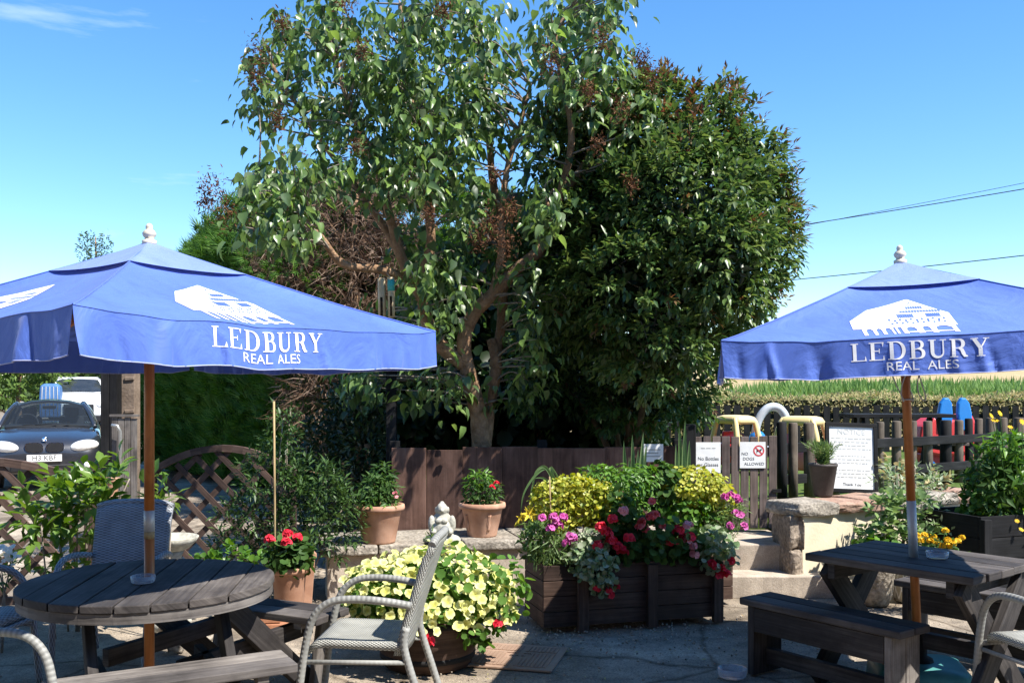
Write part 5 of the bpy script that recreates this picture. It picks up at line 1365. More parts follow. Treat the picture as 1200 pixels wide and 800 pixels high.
n = 52000; y = 20 + RNG.random(n) ** 1.4 * 7; x = RNG.uniform(2.0, 20, n) ; z0 = np.array([fz(a, b) for a, b in zip(x, y)])
p = np.stack([x, y, z0], 1); tag(scatter('crop', CROPL, p, np.array([0, 0, 1.0]) + rv(n) * .5, rv(n) + np.array([0, -.5, .1]), RNG.uniform(.5, 1.15, n) * 1.0, L['crop'], None), 'strip of tall green crop at the edge of the dry field', 'crop', kind='stuff')
# distant hedgerow closing the flat land to the west
n = 9000; x = RNG.uniform(-90, -6, n); zt_ = 3.2 + 1.6 * np.array([noise.noise(Vector((a * .12, 0, 8))) + .5 * noise.noise(Vector((a * .5, 3, 8))) for a in x])
p = np.stack([x, RNG.normal(72, 1.2, n), zt_ * RNG.random(n) ** .7], 1)
tag(scatter('hedgerow', OVAL, p, rv(n), unit(rv(n) + np.array([.2, -.5, .6])), RNG.uniform(.45, .9, n), L['fard'], None), 'far dark hedgerow along the flat land beyond the car park', 'hedgerow', kind='stuff')
# ------------------------------------------------------------------ terracotta pots
def pot_bm(bm, r0, r1, h, lip=.03, wall=.018):
    lathe(bm, [(0, .004), (r0 * .96, 0), (r0, .012), (r1 * .93, h - .055), (r1 * .95, h - .05), (r1 + .012, h - .047), (r1 + .016, h - .03), (r1 + .012, h - .004), (r1, h), (r1 - wall, h - .003), (r1 - wall - .006, h - .05), (0, h - .055)], 40)
def potted(label, loc, r0, r1, h, m, fol, flo=None, motif=False, group=None):
    t = thing('potted_plant', label, 'potted plant', loc, 0, group)
    bm = BM(); pot_bm(bm, r0, r1, h); pt_ = obj('pot', bm, m, t)
    if motif:
        bm = BM()
        for a0 in (-pi / 2 + .42, -pi / 2 - .9):
            for k in range(3):
                pts = []
                for i in range(9):
                    a = a0 + .02 * sin(i * 1.3 + k); z = h * (.68 - .06 * i) ; rr = r0 + (r1 - r0) * z / h + .001
                    pts.append((rr * cos(a + .06 * (k - 1)), rr * sin(a + .06 * (k - 1)), z))
                tube(bm, pts, .004 + .003 * (k == 1), 6)
        obj('moulding', bm, m, pt_)
    bm = BM(); lathe(bm, [(0, h - .04), (r1 - .03, h - .045)], 20, cap=False); obj('soil', bm, M['soil'], pt_)
    x, y, z = loc
    for (dx, dy, dz, rx, rz_, n, T, s, mm) in fol:
        mound('foliage', (x + dx, y + dy, z + h + dz), (rx, rx, rz_), n, T, s, L[mm], t, .5, .8)
    if flo: flo(t)
    stems('stem', [((x + random.uniform(-.04, .04), y, z + h - .05), (x + random.uniform(-.14, .14), y + random.uniform(-.1, .1), z + h + .15)) for _ in range(9)], .004, L['gera'], t)
    return t
pz = .422
p1 = P(444, 637, 7.98); p2 = P(565, 625, 8.32)
def f1(t):
    c = np.array(P(463, 578, 7.85)); heads('flowers', [c, c + [.01, 0, -.03]], .018, 7, .014, PT['pink'], t)
def f2(t):
    heads('flowers', [P(582, 566, 8.12), P(577, 571, 8.1)], .022, 9, .016, PT['red'], t)
potted('terracotta pot with leafy plant and one pale pink flower on the wall capping', (p1.x, 7.98, pz), .135, .195, .31, M['terra'],
       [(0, 0, .10, .17, .15, 420, LANCE, .065, 'gera'), (.02, 0, .22, .12, .12, 200, LANCE, .06, 'gera'), (.0, -.02, .02, .19, .05, 130, LANCE, .06, 'euog')], f1, group='terracotta pots on the wall')
potted('terracotta pot with moulded vine motif and one red bloom, on the wall', (p2.x, 8.32, pz), .125, .185, .285, M['terra'],
       [(0, 0, .08, .17, .13, 420, LANCE, .06, 'gera'), (-.03, 0, .18, .11, .09, 170, LANCE, .06, 'euog')], f2, True, 'terracotta pots on the wall')
gpt = P(339, 658, 7.15)
def f3(t):
    x, y = gpt.x, 7.12
    cs = [P(316, 632, 7.02), P(337, 626, 7.05), P(336, 636, 6.98), P(349, 630, 7.1)]
    heads('flowers', cs, .036, 26, .021, PT['red'], t)
potted('tall terracotta pot with bright red geraniums standing on the ground by the bricks', (gpt.x, 7.15, .0), .095, .13, .38, M['terra2'],
       [(0, -.03, .05, .16, .10, 170, ROUND, .065, 'gera'), (.02, 0, .10, .14, .12, 140, ROUND, .07, 'gera')], f3)
bm = BM(); q = G(360, 722); c = Vector((P(347, 690, 7.42).x, 7.42, 0)); t = thing('planter_trough', 'tall square terracotta planter partly hidden behind the red geranium pot', 'planter', c, radians(20))
lay = [(.10, 0), (.125, .40), (.135, .405), (.135, .44), (.115, .44), (.11, .40)]
rings = [[bm.verts.new((sx * r, sy * r, z)) for sx, sy in ((-1, -1), (1, -1), (1, 1), (-1, 1))] for r, z in lay]
for a, b in zip(rings, rings[1:]):
    for i in range(4): bm.faces.new((a[i], a[(i + 1) % 4], b[(i + 1) % 4], b[i]))
bm.faces.new(rings[-1]); obj('pot', bm, M['terra2'], t, bevel=.008)
for i, (px, py, rz_) in enumerate(((318, 738, .1), (313, 733, .16))):
    b = G(px, 741); bm = BM(); box(bm, (0, 0, .0), (.215, .10, .062), 0); o = obj('brick', bm, M['brick'], bevel=.006); o.location = (b.x - .02 * i, b.y + .02, .034 + .066 * i); o.rotation_euler = (0, 0, rz_)
    tag(o, ['red brick lying on the ground below the round table', 'red brick stacked on another under the geranium pot'][i], 'brick', 'loose red bricks')
# rough stones on the ground below the round table
for i, (px, py, s_) in enumerate(((218, 740, .10), (207, 757, .07), (240, 742, .06))):
    b = G(px, py + 6); bm = BM(); rough_stone(bm, (0, 0, s_ * .42), (s_ * 1.5, s_ * 1.1, s_), .5 * i, 60 + i)
    for f in bm.faces: f.smooth = True
    o = obj('stone', bm, M['stone']); o.location = (b.x, b.y, 0); tag(o, ['largest pale stone lying behind the round table', 'small pale stone nearest the parasol pole foot', 'small pale stone furthest under the curved bench'][i], 'stone', 'loose pale stones')
# bird bath
bb = P(200, 634, 6.85); t = thing('bird_bath', 'pale stone bird bath behind the slate grey chair', 'bird bath', (bb.x, 6.85, 0))
bm = BM(); lathe(bm, [(0, .575), (.12, .58), (.165, .615), (.185, .64), (.19, .635), (.17, .60), (.12, .555), (.06, .53), (0, .525)], 32, wob=.01); obj('bowl', bm, M['statue'], t)
bm = BM(); lathe(bm, [(.14, 0), (.14, .05), (.10, .08), (.06, .2), (.055, .4), (.075, .5), (.09, .54)], 20); obj('pedestal', bm, M['statue'], t)

# ------------------------------------------------------------------ wooden trough planters
def planter(label, P0, P1, dep, h, posts, flip=False):
    P0, P1 = Vector(P0), Vector(P1); d = (P1 - P0).normalized(); n_ = Vector((-d.y, d.x, 0)); t = thing('wooden_planter', label, 'planter', (P0 + P1) / 2 + n_ * dep / 2, 0, 'brown wooden planters')
    bm = BM(); nb = 4; bh = (h - .03) / nb
    for i in range(nb):
        z = .03 + bh * (i + .5)
        board(bm, P0 + Vector((0, 0, z)) + n_ * .0125, P1 + Vector((0, 0, z)) + n_ * .0125, .025, bh - .005)
        board(bm, P0 + n_ * (dep - .0125) + Vector((0, 0, z)), P1 + n_ * (dep - .0125) + Vector((0, 0, z)), .025, bh - .005)
        for Q, s in ((P0, 1), (P1, -1)):
            board(bm, Q + d * (s * .0125) + n_ * .0275 + Vector((0, 0, z)), Q + d * (s * .0125) + n_ * (dep - .0275) + Vector((0, 0, z)), .025, bh - .005)
    obj('boards', bm, M['planter'], t, bevel=.003, world=True)
    for k in posts:
        p = P0.lerp(P1, k); bm = BM(); board(bm, p - n_ * .024 + Vector((0, 0, 0)), p - n_ * .024 + Vector((0, 0, h - .02)), .075, .045, up=n_); obj('post', bm, M['planter'], t, bevel=.004, world=True)
    bm = BM(); a = P0 + n_ * dep / 2 + Vector((0, 0, h - .06)); b = P1 + n_ * dep / 2 + Vector((0, 0, h - .06)); board(bm, a + d * .03, b - d * .03, dep - .06, .04); obj('soil', bm, M['soil'], t, world=True)
    return t, d, n_
Q0 = G(637, 741); Q1 = G(842, 727)
pl, pd_, pn_ = planter('long brown trough planter full of flowers, set before the boarded fence', (Q0.x, Q0.y, 0), (Q1.x, Q1.y, 0), .47, .455, (.21, .60, .985))
planter('short brown planter with a sunlit end beside the steps', (1.12, 7.50, 0), (1.72, 7.64, 0), .42, .44, ())
def pp(px, py, off): return P(px, py, Q0.y + (px - 640) / 205 * .3 + off)
def plant(name, label, cat, px, py, off): 
    c = pp(px, py, off); return thing(name, label, cat, (c.x, c.y, .42))
t = plant('euonymus_shrub', 'golden variegated shrub at the left end of the trough planter', 'shrub', 675, 600, .30)
for (px, py, rx, rz_, n) in ((650, 590, 32, 28, 420), (690, 586, 38, 30, 560), (672, 572, 30, 16, 260), (705, 604, 24, 22, 240), (655, 612, 26, 16, 160)):
    c = pp(px, py, .30); k = c.y / FPX; mound('leaves', c, (rx * k, rx * k * .8, rz_ * k), int(n * 2.2), ROUND, .028, L['euoy'], t, .4, .9, .5)
stems('stem', [((pp(675, 640, .30).x, pp(675, 640, .3).y, .4), pp(660 + 10 * i, 590, .30)) for i in range(6)], .006, M['bark'], t)
t = plant('hebe_shrub', 'fresh green rounded shrub in the middle of the trough planter', 'shrub', 735, 580, .34)
for (px, py, rx, rz_, n) in ((728, 568, 38, 24, 620), (700, 556, 22, 13, 240), (752, 562, 26, 18, 300), (735, 590, 36, 22, 380)):
    c = pp(px, py, .36); k = c.y / FPX; mound('leaves', c, (rx * k, rx * k * .8, rz_ * k), n, LANCE, .052, L['euog'], t, .7, .6, .5)
stems('stem', [((pp(735, 640, .34).x, pp(735, 640, .34).y, .4), pp(712 + 9 * i, 575, .36)) for i in range(6)], .006, M['bark'], t)
t = plant('golden_shrub', 'yellow and green shrub at the right end of the trough planter', 'shrub', 815, 585, .36)
for (px, py, rx, rz_, n, mm, s) in ((812, 570, 40, 24, 1000, 'euoy', .030), (838, 586, 26, 26, 300, 'euoy', .038), (800, 596, 34, 26, 320, 'euog', .042), (828, 608, 30, 22, 220, 'euog', .042), (776, 572, 24, 30, 360, 'gera', .05)):
    c = pp(px, py, .38); k = c.y / FPX; mound('leaves', c, (rx * k, rx * k * .8, rz_ * k), n, ROUND, s, L[mm], t, .5, .7, .5)
stems('stem', [((pp(812, 640, .36).x, pp(812, 640, .36).y, .4), pp(790 + 9 * i, 580, .38)) for i in range(6)], .006, M['bark'], t)
# red and pink geraniums in the trough
t = plant('geranium_plant', 'red and coral trailing geraniums spilling over the trough front', 'flowering plant', 770, 630, .12)
for (px, py, rx, rz_, n) in ((765, 630, 48, 26, 300), (800, 640, 36, 22, 200), (722, 600, 22, 24, 110), (735, 640, 34, 22, 170), (712, 650, 26, 18, 110)):
    c = pp(px, py, .13); k = c.y / FPX; mound('leaves', c, (rx * k, rx * k * .7, rz_ * k), n, ROUND, .062, L['gera'], t, .4, .7, .4)
heads('red_flowers', [pp(a, b, -.02) for a, b in ((737, 631), (724, 641), (719, 609), (704, 618), (716, 634), (729, 646), (795, 622), (801, 632), (808, 630), (790, 636), (712, 625), (700, 640))], .040, 22, .022, PT['red'], t)
heads('coral_flowers', [pp(a, b, .02) for a, b in ((765, 588), (752, 612), (762, 606), (776, 618), (779, 636), (768, 603), (750, 618), (757, 622))], .026, 12, .026, PT['coral'], t)
heads('pink_flowers', [pp(a, b, -.03) for a, b in ((811, 640), (806, 616), (814, 650), (805, 634), (730, 599))], .034, 18, .022, PT['pink'], t)
stems('stem', [((pp(740 + 6 * i, 655, .1).x, pp(740, 655, .1).y, .42), pp(715 + 10 * i, 620, .05)) for i in range(9)], .004, L['gera'], t)
t = plant('variegated_ivy', 'white variegated trailing leaves at the left corner of the trough', 'trailing plant', 690, 655, -.02)
for (px, py, rx, rz_, n, o) in ((688, 640, 28, 20, 260, .08), (700, 664, 26, 22, 280, -.06), (678, 655, 16, 16, 110, .0), (707, 684, 16, 14, 90, -.08)):
    c = pp(px, py, o); k = c.y / FPX; mound('leaves', c, (rx * k, rx * k * .7, rz_ * k), n, ROUND, .038, L['variw'], t, .3, .8, .4)
heads('red_flowers', [pp(a, b, -.12) for a, b in ((699, 690), (713, 692), (722, 688), (716, 697))], .022, 9, .022, PT['red'], t)
stems('stem', [((pp(690, 650, .05).x, pp(690, 650, .05).y, .42), pp(690 + 5 * i, 675, -.06)) for i in range(5)], .003, L['variw'], t)
t = plant('variegated_ivy', 'white variegated trailing leaves with red bells at the right corner of the trough', 'trailing plant', 835, 645, .0)
for (px, py, rx, rz_, n, o) in ((832, 634, 32, 18, 230, .08), (842, 652, 24, 20, 200, -.02)):
    c = pp(px, py, o); k = c.y / FPX; mound('leaves', c, (rx * k, rx * k * .7, rz_ * k), n, ROUND, .038, L['variw'], t, .3, .8, .4)
heads('red_flowers', [pp(a, b, -.10) for a, b in ((838, 664), (846, 666), (852, 672), (843, 674), (857, 657), (835, 660))], .020, 8, .026, PT['red'], t)
stems('stem', [((pp(835, 650, .05).x, pp(835, 650, .05).y, .42), pp(826 + 5 * i, 660, -.04)) for i in range(5)], .003, L['variw'], t)
t = plant('diascia_plant', 'magenta and pink flowers over fine stems at the left end of the trough', 'flowering plant', 645, 640, .12)
for (px, py, rx, rz_, n, TT, s) in ((640, 640, 24, 26, 520, NARROW, .075), (628, 630, 16, 22, 240, LANCE, .055), (655, 648, 18, 18, 300, NARROW, .06)):
    c = pp(px, py, .14); k = c.y / FPX; mound('leaves', c, (rx * k, rx * k, rz_ * k), n, TT, s, L['herb'], t, .2, .9, .2)
heads('magenta_flowers', [pp(a, b, .02) for a, b in ((635, 607), (648, 606), (660, 606), (655, 616), (645, 619), (672, 631), (664, 636), (652, 611), (668, 628))], .028, 14, .022, PT['mag'], t)
stems('stem', [((pp(635 + 4 * i, 655, .1).x, pp(635, 655, .1).y, .42), pp(632 + 5 * i, 615, .04)) for i in range(8)], .003, L['herb'], t)
t = plant('day_lily', 'yellow lily flowers at the far left corner of the trough', 'flowering plant', 616, 615, .25)
LILYF = _bloom(6, .55, .35)
c0 = pp(612, 607, .25); blooms('flowers', [c0, pp(620, 602, .2), pp(606, 611, .25), pp(624, 600, .28)], [(-.4, -.7, .6), (.3, -.8, .5), (-.7, -.4, .3), (.5, -.4, .8)], .062, PT['lily'], t, LILYF)
stems('stem', [((pp(628, 660, .2).x, pp(628, 660, .2).y, .42), q) for q in (c0, pp(620, 602, .2), pp(606, 611, .25))], .004, L['strap'], t)
mound('leaves', pp(622, 632, .2), (.08, .08, .14), 70, LANCE, .09, L['gera'], t)
t = plant('aster_plant', 'tall fine stems with magenta daisies leaning over the right end of the trough', 'flowering plant', 850, 600, .30)
for (px, py, rx, rz_, n) in ((850, 606, 22, 24, 420), (862, 596, 14, 18, 180), (838, 616, 20, 18, 200)):
    c = pp(px, py, .3); k = c.y / FPX; mound('leaves', c, (rx * k, rx * k, rz_ * k), n, NARROW, .06, L['herb'], t, .2, .9, .2)
heads('flowers', [pp(a, b, .2) for a, b in ((856, 580), (863, 583), (868, 603), (850, 582), (866, 586), (872, 617), (855, 616), (862, 601))], .022, 10, .024, PT['mag'], t)
stems('stem', [((pp(845, 650, .25).x, pp(845, 650, .25).y, .42), pp(846 + 4 * i, 596, .24)) for i in range(7)], .003, L['herb'], t)
# arching strap leaves with a thin cane; sword leaves
def blade_strip(bm, pts, w):
    pts = smooth_path(pts, 5); n = len(pts); vs_ = []
    for i, p in enumerate(pts):
        a = pts[max(0, i - 1)]; b = pts[min(n - 1, i + 1)]; tg = (b - a).normalized(); sd = tg.cross(Vector((.25, 1, .1))).normalized()
        k = w * (min(1, .55 + i / n * 1.2)) * (1 - (i / (n - 1)) ** 3) + .0006
        vs_.append((bm.verts.new(p - sd * k), bm.verts.new(p + Vector((0, k * .5, 0))), bm.verts.new(p + sd * k)))
    for a, b in zip(vs_, vs_[1:]):
        bm.faces.new((a[0], a[1], b[1], b[0])).smooth = True; bm.faces.new((a[1], a[2], b[2], b[1])).smooth = True
t = plant('strap_leaf_plant', 'arching grey green strap leaves behind the magenta flowers', 'plant', 648, 600, .30)
bm = BM()
for pts in (((652, 640), (650, 580), (642, 550), (628, 556), (614, 578), (610, 604)), ((652, 640), (650, 575), (640, 548), (629, 552), (624, 570), (620, 585)), ((653, 640), (652, 575), (645, 548), (652, 556), (656, 566)), ((655, 640), (658, 590), (640, 562), (626, 560))):
    blade_strip(bm, [pp(a, b, .32 + .02 * i) for i, (a, b) in enumerate(pts)], .011)
obj('leaves', bm, L['strap'], t, world=True)
bm = BM(); a = pp(644, 558, .16); tube(bm, [(a.x + .02, a.y, .42), a], .005, 7); obj('cane', bm, M['polepale'], t, world=True)
for k, (cx_, lab, lst) in enumerate(((742, 'clump of upright sword leaves behind the middle of the trough planter', ((731, 516), (741, 509), (754, 506), (748, 526), (737, 535), (758, 520))), (800, 'clump of upright sword leaves behind the right end of the trough planter', ((796, 500), (803, 492), (801, 512), (792, 520), (808, 516))))):
    b0 = pp(cx_, 600, .62); t = thing('sword_leaf_plant', lab, 'plant', (b0.x, b0.y, 0), 0, 'sword leaved plants')
    bm = BM()
    for (px, py) in lst:
        tp = pp(px, py, .60 + random.uniform(-.05, .05)); base = Vector((b0.x + random.uniform(-.03, .03), b0.y, .3)); blade_strip(bm, [base, base.lerp(tp, .5) + Vector((0, .01, 0)), tp], .028)
    obj('leaves', bm, L['strap'], t, world=True)
    bm = BM(); tube(bm, [(b0.x, b0.y, 0), (b0.x, b0.y, .36)], .03, 8); obj('stem', bm, M['bark'], t, world=True)

# ------------------------------------------------------------------ half barrel of petunias
tc_ = G(503, 770); tub = thing('petunia_tub', 'dark half barrel overflowing with pale yellow petunias', 'potted plant', (tc_.x, 6.0, 0)); tc_.y = 6.0; tc_.x = -.515
tub.location.x = tc_.x
bm = BM(); prof = [(0, 0), (.265, 0), (.285, .06), (.305, .16), (.315, .28), (.31, .36), (.29, .36), (.29, .30), (0, .29)]
lathe(bm, prof, 40); obj('barrel', bm, M['planter'], tub)
for z, r in ((.05, .286), (.26, .3165)):
    bm = BM(); lathe(bm, [(r, z), (r + .004, z), (r + .005, z + .032), (r, z + .032)], 40, cap=False); obj('hoop', bm, M['black'], tub)
C0 = np.array([tc_.x + .01, 6.0, .44]); R0 = np.array([.47, .42, .22])
mound('leaves', C0 - [0, 0, .03], R0 * .94, 1700, ROUND, .052, L['petu'], tub, .5, .7, .55)
for (px, py, rx, rz_) in ((455, 720, 40, 30), (590, 690, 30, 40), (560, 735, 34, 20), (430, 700, 30, 34), (530, 668, 50, 30)):
    c = P(px, py, 5.85); k = c.y / FPX; mound('leaves', c, (rx * k, rx * k, rz_ * k), 130, ROUND, .05, L['petu'], tub, .4, .8, .4)
ps_ = [shell_pts(700, C0, R0 * 1.03, .86, 1.10)]
for dx, dy, dz, k in ((-.24, -.12, .05, .55), (.20, -.10, .02, .6), (.05, .05, .13, .5), (-.32, -.05, -.10, .42), (.30, -.08, -.12, .45), (.02, -.26, -.10, .5), (-.12, -.2, .1, .4)):
    ps_.append(shell_pts(230, C0 + [dx, dy, dz], R0 * k * np.array([1, 1, 1.15]), .85, 1.12))
p = np.concatenate([q[0] for q in ps_]); u = np.concatenate([q[1] for q in ps_])
ins = (((p - C0) / R0) ** 2).sum(1) > .80; p, u = p[ins], u[ins]; ok = (u[:, 2] > -.55) & ((u[:, 1] < .45) | (u[:, 2] > .3)); p, u = p[ok], u[ok]
kp = []
for i in range(len(p)):
    if all(np.linalg.norm(p[i] - p[j]) > .033 for j in kp): kp.append(i)
p, u = p[kp], u[kp]
PETU = LOBED
o = blooms('flowers', p + u * .02, unit(u + np.array([.15, -.25, .35]) + rv(len(p)) * .75), .031, PT['yellow'], tub, PETU); o['kind'] = 'stuff'
heads('red_flowers', [P(503, 752, 5.62), P(497, 746, 5.62), P(584, 732, 5.72)], .025, 12, .022, PT['red'], tub)
stems('stem', [((tc_.x + .1 * cos(i), 6.0 + .1 * sin(i), .3), (tc_.x + .35 * cos(i), 6.0 + .3 * sin(i), .45)) for i in range(10)], .005, L['petu'], tub)

# seated stone statue on the wall
sp_ = P(518, 640, 7.72); t = thing('garden_statue', 'small pale stone seated figure with big belly on the wall behind the petunias', 'statue', (sp_.x, 7.72, pz))
bm = BM()
for c, r in (((0, 0, .075), (.085, .07, .06)), ((0, -.005, .13), (.078, .066, .07)), ((0, .005, .195), (.066, .05, .055)), ((0, -.006, .268), (.040, .040, .046)), ((-.075, -.02, .055), (.06, .055, .036)), ((.075, -.02, .055), (.06, .055, .036)), ((0, -.05, .045), (.075, .04, .028)),
             ((-.072, -.01, .165), (.026, .03, .062)), ((.072, -.01, .165), (.026, .03, .062)), ((-.058, -.048, .115), (.025, .035, .022)), ((.058, -.048, .115), (.025, .035, .022)), ((0, -.002, .232), (.026, .026, .022)), ((-.042, 0, .262), (.01, .014, .024)), ((.042, 0, .262), (.01, .014, .024)), ((0, -.046, .264), (.009, .010, .012)), ((0, .0, .02), (.10, .085, .022)), ((0, .004, .312), (.016, .016, .012)), ((-.02, -.052, .19), (.026, .014, .02)), ((.02, -.052, .19), (.026, .014, .02))):
    ell(bm, c, r, 16)
o = obj('figure', bm, M['statue'], t, smooth=True); rm = o.modifiers.new('remesh', 'REMESH'); rm.mode = 'VOXEL'; rm.voxel_size = .0055; rm.use_smooth_shade = True
o.scale = (1.12, 1.12, 1.12)
t2 = P(507, 622, 7.60); t = thing('sempervivum', 'wispy small plant beside the stone figure on the wall', 'plant', (t2.x, 7.60, pz))
mound('leaves', (t2.x, 7.6, pz + .07), (.05, .05, .07), 60, NARROW, .10, L['herb'], t, .3, .9, .1)
bm = BM(); pot_bm(bm, .035, .05, .06); obj('pot', bm, M['black'], t)

# patterned inspection cover set in the tarmac
mc = [G(556, 757), G(619, 748), G(666, 783), G(586, 795)]
M['cover'] = surf('pinkish_cast_cover', (.26, .17, .12), (.38, .26, .19), .85, 5, 8, .3, 60, .2)
c = sum(mc, Vector()) / 4; t = thing('inspection_cover', 'square pinkish inspection cover with grid pattern set in the ground', 'inspection cover', (c.x, c.y, 0), radians(-14))
S = .27; bm = BM(); box(bm, (0, 0, .004), (S * 2, S * 2, .012)); obj('frame', bm, M['cover'], t, bevel=.002)
bm = BM()
for i in range(18):
    for j in range(18):
        x = -S + .04 + (2 * S - .08) * (i + .5) / 18; y = -S + .04 + (2 * S - .08) * (j + .5) / 18
        if abs(x) < .085 and abs(y) < .04: continue
        if i == 9 or j == 12: continue
        box(bm, (x, y, .0125), (.021, .021, .006))
obj('grid_plate', bm, M['cover'], t)
bm = BM(); put2d(bm, text2d('B.A.S.', .045), lambda x, y: Vector((x, y, .0112))); obj('lettering', bm, M['soil'], t)

# ------------------------------------------------------------------ plants by the cream wall and the right-hand planter
q = P(968, 585, 8.42); t = thing('potted_plant', 'dark tapered pot with grey green lavender on the stone coping', 'potted plant', (q.x, 8.5, .735))
bm = BM(); lathe(bm, [(0, 0), (.072, 0), (.08, .02), (.118, .26), (.124, .265), (.124, .285), (.112, .285), (.108, .25), (0, .24)], 32)
M['darkpot'] = surf('dark_grey_pot', (.035, .028, .025), (.085, .07, .06), .6, 8, 8, .3, 50, .4); obj('pot', bm, M['darkpot'], t)
n = 900; a = RNG.uniform(0, 2 * pi, n); yd_ = np.stack([np.cos(a) * RNG.uniform(.05, .75, n), np.sin(a) * RNG.uniform(.05, .75, n), np.ones(n)], 1)
p = np.array([q.x, 8.5, .735 + .25]) + yd_ * RNG.uniform(.02, .22, (n, 1)) * np.array([.9, .9, .9])
scatter('foliage', NARROW, p, yd_ + rv(n) * .9, rv(n), RNG.uniform(.035, .08, n), L['herb'], t)
shrub('geranium_bush', 'light green spreading bush growing against the cream wall', 'shrub', [(1042, 602, 30, 20), (1030, 634, 22, 20), (1058, 632, 28, 24), (1066, 600, 22, 20)], 7.75, 12, ROUND, .055, L['sage'])
shrub('variegated_bush', 'grey green variegated bush between the leaning pole and the dark planter', 'shrub', [(1080, 588, 28, 34), (1092, 620, 26, 28), (1068, 560, 24, 18, .4), (1048, 565, 18, 14, .8)], 7.9, 11, LANCE, .07, L['variw'])
shrub('ground_ivy', 'dusty small-leaved creeper at the foot of the log posts behind the coping', 'plant', [(1046, 552, 20, 18), (1062, 566, 20, 10), (1095, 562, 18, 8)], 9.0, 12, ROUND, .045, L['hedge'])
t = thing('marigold_plant', 'low golden marigolds in front of the dark planter', 'flowering plant', (P(1095, 640, 7.3).x, 7.3, 0))
mg = [(1075, 628), (1083, 627), (1090, 634), (1098, 636), (1111, 633), (1118, 637), (1108, 622), (1122, 634), (1104, 640), (1094, 629), (1112, 640), (1080, 634), (1127, 630)]
heads('flowers', [P(a, b, 7.2 + .01 * i) for i, (a, b) in enumerate(mg)], .024, 26, .015, PT['gold'], t)
mound('leaves', P(1098, 660, 7.3), (.22, .14, .22), 420, LANCE, .06, L['gera'], t)
stems('stem', [((P(1095, 0, 7.3).x, 7.3, 0), P(a, b, 7.22)) for a, b in mg[:8]], .004, L['gera'], t)
pr_, d_, n_ = planter('tall dark planter box at the right with yellow flowering bush', (P(1140, 0, 7.55).x, 7.42, 0), (P(1140, 0, 7.55).x + 1.25, 7.9, 0), .6, .70, (0.02, .5, .98))
for o in pr_.children:
    if o.name.startswith(('boards', 'post')): o.data.materials[0] = M['black']
rb = thing('daisy_shrub', 'leafy bush with yellow daisies rising from the tall dark planter', 'flowering plant', (4.05, 7.9, .6))
for (px, py, rx, rz_, n, TT, s, mm) in ((1165, 570, 34, 44, 520, LANCE, .10, 'gera'), (1195, 560, 40, 50, 520, LANCE, .10, 'euog'), (1150, 590, 24, 34, 360, ROUND, .05, 'euog'), (1180, 530, 30, 24, 260, LANCE, .11, 'euog'), (1215, 590, 40, 40, 300, LANCE, .1, 'gera'), (1158, 600, 18, 22, 260, ROUND, .04, 'euoy')):
    c = P(px, py, 7.75); k = c.y / FPX; mound('leaves', c, (rx * k, rx * k * .9, rz_ * k), n, TT, s, L[mm], rb, .4, .8, .3)
DAISY = _bloom(10, .15, .55)
ds = [(1162, 487), (1172, 484), (1198, 494), (1192, 610), (1197, 620), (1166, 492), (1184, 500)]
blooms('flowers', [P(a, b, 7.5) for a, b in ds], np.tile([.2, -.6, .7], (len(ds), 1)), 0.028, PT['gold'], rb, DAISY)
stems('stem', [((P(1185, 0, 7.7).x, 7.7, .5), P(a, b + 2, 7.52)) for a, b in ds[:3] + ds[5:]] + [((P(1175, 0, 7.75).x, 7.75, .5), P(1150 + 10 * i, 560, 7.75)) for i in range(6)], .005, L['gera'], rb)
# pots standing under and behind the straight-edged table
M['palepot'] = surf('pale_basket_pot', (.38, .36, .31), (.58, .55, .48), .8, 10, 8, .3, 60, .2)
b = G(1056, 697); t = thing('lattice_pot', 'pale pot with diamond lattice moulding seen under the straight-edged table', 'pot', (b.x, 7.75, 0))
bm = BM(); lathe(bm, [(0, 0), (.12, 0), (.15, .26), (.16, .27), (.16, .30), (.14, .30), (.13, .25), (0, .24)], 32); pt_ = obj('pot', bm, M['palepot'], t)
bm = BM()
for k in range(14):
    for s in (-1, 1):
        tube(bm, [((.123 + .027 * i / 8) * cos(2 * pi * k / 14 + s * i * .075), (.123 + .027 * i / 8) * sin(2 * pi * k / 14 + s * i * .075), .02 + .225 * i / 8) for i in range(9)], .005, 5)
obj('lattice', bm, M['white'], pt_)
mound('foliage', (b.x, 7.75, .38), (.16, .14, .12), 200, LANCE, .07, L['gera'], t)
b = G(1022, 705); t = thing('stone_pot', 'rough brown stone pot standing before the cream wall', 'pot', (b.x, 7.62, 0))
bm = BM(); lathe(bm, [(0, 0), (.10, 0), (.13, .1), (.155, .30), (.165, .34), (.15, .35), (.135, .30), (0, .28)], 28, wob=.02); obj('pot', bm, M['stone'], t)
mound('foliage', (b.x, 7.62, .42), (.17, .15, .12), 240, ROUND, .055, L['euog'], t)

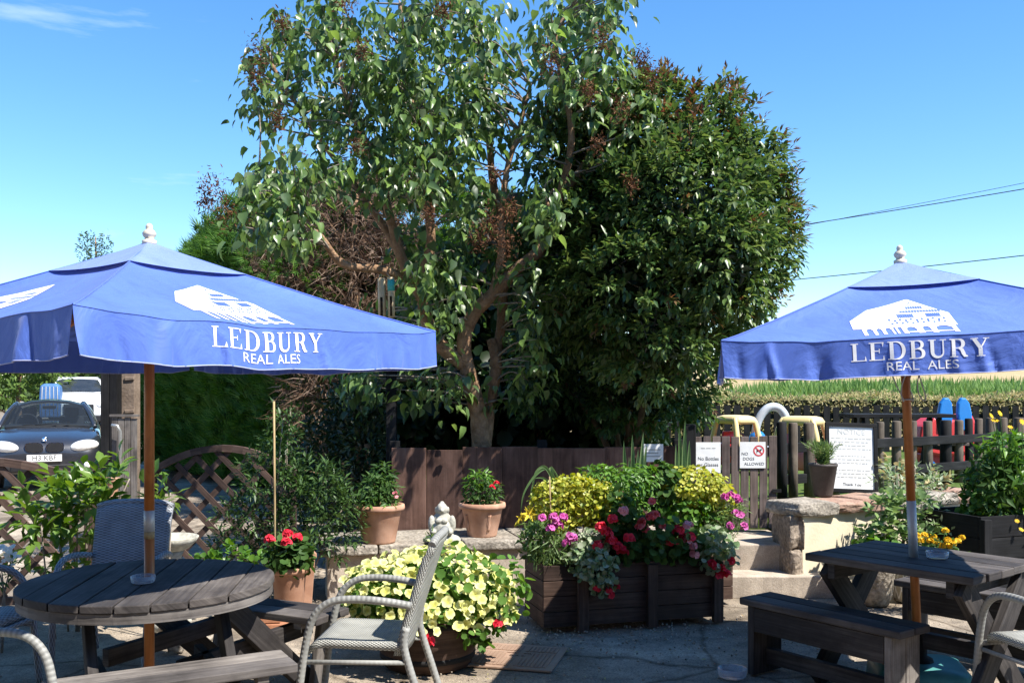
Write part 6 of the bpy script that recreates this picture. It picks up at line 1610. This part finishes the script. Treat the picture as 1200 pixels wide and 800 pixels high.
# ------------------------------------------------------------------ brown trellis panels
def trellis(label, c, rz, W_=1.82, H0=.98, rise=.24, z0=.05):
    t = thing('garden_trellis', label, 'trellis', c, rz, 'arched trellis panels')
    def top(x): return H0 + rise * (1 - (2 * x / W_) ** 2)
    bm = BM(); n = 14
    for i in range(n):
        xa, xb = -W_ / 2 + W_ * i / n, -W_ / 2 + W_ * (i + 1) / n; board(bm, (xa, 0, top(xa)), (xb, 0, top(xb)), .05, .058, up=(0, 0, 1))
    obj('top_rail', bm, M['trellis'], t)
    bm = BM(); board(bm, (-W_ / 2, 0, z0 + .03), (W_ / 2, 0, z0 + .03), .045, .06); obj('bottom_rail', bm, M['trellis'], t)
    for s in (-1, 1):
        bm = BM(); board(bm, (s * (W_ / 2 - .025), 0, 0.0), (s * (W_ / 2 - .025), 0, H0 - .02), .05, .048, up=(0, 1, 0)); obj('side_post', bm, M['trellis'], t)
    for s in (-1, 1):
        bm = BM(); k = -14
        while k < 15:
            x0 = k * .235; pts = []
            N = 60; run = None
            for i in range(N + 1):
                z = z0 + .05 + (1.4) * i / N; x = x0 + s * (z - .6)
                ins = abs(x) < W_ / 2 - .05 and z < top(x) - .02
                if ins:
                    run = (run[0], (x, z)) if run else ((x, z), (x, z))
            if run and run[0] != run[1]: board(bm, (run[0][0], s * .007, run[0][1]), (run[1][0], s * .007, run[1][1]), .050, .012, up=(0, 1, 0))
            k += 1
        obj('lattice', bm, M['trellis'], t)
    return t
trellis('brown arched lattice panel at the picture edge in front of the parked car', (-4.06, 7.36, 0), 0, H0=.96, rise=.17)
trellis('shaded brown arched lattice panel right of the orange pole', (-2.52, 8.55, 0), radians(-4), W_=1.3, H0=.93, rise=.22)
bm = BM(); q = P(112, 0, 7.4); board(bm, (q.x, 7.38, 0), (q.x, 7.38, 1.02), .075, .075, up=(0, 1, 0)); tag(obj('trellis_post', bm, M['trellis'], bevel=.005), 'square brown post at the end of the arched lattice by the car', 'post')

# timber pier, pale pillar, grey fence panel, pipe and orange pot at the edge of the car park
q0, q1 = P(121, 0, 13.2), P(144, 0, 13.2); zt_ = 2.1
bm = BM()
for i in range(2): board(bm, (q0.x + .05 + .115 * i, 13.2, 0), (q0.x + .05 + .115 * i, 13.2, zt_ - .03 * i), .112, .16, up=(0, 1, 0))
tag(obj('timber_post', bm, M['black'], bevel=.01), 'broad dark timber post beside the car park, left of the conifer hedge', 'post')
M['brickpale'] = surf('pale_pier_render', (.14, .105, .08), (.30, .235, .185), .9, 4, 8, .6, 30, .1, dist=.01)
q = P(150, 0, 13.5); bm = BM(); board(bm, (q.x, 13.55, 0), (q.x, 13.55, 2.15), .22, .22, up=(0, 1, 0))
for z in (.9, 1.35, 1.8): board(bm, (q.x - .02, 13.435, z), (q.x + .11, 13.435, z + .01), .03, .05)
tag(obj('pale_pier', bm, M['brickpale'], bevel=.008), 'narrow pale pier between the broad timber post and the conifer hedge', 'pier')
t = thing('grey_fence_panel', 'short grey boarded fence panel in front of the pale pier', 'fence', (P(146, 0, 12.7).x, 12.7, 0))
bm = BM(); xa, xb = P(131, 0, 12.7).x, P(161, 0, 12.7).x
for i in range(4): board(bm, (xa + (xb - xa) * (i + .5) / 4, 12.7, 0.02), (xa + (xb - xa) * (i + .5) / 4, 12.7, 1.30 - .02 * (i % 2)), (xb - xa) / 4 - .008, .02, up=(0, 1, 0))
obj('boards', bm, M['bench'], t, world=True)
bm = BM(); board(bm, (xa - .02, 12.7, 1.32), (xb + .02, 12.7, 1.32), .06, .03); obj('cap_rail', bm, M['bench'], t, world=True)
bm = BM(); q = P(140, 0, 12.6); tube(bm, [(q.x, 12.62, 0), (q.x, 12.62, 1.12), (q.x - .03, 12.6, 1.19), (q.x - .10, 12.6, 1.2)], .022, 10); tag(obj('standpipe', bm, M['metal']), 'pale bent pipe standing against the short grey fence', 'pipe')
q = P(130, 0, 12.2); t = thing('orange_pot', 'plain orange pot on the ground before the short grey fence', 'pot', (q.x, 12.2, .30)); bm = BM(); pot_bm(bm, .075, .10, .26); obj('pot', bm, M['terra'], t)
bm = BM(); box(bm, (0, 0, -.165), (.34, .30, .26)); obj('plinth', bm, M['brick'], t)

# ------------------------------------------------------------------ toys on the play lawn
def pl_(name, c, r=.35): return surf(name, tuple(x * .9 for x in c), tuple(min(1, x * 1.06) for x in c), r, 3, 5, .05, 60, .45)
M['ty'] = pl_('faded_yellow_plastic', (.82, .64, .30)); M['tr'] = pl_('red_plastic', (.62, .05, .05)); M['tb'] = pl_('blue_plastic', (.02, .20, .58)); M['tg'] = pl_('pale_grey_plastic', (.50, .54, .58)); M['tp'] = pl_('faded_pink_plastic', (.68, .22, .26)); M['tk'] = pl_('dark_grey_plastic', (.05, .055, .06)); M['tw'] = pl_('pale_cream_plastic', (.7, .68, .58))
def ride_car(label, c, rz, mroof, mbody, s=1.0):
    """open toddler push car: rounded body, roof on four posts, four wheels, steering wheel"""
    t = thing('toy_car', label, 'toy car', c, rz, 'toddler ride-on toys'); t.scale = (s, s, s)
    bm = BM(); W_, D_ = .21, .34
    def rr(w, d, r, z, n=5):
        o = []
        for cx_, cy_, a0 in ((w - r, d - r, 0), (-w + r, d - r, pi / 2), (-w + r, -d + r, pi), (w - r, -d + r, 3 * pi / 2)):
            for i in range(n + 1): o.append((cx_ + r * cos(a0 + pi / 2 * i / n), cy_ + r * sin(a0 + pi / 2 * i / n), z))
        return o
    def loft(bm, lays):
        R_ = [[bm.verts.new(p) for p in l] for l in lays]
        for a, b in zip(R_, R_[1:]):
            for i in range(len(a)): bm.faces.new((a[i], a[(i + 1) % len(a)], b[(i + 1) % len(b)], b[i])).smooth = True
        bm.faces.new(R_[-1]); bm.faces.new(list(reversed(R_[0])))
    loft(bm, [rr(.17, .30, .1, .10), rr(.20, .34, .12, .14), rr(.215, .355, .12, .30), rr(.205, .345, .12, .40), rr(.18, .32, .1, .42)])
    obj('body', bm, mbody, t)
    bm = BM(); loft(bm, [rr(.195, .27, .1, .72), rr(.205, .28, .1, .77), rr(.185, .255, .1, .825), rr(.13, .19, .08, .845)]); obj('roof', bm, mroof, t)
    for sx in (-1, 1):
        for sy in (-1, 1):
            bm = BM(); pts = smooth_path([(sx * .195, sy * .30, .39), (sx * .192, sy * .285, .55), (sx * .175, sy * .235, .74), (sx * .15, sy * .20, .80)], 4)
            tube(bm, pts, [.046 - .012 * i / len(pts) for i in range(len(pts))], 10); obj('roof_post', bm, mroof, t)
    for sx in (-1, 1):
        for sy in (-1, 1):
            bm = BM(); ctr = Vector((sx * .20, sy * .23, .085)); tube(bm, [ctr + Vector((-.035, 0, 0)), ctr + Vector((-.03, 0, 0)), ctr + Vector((.03, 0, 0)), ctr + Vector((.035, 0, 0))], [.07, .085, .085, .07], 20); obj('wheel', bm, M['tk'], t)
    bm = BM(); tube(bm, [(.085 * cos(2 * pi * i / 20), -.12 + .03 * sin(2 * pi * i / 20), .50 + .08 * sin(2 * pi * i / 20)) for i in range(21)], .012, 8, False); obj('steering_wheel', bm, M['tk'], t)
    bm = BM(); loft(bm, [rr(.13, .02, .015, .36), rr(.14, .025, .015, .50), rr(.12, .02, .015, .60)]); o = obj('seat', bm, mbody, t); o.location = (0, .15, 0)
    return t
q = P(862, 0, 12.6); ride_car('toy car with yellow roof and red body behind the boarded gate', (q.x, 12.6, LZ + .0), radians(24), M['ty'], M['tr'], .86)
q = P(931, 0, 12.2); ride_car('toy car with large faded yellow roof and pink body behind the log posts', (q.x, 11.9, LZ), radians(52), M['ty'], M['tp'], .87)
q = P(900, 0, 12.9); t = thing('toy_scooter', 'grey arched toy with blue front between the two yellow roofed toy cars', 'toy', (q.x, 12.9, LZ), 0, 'toddler ride-on toys')
bm = BM(); pts = smooth_path([(-.17, 0, .38), (-.14, 0, .62), (-.02, 0, .80), (.12, 0, .82), (.22, 0, .72), (.27, 0, .55), (.30, 0, .40)], 5); tube(bm, pts, .055, 12); obj('arch', bm, M['tg'], t)
bm = BM(); ell(bm, (-.14, 0, .40), (.11, .13, .12), 18); obj('front', bm, M['tb'], t)
bm = BM(); board(bm, (-.2, 0, .24), (.34, 0, .24), .24, .14); obj('body', bm, M['tg'], t, bevel=.04)
for sx in (-.16, .28):
    bm = BM(); tube(bm, [(sx, -.14, .1), (sx, -.12, .1), (sx, .12, .1), (sx, .14, .1)], [.08, .1, .1, .08], 18); obj('wheel', bm, M['tk'], t)
# red and blue rocker
q = P(1106, 0, 12.9); t = thing('toy_rocker', 'red plastic rocker with two rounded blue backs behind the black play table', 'toy', (q.x, 12.9, LZ), radians(8))
bm = BM(); n = 22; prof = [(-.44, .34), (-.40, .58), (-.22, .70), (0, .66), (.16, .72), (.30, .74), (.36, .62), (.36, .36), (.2, .22), (-.1, .18), (-.3, .22)]
a = [bm.verts.new((x, -.17, z)) for x, z in prof]; b = [bm.verts.new((x, .17, z)) for x, z in prof]; m_ = len(prof)
bm.faces.new(a); bm.faces.new(list(reversed(b)))
for i in range(m_): bm.faces.new((a[i], b[i], b[(i + 1) % m_], a[(i + 1) % m_]))
bmesh.ops.recalc_face_normals(bm, faces=bm.faces); o = obj('body', bm, M['tr'], t, bevel=.035)
for dx, tl in ((-.10, -.05), (.20, .10)):
    bm = BM(); pts = [(-.09, .0), (-.10, .22), (-.08, .36), (-.03, .43), (.03, .43), (.08, .36), (.10, .22), (.09, 0)]
    a = [bm.verts.new((dx + x - tl * z, -.20 - .0, .52 + z)) for x, z in pts]; b = [bm.verts.new((dx + x - tl * z, -.13, .52 + z)) for x, z in pts]; m_ = len(pts)
    bm.faces.new(a); bm.faces.new(list(reversed(b)))
    for i in range(m_): bm.faces.new((a[i], b[i], b[(i + 1) % m_], a[(i + 1) % m_]))
    bmesh.ops.recalc_face_normals(bm, faces=bm.faces); obj('back', bm, M['tb'], t, bevel=.02)
for sx in (-.3, .3):
    bm = BM(); tube(bm, [(sx, -.2, .07), (sx, .2, .07)], .07, 16); obj('foot', bm, M['tb'], t)
bm = BM(); board(bm, (-.36, 0, .16), (.36, 0, .16), .22, .14); obj('base', bm, M['tr'], t, bevel=.02)
# black play table
qa, qb = P(996, 484, 11.6), P(1116, 489, 11.6); t = thing('play_table', 'low black picnic table on the play lawn in front of the red rocker', 'picnic table', ((qa.x + qb.x) / 2, 11.75, LZ))
zt_ = qa.z; bm = BM()
for i in range(4): board(bm, (qa.x, 11.55 + .13 * i, zt_ - .03), (qb.x, 11.55 + .13 * i, zt_ - .03), .122, .04)
obj('tabletop', bm, M['black'], t, bevel=.004, world=True)
for x in (qa.x + .15, qb.x - .15):
    for s in (-1, 1):
        bm = BM(); board(bm, (x, 11.745 + s * .12, zt_ - .06), (x, 11.745 + s * .40, LZ), .08, .04, up=(1, 0, 0)); obj('leg', bm, M['black'], t, world=True)
    bm = BM(); board(bm, (x, 11.2, LZ + .38), (x, 12.3, LZ + .38), .04, .07); obj('bearer', bm, M['black'], t, world=True)
for s in (-1, 1):
    bm = BM(); board(bm, (qa.x, 11.745 + s * .48, LZ + .435), (qb.x, 11.745 + s * .48, LZ + .435), .2, .035); obj('bench_seat', bm, M['gate'], t, bevel=.004, world=True)

# bamboo chimes on the lilac
q = P(447, 318, 8.62); t = thing('wind_chime', 'two hanging bamboo tubes, one banded teal, on the lilac branch', 'wind chime', (q.x, 8.62, q.z))
M['bam'] = surf('pale_bamboo', (.46, .36, .22), (.62, .52, .36), .5, 8, 6, .1, 40, .3); M['teal'] = flat('teal_paint', (.05, .42, .42), .5)
for i, (px, py0, py1, w) in enumerate(((447, 326, 374, 9), (458, 325, 372, 8))):
    a, b = P(px, py0, 8.62 - .03 * i), P(px + 1, py1, 8.62 - .03 * i); r = w / 2 / FPX * 8.62; bm = BM(); tube(bm, [a, a + Vector((0, 0, -.004)), a.lerp(b, .5), b], [r * .9, r, r, r], 16); o = obj('tube', bm, M['bam'], t, world=True)
    bm = BM(); tube(bm, [a.lerp(b, .47), a.lerp(b, .97)], r * .62, 10); bmx = obj('slot', bm, M['soil'], o, world=True); bmx.location.y -= r * .45
    if i: bm = BM(); tube(bm, [a.lerp(b, .06), a.lerp(b, .34)], r * 1.04, 16); obj('teal_band', bm, M['teal'], o, world=True)
    bm = BM(); tube(bm, [a, Vector((q.x, 8.62, q.z + .02))], .0025, 5); obj('string', bm, M['cord'], t, world=True)
# power lines
M['wire'] = flat('black_cable', (.02, .02, .022), .5)
for i, (d, y1, x1, y2, x2, lab) in enumerate(((34, 263, 945, 222, 1200, 'upper black overhead cable crossing the sky at the right'), (34.6, 264, 945, 215, 1200, 'thin overhead cable just above the upper black one at the right'), (26, 327, 940, 300, 1200, 'lowest black overhead cable passing behind the right parasol'))):
    a, b = P(x1, y1, d), P(x2, y2, d - 4); u_ = b - a; s, e = a - u_ * 3.2, b + u_ * 3.0
    bm = BM(); tube(bm, [s.lerp(e, k / 30) - Vector((0, 0, .5 * sin(pi * k / 30))) + Vector((0, 0, .5 * sin(pi * .46))) for k in range(31)], (.014, .008, .011)[i], 6); tag(obj('power_line', bm, M['wire']), lab, 'cable', 'overhead cables')

# fallen petals and leaf bits on the tarmac
n = 420; x = np.concatenate([RNG.normal(-.4, .8, 150), RNG.normal(.9, .7, 150), RNG.uniform(-3, 3.5, 120)]); y = np.concatenate([RNG.normal(6.1, .5, 150), RNG.normal(6.55, .25, 150), RNG.uniform(4.5, 8, 120)])
p = np.stack([x, y, np.full(n, .006)], 1)
L['litter'] = leaf('dry_leaf_litter', [(.14, .09, .04), (.25, .18, .08), (.10, .07, .04), (.45, .40, .16), (.32, .08, .08)], .1, .8, .1)
tag(scatter('leaf_litter', LANCE, p, rv(n) * [1, 1, .15], rv(n) * .35 + np.array([0, 0, 1]), RNG.uniform(.012, .036, n), L['litter'], None), 'dry leaf bits and petals scattered on the tarmac', 'litter', kind='stuff')

n = 1700; x = np.concatenate([RNG.uniform(-3.4, 3.6, 1100), RNG.normal(.9, .9, 600)]); y = np.concatenate([RNG.uniform(4.2, 8.6, 1100), RNG.normal(6.7, .3, 600)])
M['grit'] = leaf('loose_grit_stones', [(.16, .13, .10), (.34, .29, .23), (.50, .44, .36)], 0, .9, .1)
tag(scatter('gravel_grit', GRAIN, np.stack([x, y, np.full(n, .004)], 1), rv(n), rv(n), RNG.uniform(.004, .015, n), M['grit'], None), 'loose grit scattered over the tarmac', 'grit', kind='stuff')
# ------------------------------------------------------------------ parked vehicles
def paint(name, c, metal=.15):
    m, n, l, b = nodes(name); b.inputs['Base Color'].default_value = (*c, 1); b.inputs['Metallic'].default_value = metal; b.inputs['Roughness'].default_value = .35
    b.inputs['Coat Weight'].default_value = 1; b.inputs['Coat Roughness'].default_value = .05
    tc = n.new('ShaderNodeTexCoord'); a = n.new('ShaderNodeTexNoise'); a.inputs['Scale'].default_value = 4; a.inputs['Detail'].default_value = 5; l.new(tc.outputs['Object'], a.inputs['Vector'])
    r = ramp(n, [(.3, (.30,) * 3), (.7, (.42,) * 3)]); l.new(a.outputs[0], r.inputs[0]); l.new(r.outputs[0], b.inputs['Roughness']); return m
M['navy'] = paint('dark_blue_grey_car_paint', (.026, .028, .036)); M['vanwhite'] = paint('white_van_paint', (.78, .78, .77), 0)
M['carglass'] = glass('car_window_glass', (.66, .74, .78), .16, .5, .02, .05); M['rubber'] = flat('black_rubber', (.02, .02, .02), .7); M['chrome'] = flat('chrome_trim', (.75, .75, .76), .12, .5, 1)
M['lens'] = surf('clear_headlamp', (.70, .71, .72), (.92, .92, .92), .15, 14, 6, .6, 22, .8, dist=.02); M['interior'] = flat('dark_car_interior', (.025, .025, .03), .7); M['blackpl'] = flat('black_car_plastic', (.015, .015, .017), .5)
M['rblue'] = flat('badge_blue', (.05, .2, .55), .3); M['tarp'] = surf('blue_tarpaulin', (.04, .11, .27), (.09, .20, .40), .5, 3, 6, .6, 12, .3, dist=.02)
def vehicle(label, name, cat, c, rz, m, sta, ghs, wheel_r, wy, hw, tyre_w=.2):
    """sta: body stations front to back (y, half width, z bottom, z shoulder, z top); ghs: cabin stations (y, half width base, z base, half width top, z top)"""
    t = thing(name, label, cat, c, rz)
    bm = BM(); R_ = []
    for (y, w, zb, zs, zt_) in sta:
        half = [(w * .82, zb), (w * .97, zb + .07), (w, (zb + zs) / 2), (w * .995, zs - .06), (w * .955, zs), (w * .82, zs + (zt_ - zs) * .62), (w * .45, zs + (zt_ - zs) * .93), (0, zt_)]
        pts = [(x, y, z) for x, z in half] + [(-x, y, z) for x, z in reversed(half[:-1])]
        R_.append([bm.verts.new(p) for p in pts])
    for a, b in zip(R_, R_[1:]):
        for i in range(len(a) - 1): bm.faces.new((a[i], b[i], b[i + 1], a[i + 1])).smooth = True
        bm.faces.new((a[-1], b[-1], b[0], a[0]))
    bm.faces.new(R_[0]); bm.faces.new(list(reversed(R_[-1])))
    bmesh.ops.recalc_face_normals(bm, faces=bm.faces)
    o = obj('body', bm, m, t); sb = o.modifiers.new('round', 'SUBSURF'); sb.levels = 2; sb.render_levels = 2
    for s in (-1, 1):
        for y in wy:
            bm = BM(); cc = Vector((s * (hw - .09), y, wheel_r)); tube(bm, [cc + Vector((-.10, 0, 0)), cc + Vector((-.085, 0, 0)), cc + Vector((.10, 0, 0)), cc + Vector((.115, 0, 0))] if True else [], [wheel_r * .9, wheel_r, wheel_r, wheel_r * .9], 28); w_ = obj('wheel', bm, M['rubber'], t)
            bm = BM(); tube(bm, [cc + Vector((s * .10, 0, 0)), cc + Vector((s * .122, 0, 0))], wheel_r * .62, 20); obj('rim', bm, M['metal'], w_)
    return t
cpos = P(57, 0, 17.9); yaw = radians(23)
SB = [(-2.08, .60, .36, .52, .60), (-2.05, .70, .28, .60, .70), (-1.98, .79, .24, .68, .79), (-1.80, .855, .22, .76, .875), (-1.3, .875, .22, .86, .965), (-.86, .875, .22, .93, 1.03), (.2, .875, .22, .96, 1.02), (1.3, .87, .24, .99, 1.03), (1.85, .83, .28, .98, 1.03), (2.05, .74, .34, .80, .92)]
car = vehicle('dark blue grey hatchback parked facing us beyond the trellis', 'parked_car', 'car', (cpos.x, 17.95, 0), yaw, M['navy'], SB, None, .31, (-1.33, 1.32), .86)
def carpart(name, fn, m, par=car, smooth=False, bevel=0):
    bm = BM(); fn(bm); return obj(name, bm, m, par, smooth, bevel)
# roof panel and pillars
def roof(bm):
    xs = [-.56, -.50, -.3, 0, .3, .50, .56]; ys = [-.18, .0, .4, .9, 1.35, 1.5]
    g = [[bm.verts.new((x * (1 - .04 * abs(y - .5)), y, 1.475 - .10 * (abs(x) / .56) ** 2.6 - .045 * ((y - .5) / 1.0) ** 2 * 1.3)) for x in xs] for y in ys]
    lo = [[bm.verts.new(v.co - Vector((0, 0, .035))) for v in r] for r in g]
    for j in range(len(ys) - 1):
        for i in range(len(xs) - 1):
            bm.faces.new((g[j][i], g[j][i + 1], g[j + 1][i + 1], g[j + 1][i])).smooth = True; bm.faces.new((lo[j + 1][i], lo[j + 1][i + 1], lo[j][i + 1], lo[j][i]))
    for j in range(len(ys) - 1):
        for i in (0, len(xs) - 1): bm.faces.new((g[j][i], g[j + 1][i], lo[j + 1][i], lo[j][i]))
    for i in range(len(xs) - 1):
        for j in (0, len(ys) - 1): bm.faces.new((g[j][i], g[j][i + 1], lo[j][i + 1], lo[j][i]))
    bmesh.ops.recalc_face_normals(bm, faces=bm.faces)
carpart('roof', roof, M['navy'])
def pill(bm):
    for s in (-1, 1):
        tube(bm, smooth_path([(s * .76, -.90, .98), (s * .665, -.52, 1.22), (s * .555, -.14, 1.385)], 4), .035, 10)
        tube(bm, [(s * .77, .55, .98), (s * .57, .52, 1.39)], .04, 8); tube(bm, smooth_path([(s * .75, 1.95, .98), (s * .66, 1.75, 1.2), (s * .54, 1.46, 1.37)], 4), .06, 8)
        tube(bm, [(s * .555, -.14, 1.385), (s * .575, .5, 1.40), (s * .54, 1.46, 1.36)], .03, 8)
carpart('pillars', pill, M['navy'])
def sheet(bm, A_, B_, C_, D_, bulge, n=8):
    A_, B_, C_, D_ = map(Vector, (A_, B_, C_, D_)); nn = (B_ - A_).cross(D_ - A_).normalized()
    g = [[bm.verts.new(A_.lerp(B_, i / n).lerp(D_.lerp(C_, i / n), j / n) + nn * bulge * (1 - (2 * i / n - 1) ** 2)) for i in range(n + 1)] for j in range(n + 1)]
    for j in range(n):
        for i in range(n): bm.faces.new((g[j][i], g[j][i + 1], g[j + 1][i + 1], g[j + 1][i])).smooth = True
carpart('windscreen', lambda bm: sheet(bm, (-.74, -.90, .99), (.74, -.90, .99), (.55, -.16, 1.40), (-.55, -.16, 1.40), .07), M['carglass'])
carpart('rear_window', lambda bm: sheet(bm, (.70, 1.93, 1.0), (-.70, 1.93, 1.0), (-.52, 1.48, 1.37), (.52, 1.48, 1.37), .04), M['carglass'])
for s in (-1, 1): carpart('side_window', lambda bm: sheet(bm, (s * .775, 1.9, 1.0), (s * .775, -.85, 1.0), (s * .56, -.15, 1.38), (s * .54, 1.45, 1.36), 0), M['carglass'])
carpart('dashboard', lambda bm: board(bm, (-.68, -.62, .99), (.68, -.62, .99), .42, .10), M['interior'], bevel=.03)
for s in (-1, 1):
    st_ = carpart('car_seat', lambda bm: board(bm, (s * .36, .22, .6), (s * .36, .38, 1.14), .44, .12, up=(0, 1, 0)), M['interior'], bevel=.05)
    carpart('headrest', lambda bm: board(bm, (s * .36, .37, 1.14), (s * .36, .39, 1.31), .25, .09, up=(0, 1, 0)), M['interior'], st_, bevel=.035)
carpart('steering_wheel', lambda bm: tube(bm, [(-.36 + .18 * cos(2 * pi * i / 24) * -1, -.28 + .07 * sin(2 * pi * i / 24), 1.04 + .17 * sin(2 * pi * i / 24)) for i in range(25)], .014, 8, False), M['interior'])
carpart('mirror', lambda bm: board(bm, (-.11, -.22, 1.33), (.11, -.22, 1.33), .03, .06), M['blackpl'], bevel=.01)
for s in (-1, 1): carpart('door_mirror', lambda bm: ell(bm, (s * .93, -.62, 1.02), (.10, .07, .07), 14), M['navy'])
for s in (-1, 1):
    hl = carpart('headlight', lambda bm: ell(bm, (s * .60, -1.955, .715), (.235, .12, .10), 24, Matrix.Rotation(radians(s * 22), 4, 'Z') @ Matrix.Rotation(radians(-s * 6), 4, 'Y')), M['lens'])
    carpart('lamp', lambda bm: [ell(bm, (s * (.53 + .14 * k), -2.055 + .04 * k, .715), (.045, .03, .045), 14) for k in (0, 1)], M['chrome'], hl)
    def kid(bm, k=1.0, dy=0.0, dz=0):
        w, h = .135 * k, .082 * k; pts = []
        for i in range(28):
            a = 2 * pi * i / 28; pts.append((s * .155 + w * math.copysign(abs(cos(a)) ** .55, cos(a)) + s * .015 * (sin(a)), .705 + h * math.copysign(abs(sin(a)) ** .6, sin(a))))
        f = [bm.verts.new((x, -2.075 + dy + .05 * (z - .64), z)) for x, z in pts]; b = [bm.verts.new((x, -2.0 + dy, z)) for x, z in pts]
        bm.faces.new(f); 
        for i in range(28): bm.faces.new((f[i], f[(i + 1) % 28], b[(i + 1) % 28], b[i]))
        bmesh.ops.recalc_face_normals(bm, faces=bm.faces)
    g = carpart('grille', lambda bm: kid(bm), M['chrome']); carpart('grille_mesh', lambda bm: kid(bm, .84, -.010), M['blackpl'], g)
    carpart('fog_light', lambda bm: ell(bm, (s * .64, -2.06, .40), (.055, .04, .055), 16), M['lens'])
carpart('lower_grille', lambda bm: board(bm, (-.50, -2.06, .37), (.50, -2.06, .37), .07, .12), M['blackpl'], bevel=.02)
pl = carpart('number_plate', lambda bm: board(bm, (-.26, -2.115, .535), (.26, -2.115, .535), .012, .112), M['white'], bevel=.002)
carpart('lettering', lambda bm: put2d(bm, text2d('H3 KBF', .125), lambda x, y: Vector((x * .92, -2.1225, .535 + y))), M['ink'], pl)
bd = carpart('badge', lambda bm: ell(bm, (0, -1.985, .835), (.042, .022, .042), 18), M['chrome'])
def bq(bm, q0):
    for a0 in q0:
        c = bm.verts.new((0, -2.0085, .838)); prev = None
        for i in range(6):
            a = a0 + pi / 2 * i / 5; v = bm.verts.new((.026 * cos(a), -2.0075, .838 + .026 * sin(a)))
            if prev: bm.faces.new((c, prev, v))
            prev = v
carpart('badge_quarter', lambda bm: bq(bm, (pi / 2, 3 * pi / 2)), M['rblue'], bd); carpart('badge_quarter', lambda bm: bq(bm, (0, pi)), M['white'], bd)
for s in (-1, 1): carpart('wiper', lambda bm: tube(bm, [(s * .1 - .3, -.93, 1.035), (s * .1 + .25, -.86, 1.07)], .008, 5), M['blackpl'])
# white van far behind
vp = P(92, 0, 41); vyaw = radians(24)
SV = [(-2.5, .80, .40, .75, .95), (-2.42, .92, .32, .95, 1.15), (-2.2, 1.0, .30, 1.20, 1.36), (-1.4, 1.02, .30, 1.40, 1.52), (-1.1, 1.02, .30, 1.44, 1.56), (1.0, 1.02, .3, 1.45, 1.55), (2.4, 1.0, .35, 1.45, 1.55), (2.5, .95, .4, 1.4, 1.5)]
van = vehicle('white van parked far behind the dark hatchback, under the trees', 'parked_van', 'van', (vp.x, 41, 0), vyaw, M['vanwhite'], SV, None, .38, (-1.6, 1.6), 1.0)
def vcab(bm):
    lay = [[(-.98, -1.15, 1.5), (.98, -1.15, 1.5), (.98, 2.45, 1.5), (-.98, 2.45, 1.5)], [(-.86, -.25, 2.05), (.86, -.25, 2.05), (.9, 2.42, 2.05), (-.9, 2.42, 2.05)], [(-.78, .1, 2.15), (.78, .1, 2.15), (.8, 2.35, 2.15), (-.8, 2.35, 2.15)]]
    R_ = [[bm.verts.new(p) for p in l] for l in lay]
    for a, b in zip(R_, R_[1:]):
        for i in range(4): bm.faces.new((a[i], a[(i + 1) % 4], b[(i + 1) % 4], b[i]))
    bm.faces.new(R_[-1])
carpart('cab', vcab, M['vanwhite'], van, bevel=.05)
M['darkglass'] = surf('dark_van_glass', (.02, .025, .03), (.04, .045, .05), .08, 3, 3, 0, 10, .8)
carpart('windscreen', lambda bm: sheet(bm, (-.90, -1.12, 1.535), (.90, -1.12, 1.535), (.78, -.275, 2.03), (-.78, -.275, 2.03), .04), M['darkglass'], van)
carpart('front_grille', lambda bm: board(bm, (-.55, -2.52, .80), (.55, -2.52, .80), .10, .50), M['blackpl'], van, bevel=.03)
carpart('bumper', lambda bm: board(bm, (-.98, -2.50, .48), (.98, -2.50, .48), .16, .28), M['blackpl'], van, bevel=.05)
for s in (-1, 1): carpart('headlight', lambda bm: ell(bm, (s * .76, -2.38, 1.02), (.16, .12, .15), 16), M['lens'], van)
# blue tarpaulined trailer
tp = P(60, 0, 38.5); t = thing('covered_trailer', 'trailer under a blue tarpaulin left of the white van', 'trailer', (tp.x, 38.5, 0), radians(20))
bm = BM(); lay = [(.36, .55, .55), (.38, .57, 1.2), (.35, .54, 1.75), (.22, .45, 1.86)]
R_ = [[bm.verts.new((sx * w, sy * d, z)) for sx, sy in ((-1, -1), (1, -1), (1, 1), (-1, 1))] for w, d, z in lay]
for a, b in zip(R_, R_[1:]):
    for i in range(4): bm.faces.new((a[i], a[(i + 1) % 4], b[(i + 1) % 4], b[i]))
bm.faces.new(R_[-1]); bm.faces.new(list(reversed(R_[0]))); obj('tarpaulin', bm, M['tarp'], t, bevel=.05)
for s in (-1, 1):
    bm = BM(); tube(bm, [(s * .36, 0, .3), (s * .48, 0, .3)], .3, 18); obj('wheel', bm, M['rubber'], t)
bm = BM(); board(bm, (0, -.5, .42), (0, .5, .42), .7, .1); obj('chassis', bm, M['black'], t)
for s in range(5):
    bm = BM(); x = -.28 + .14 * s; tube(bm, [(x, -.562, .6), (x, -.582, 1.2), (x * .95, -.552, 1.74)], .012, 5); obj('rope', bm, M['cord'], t)
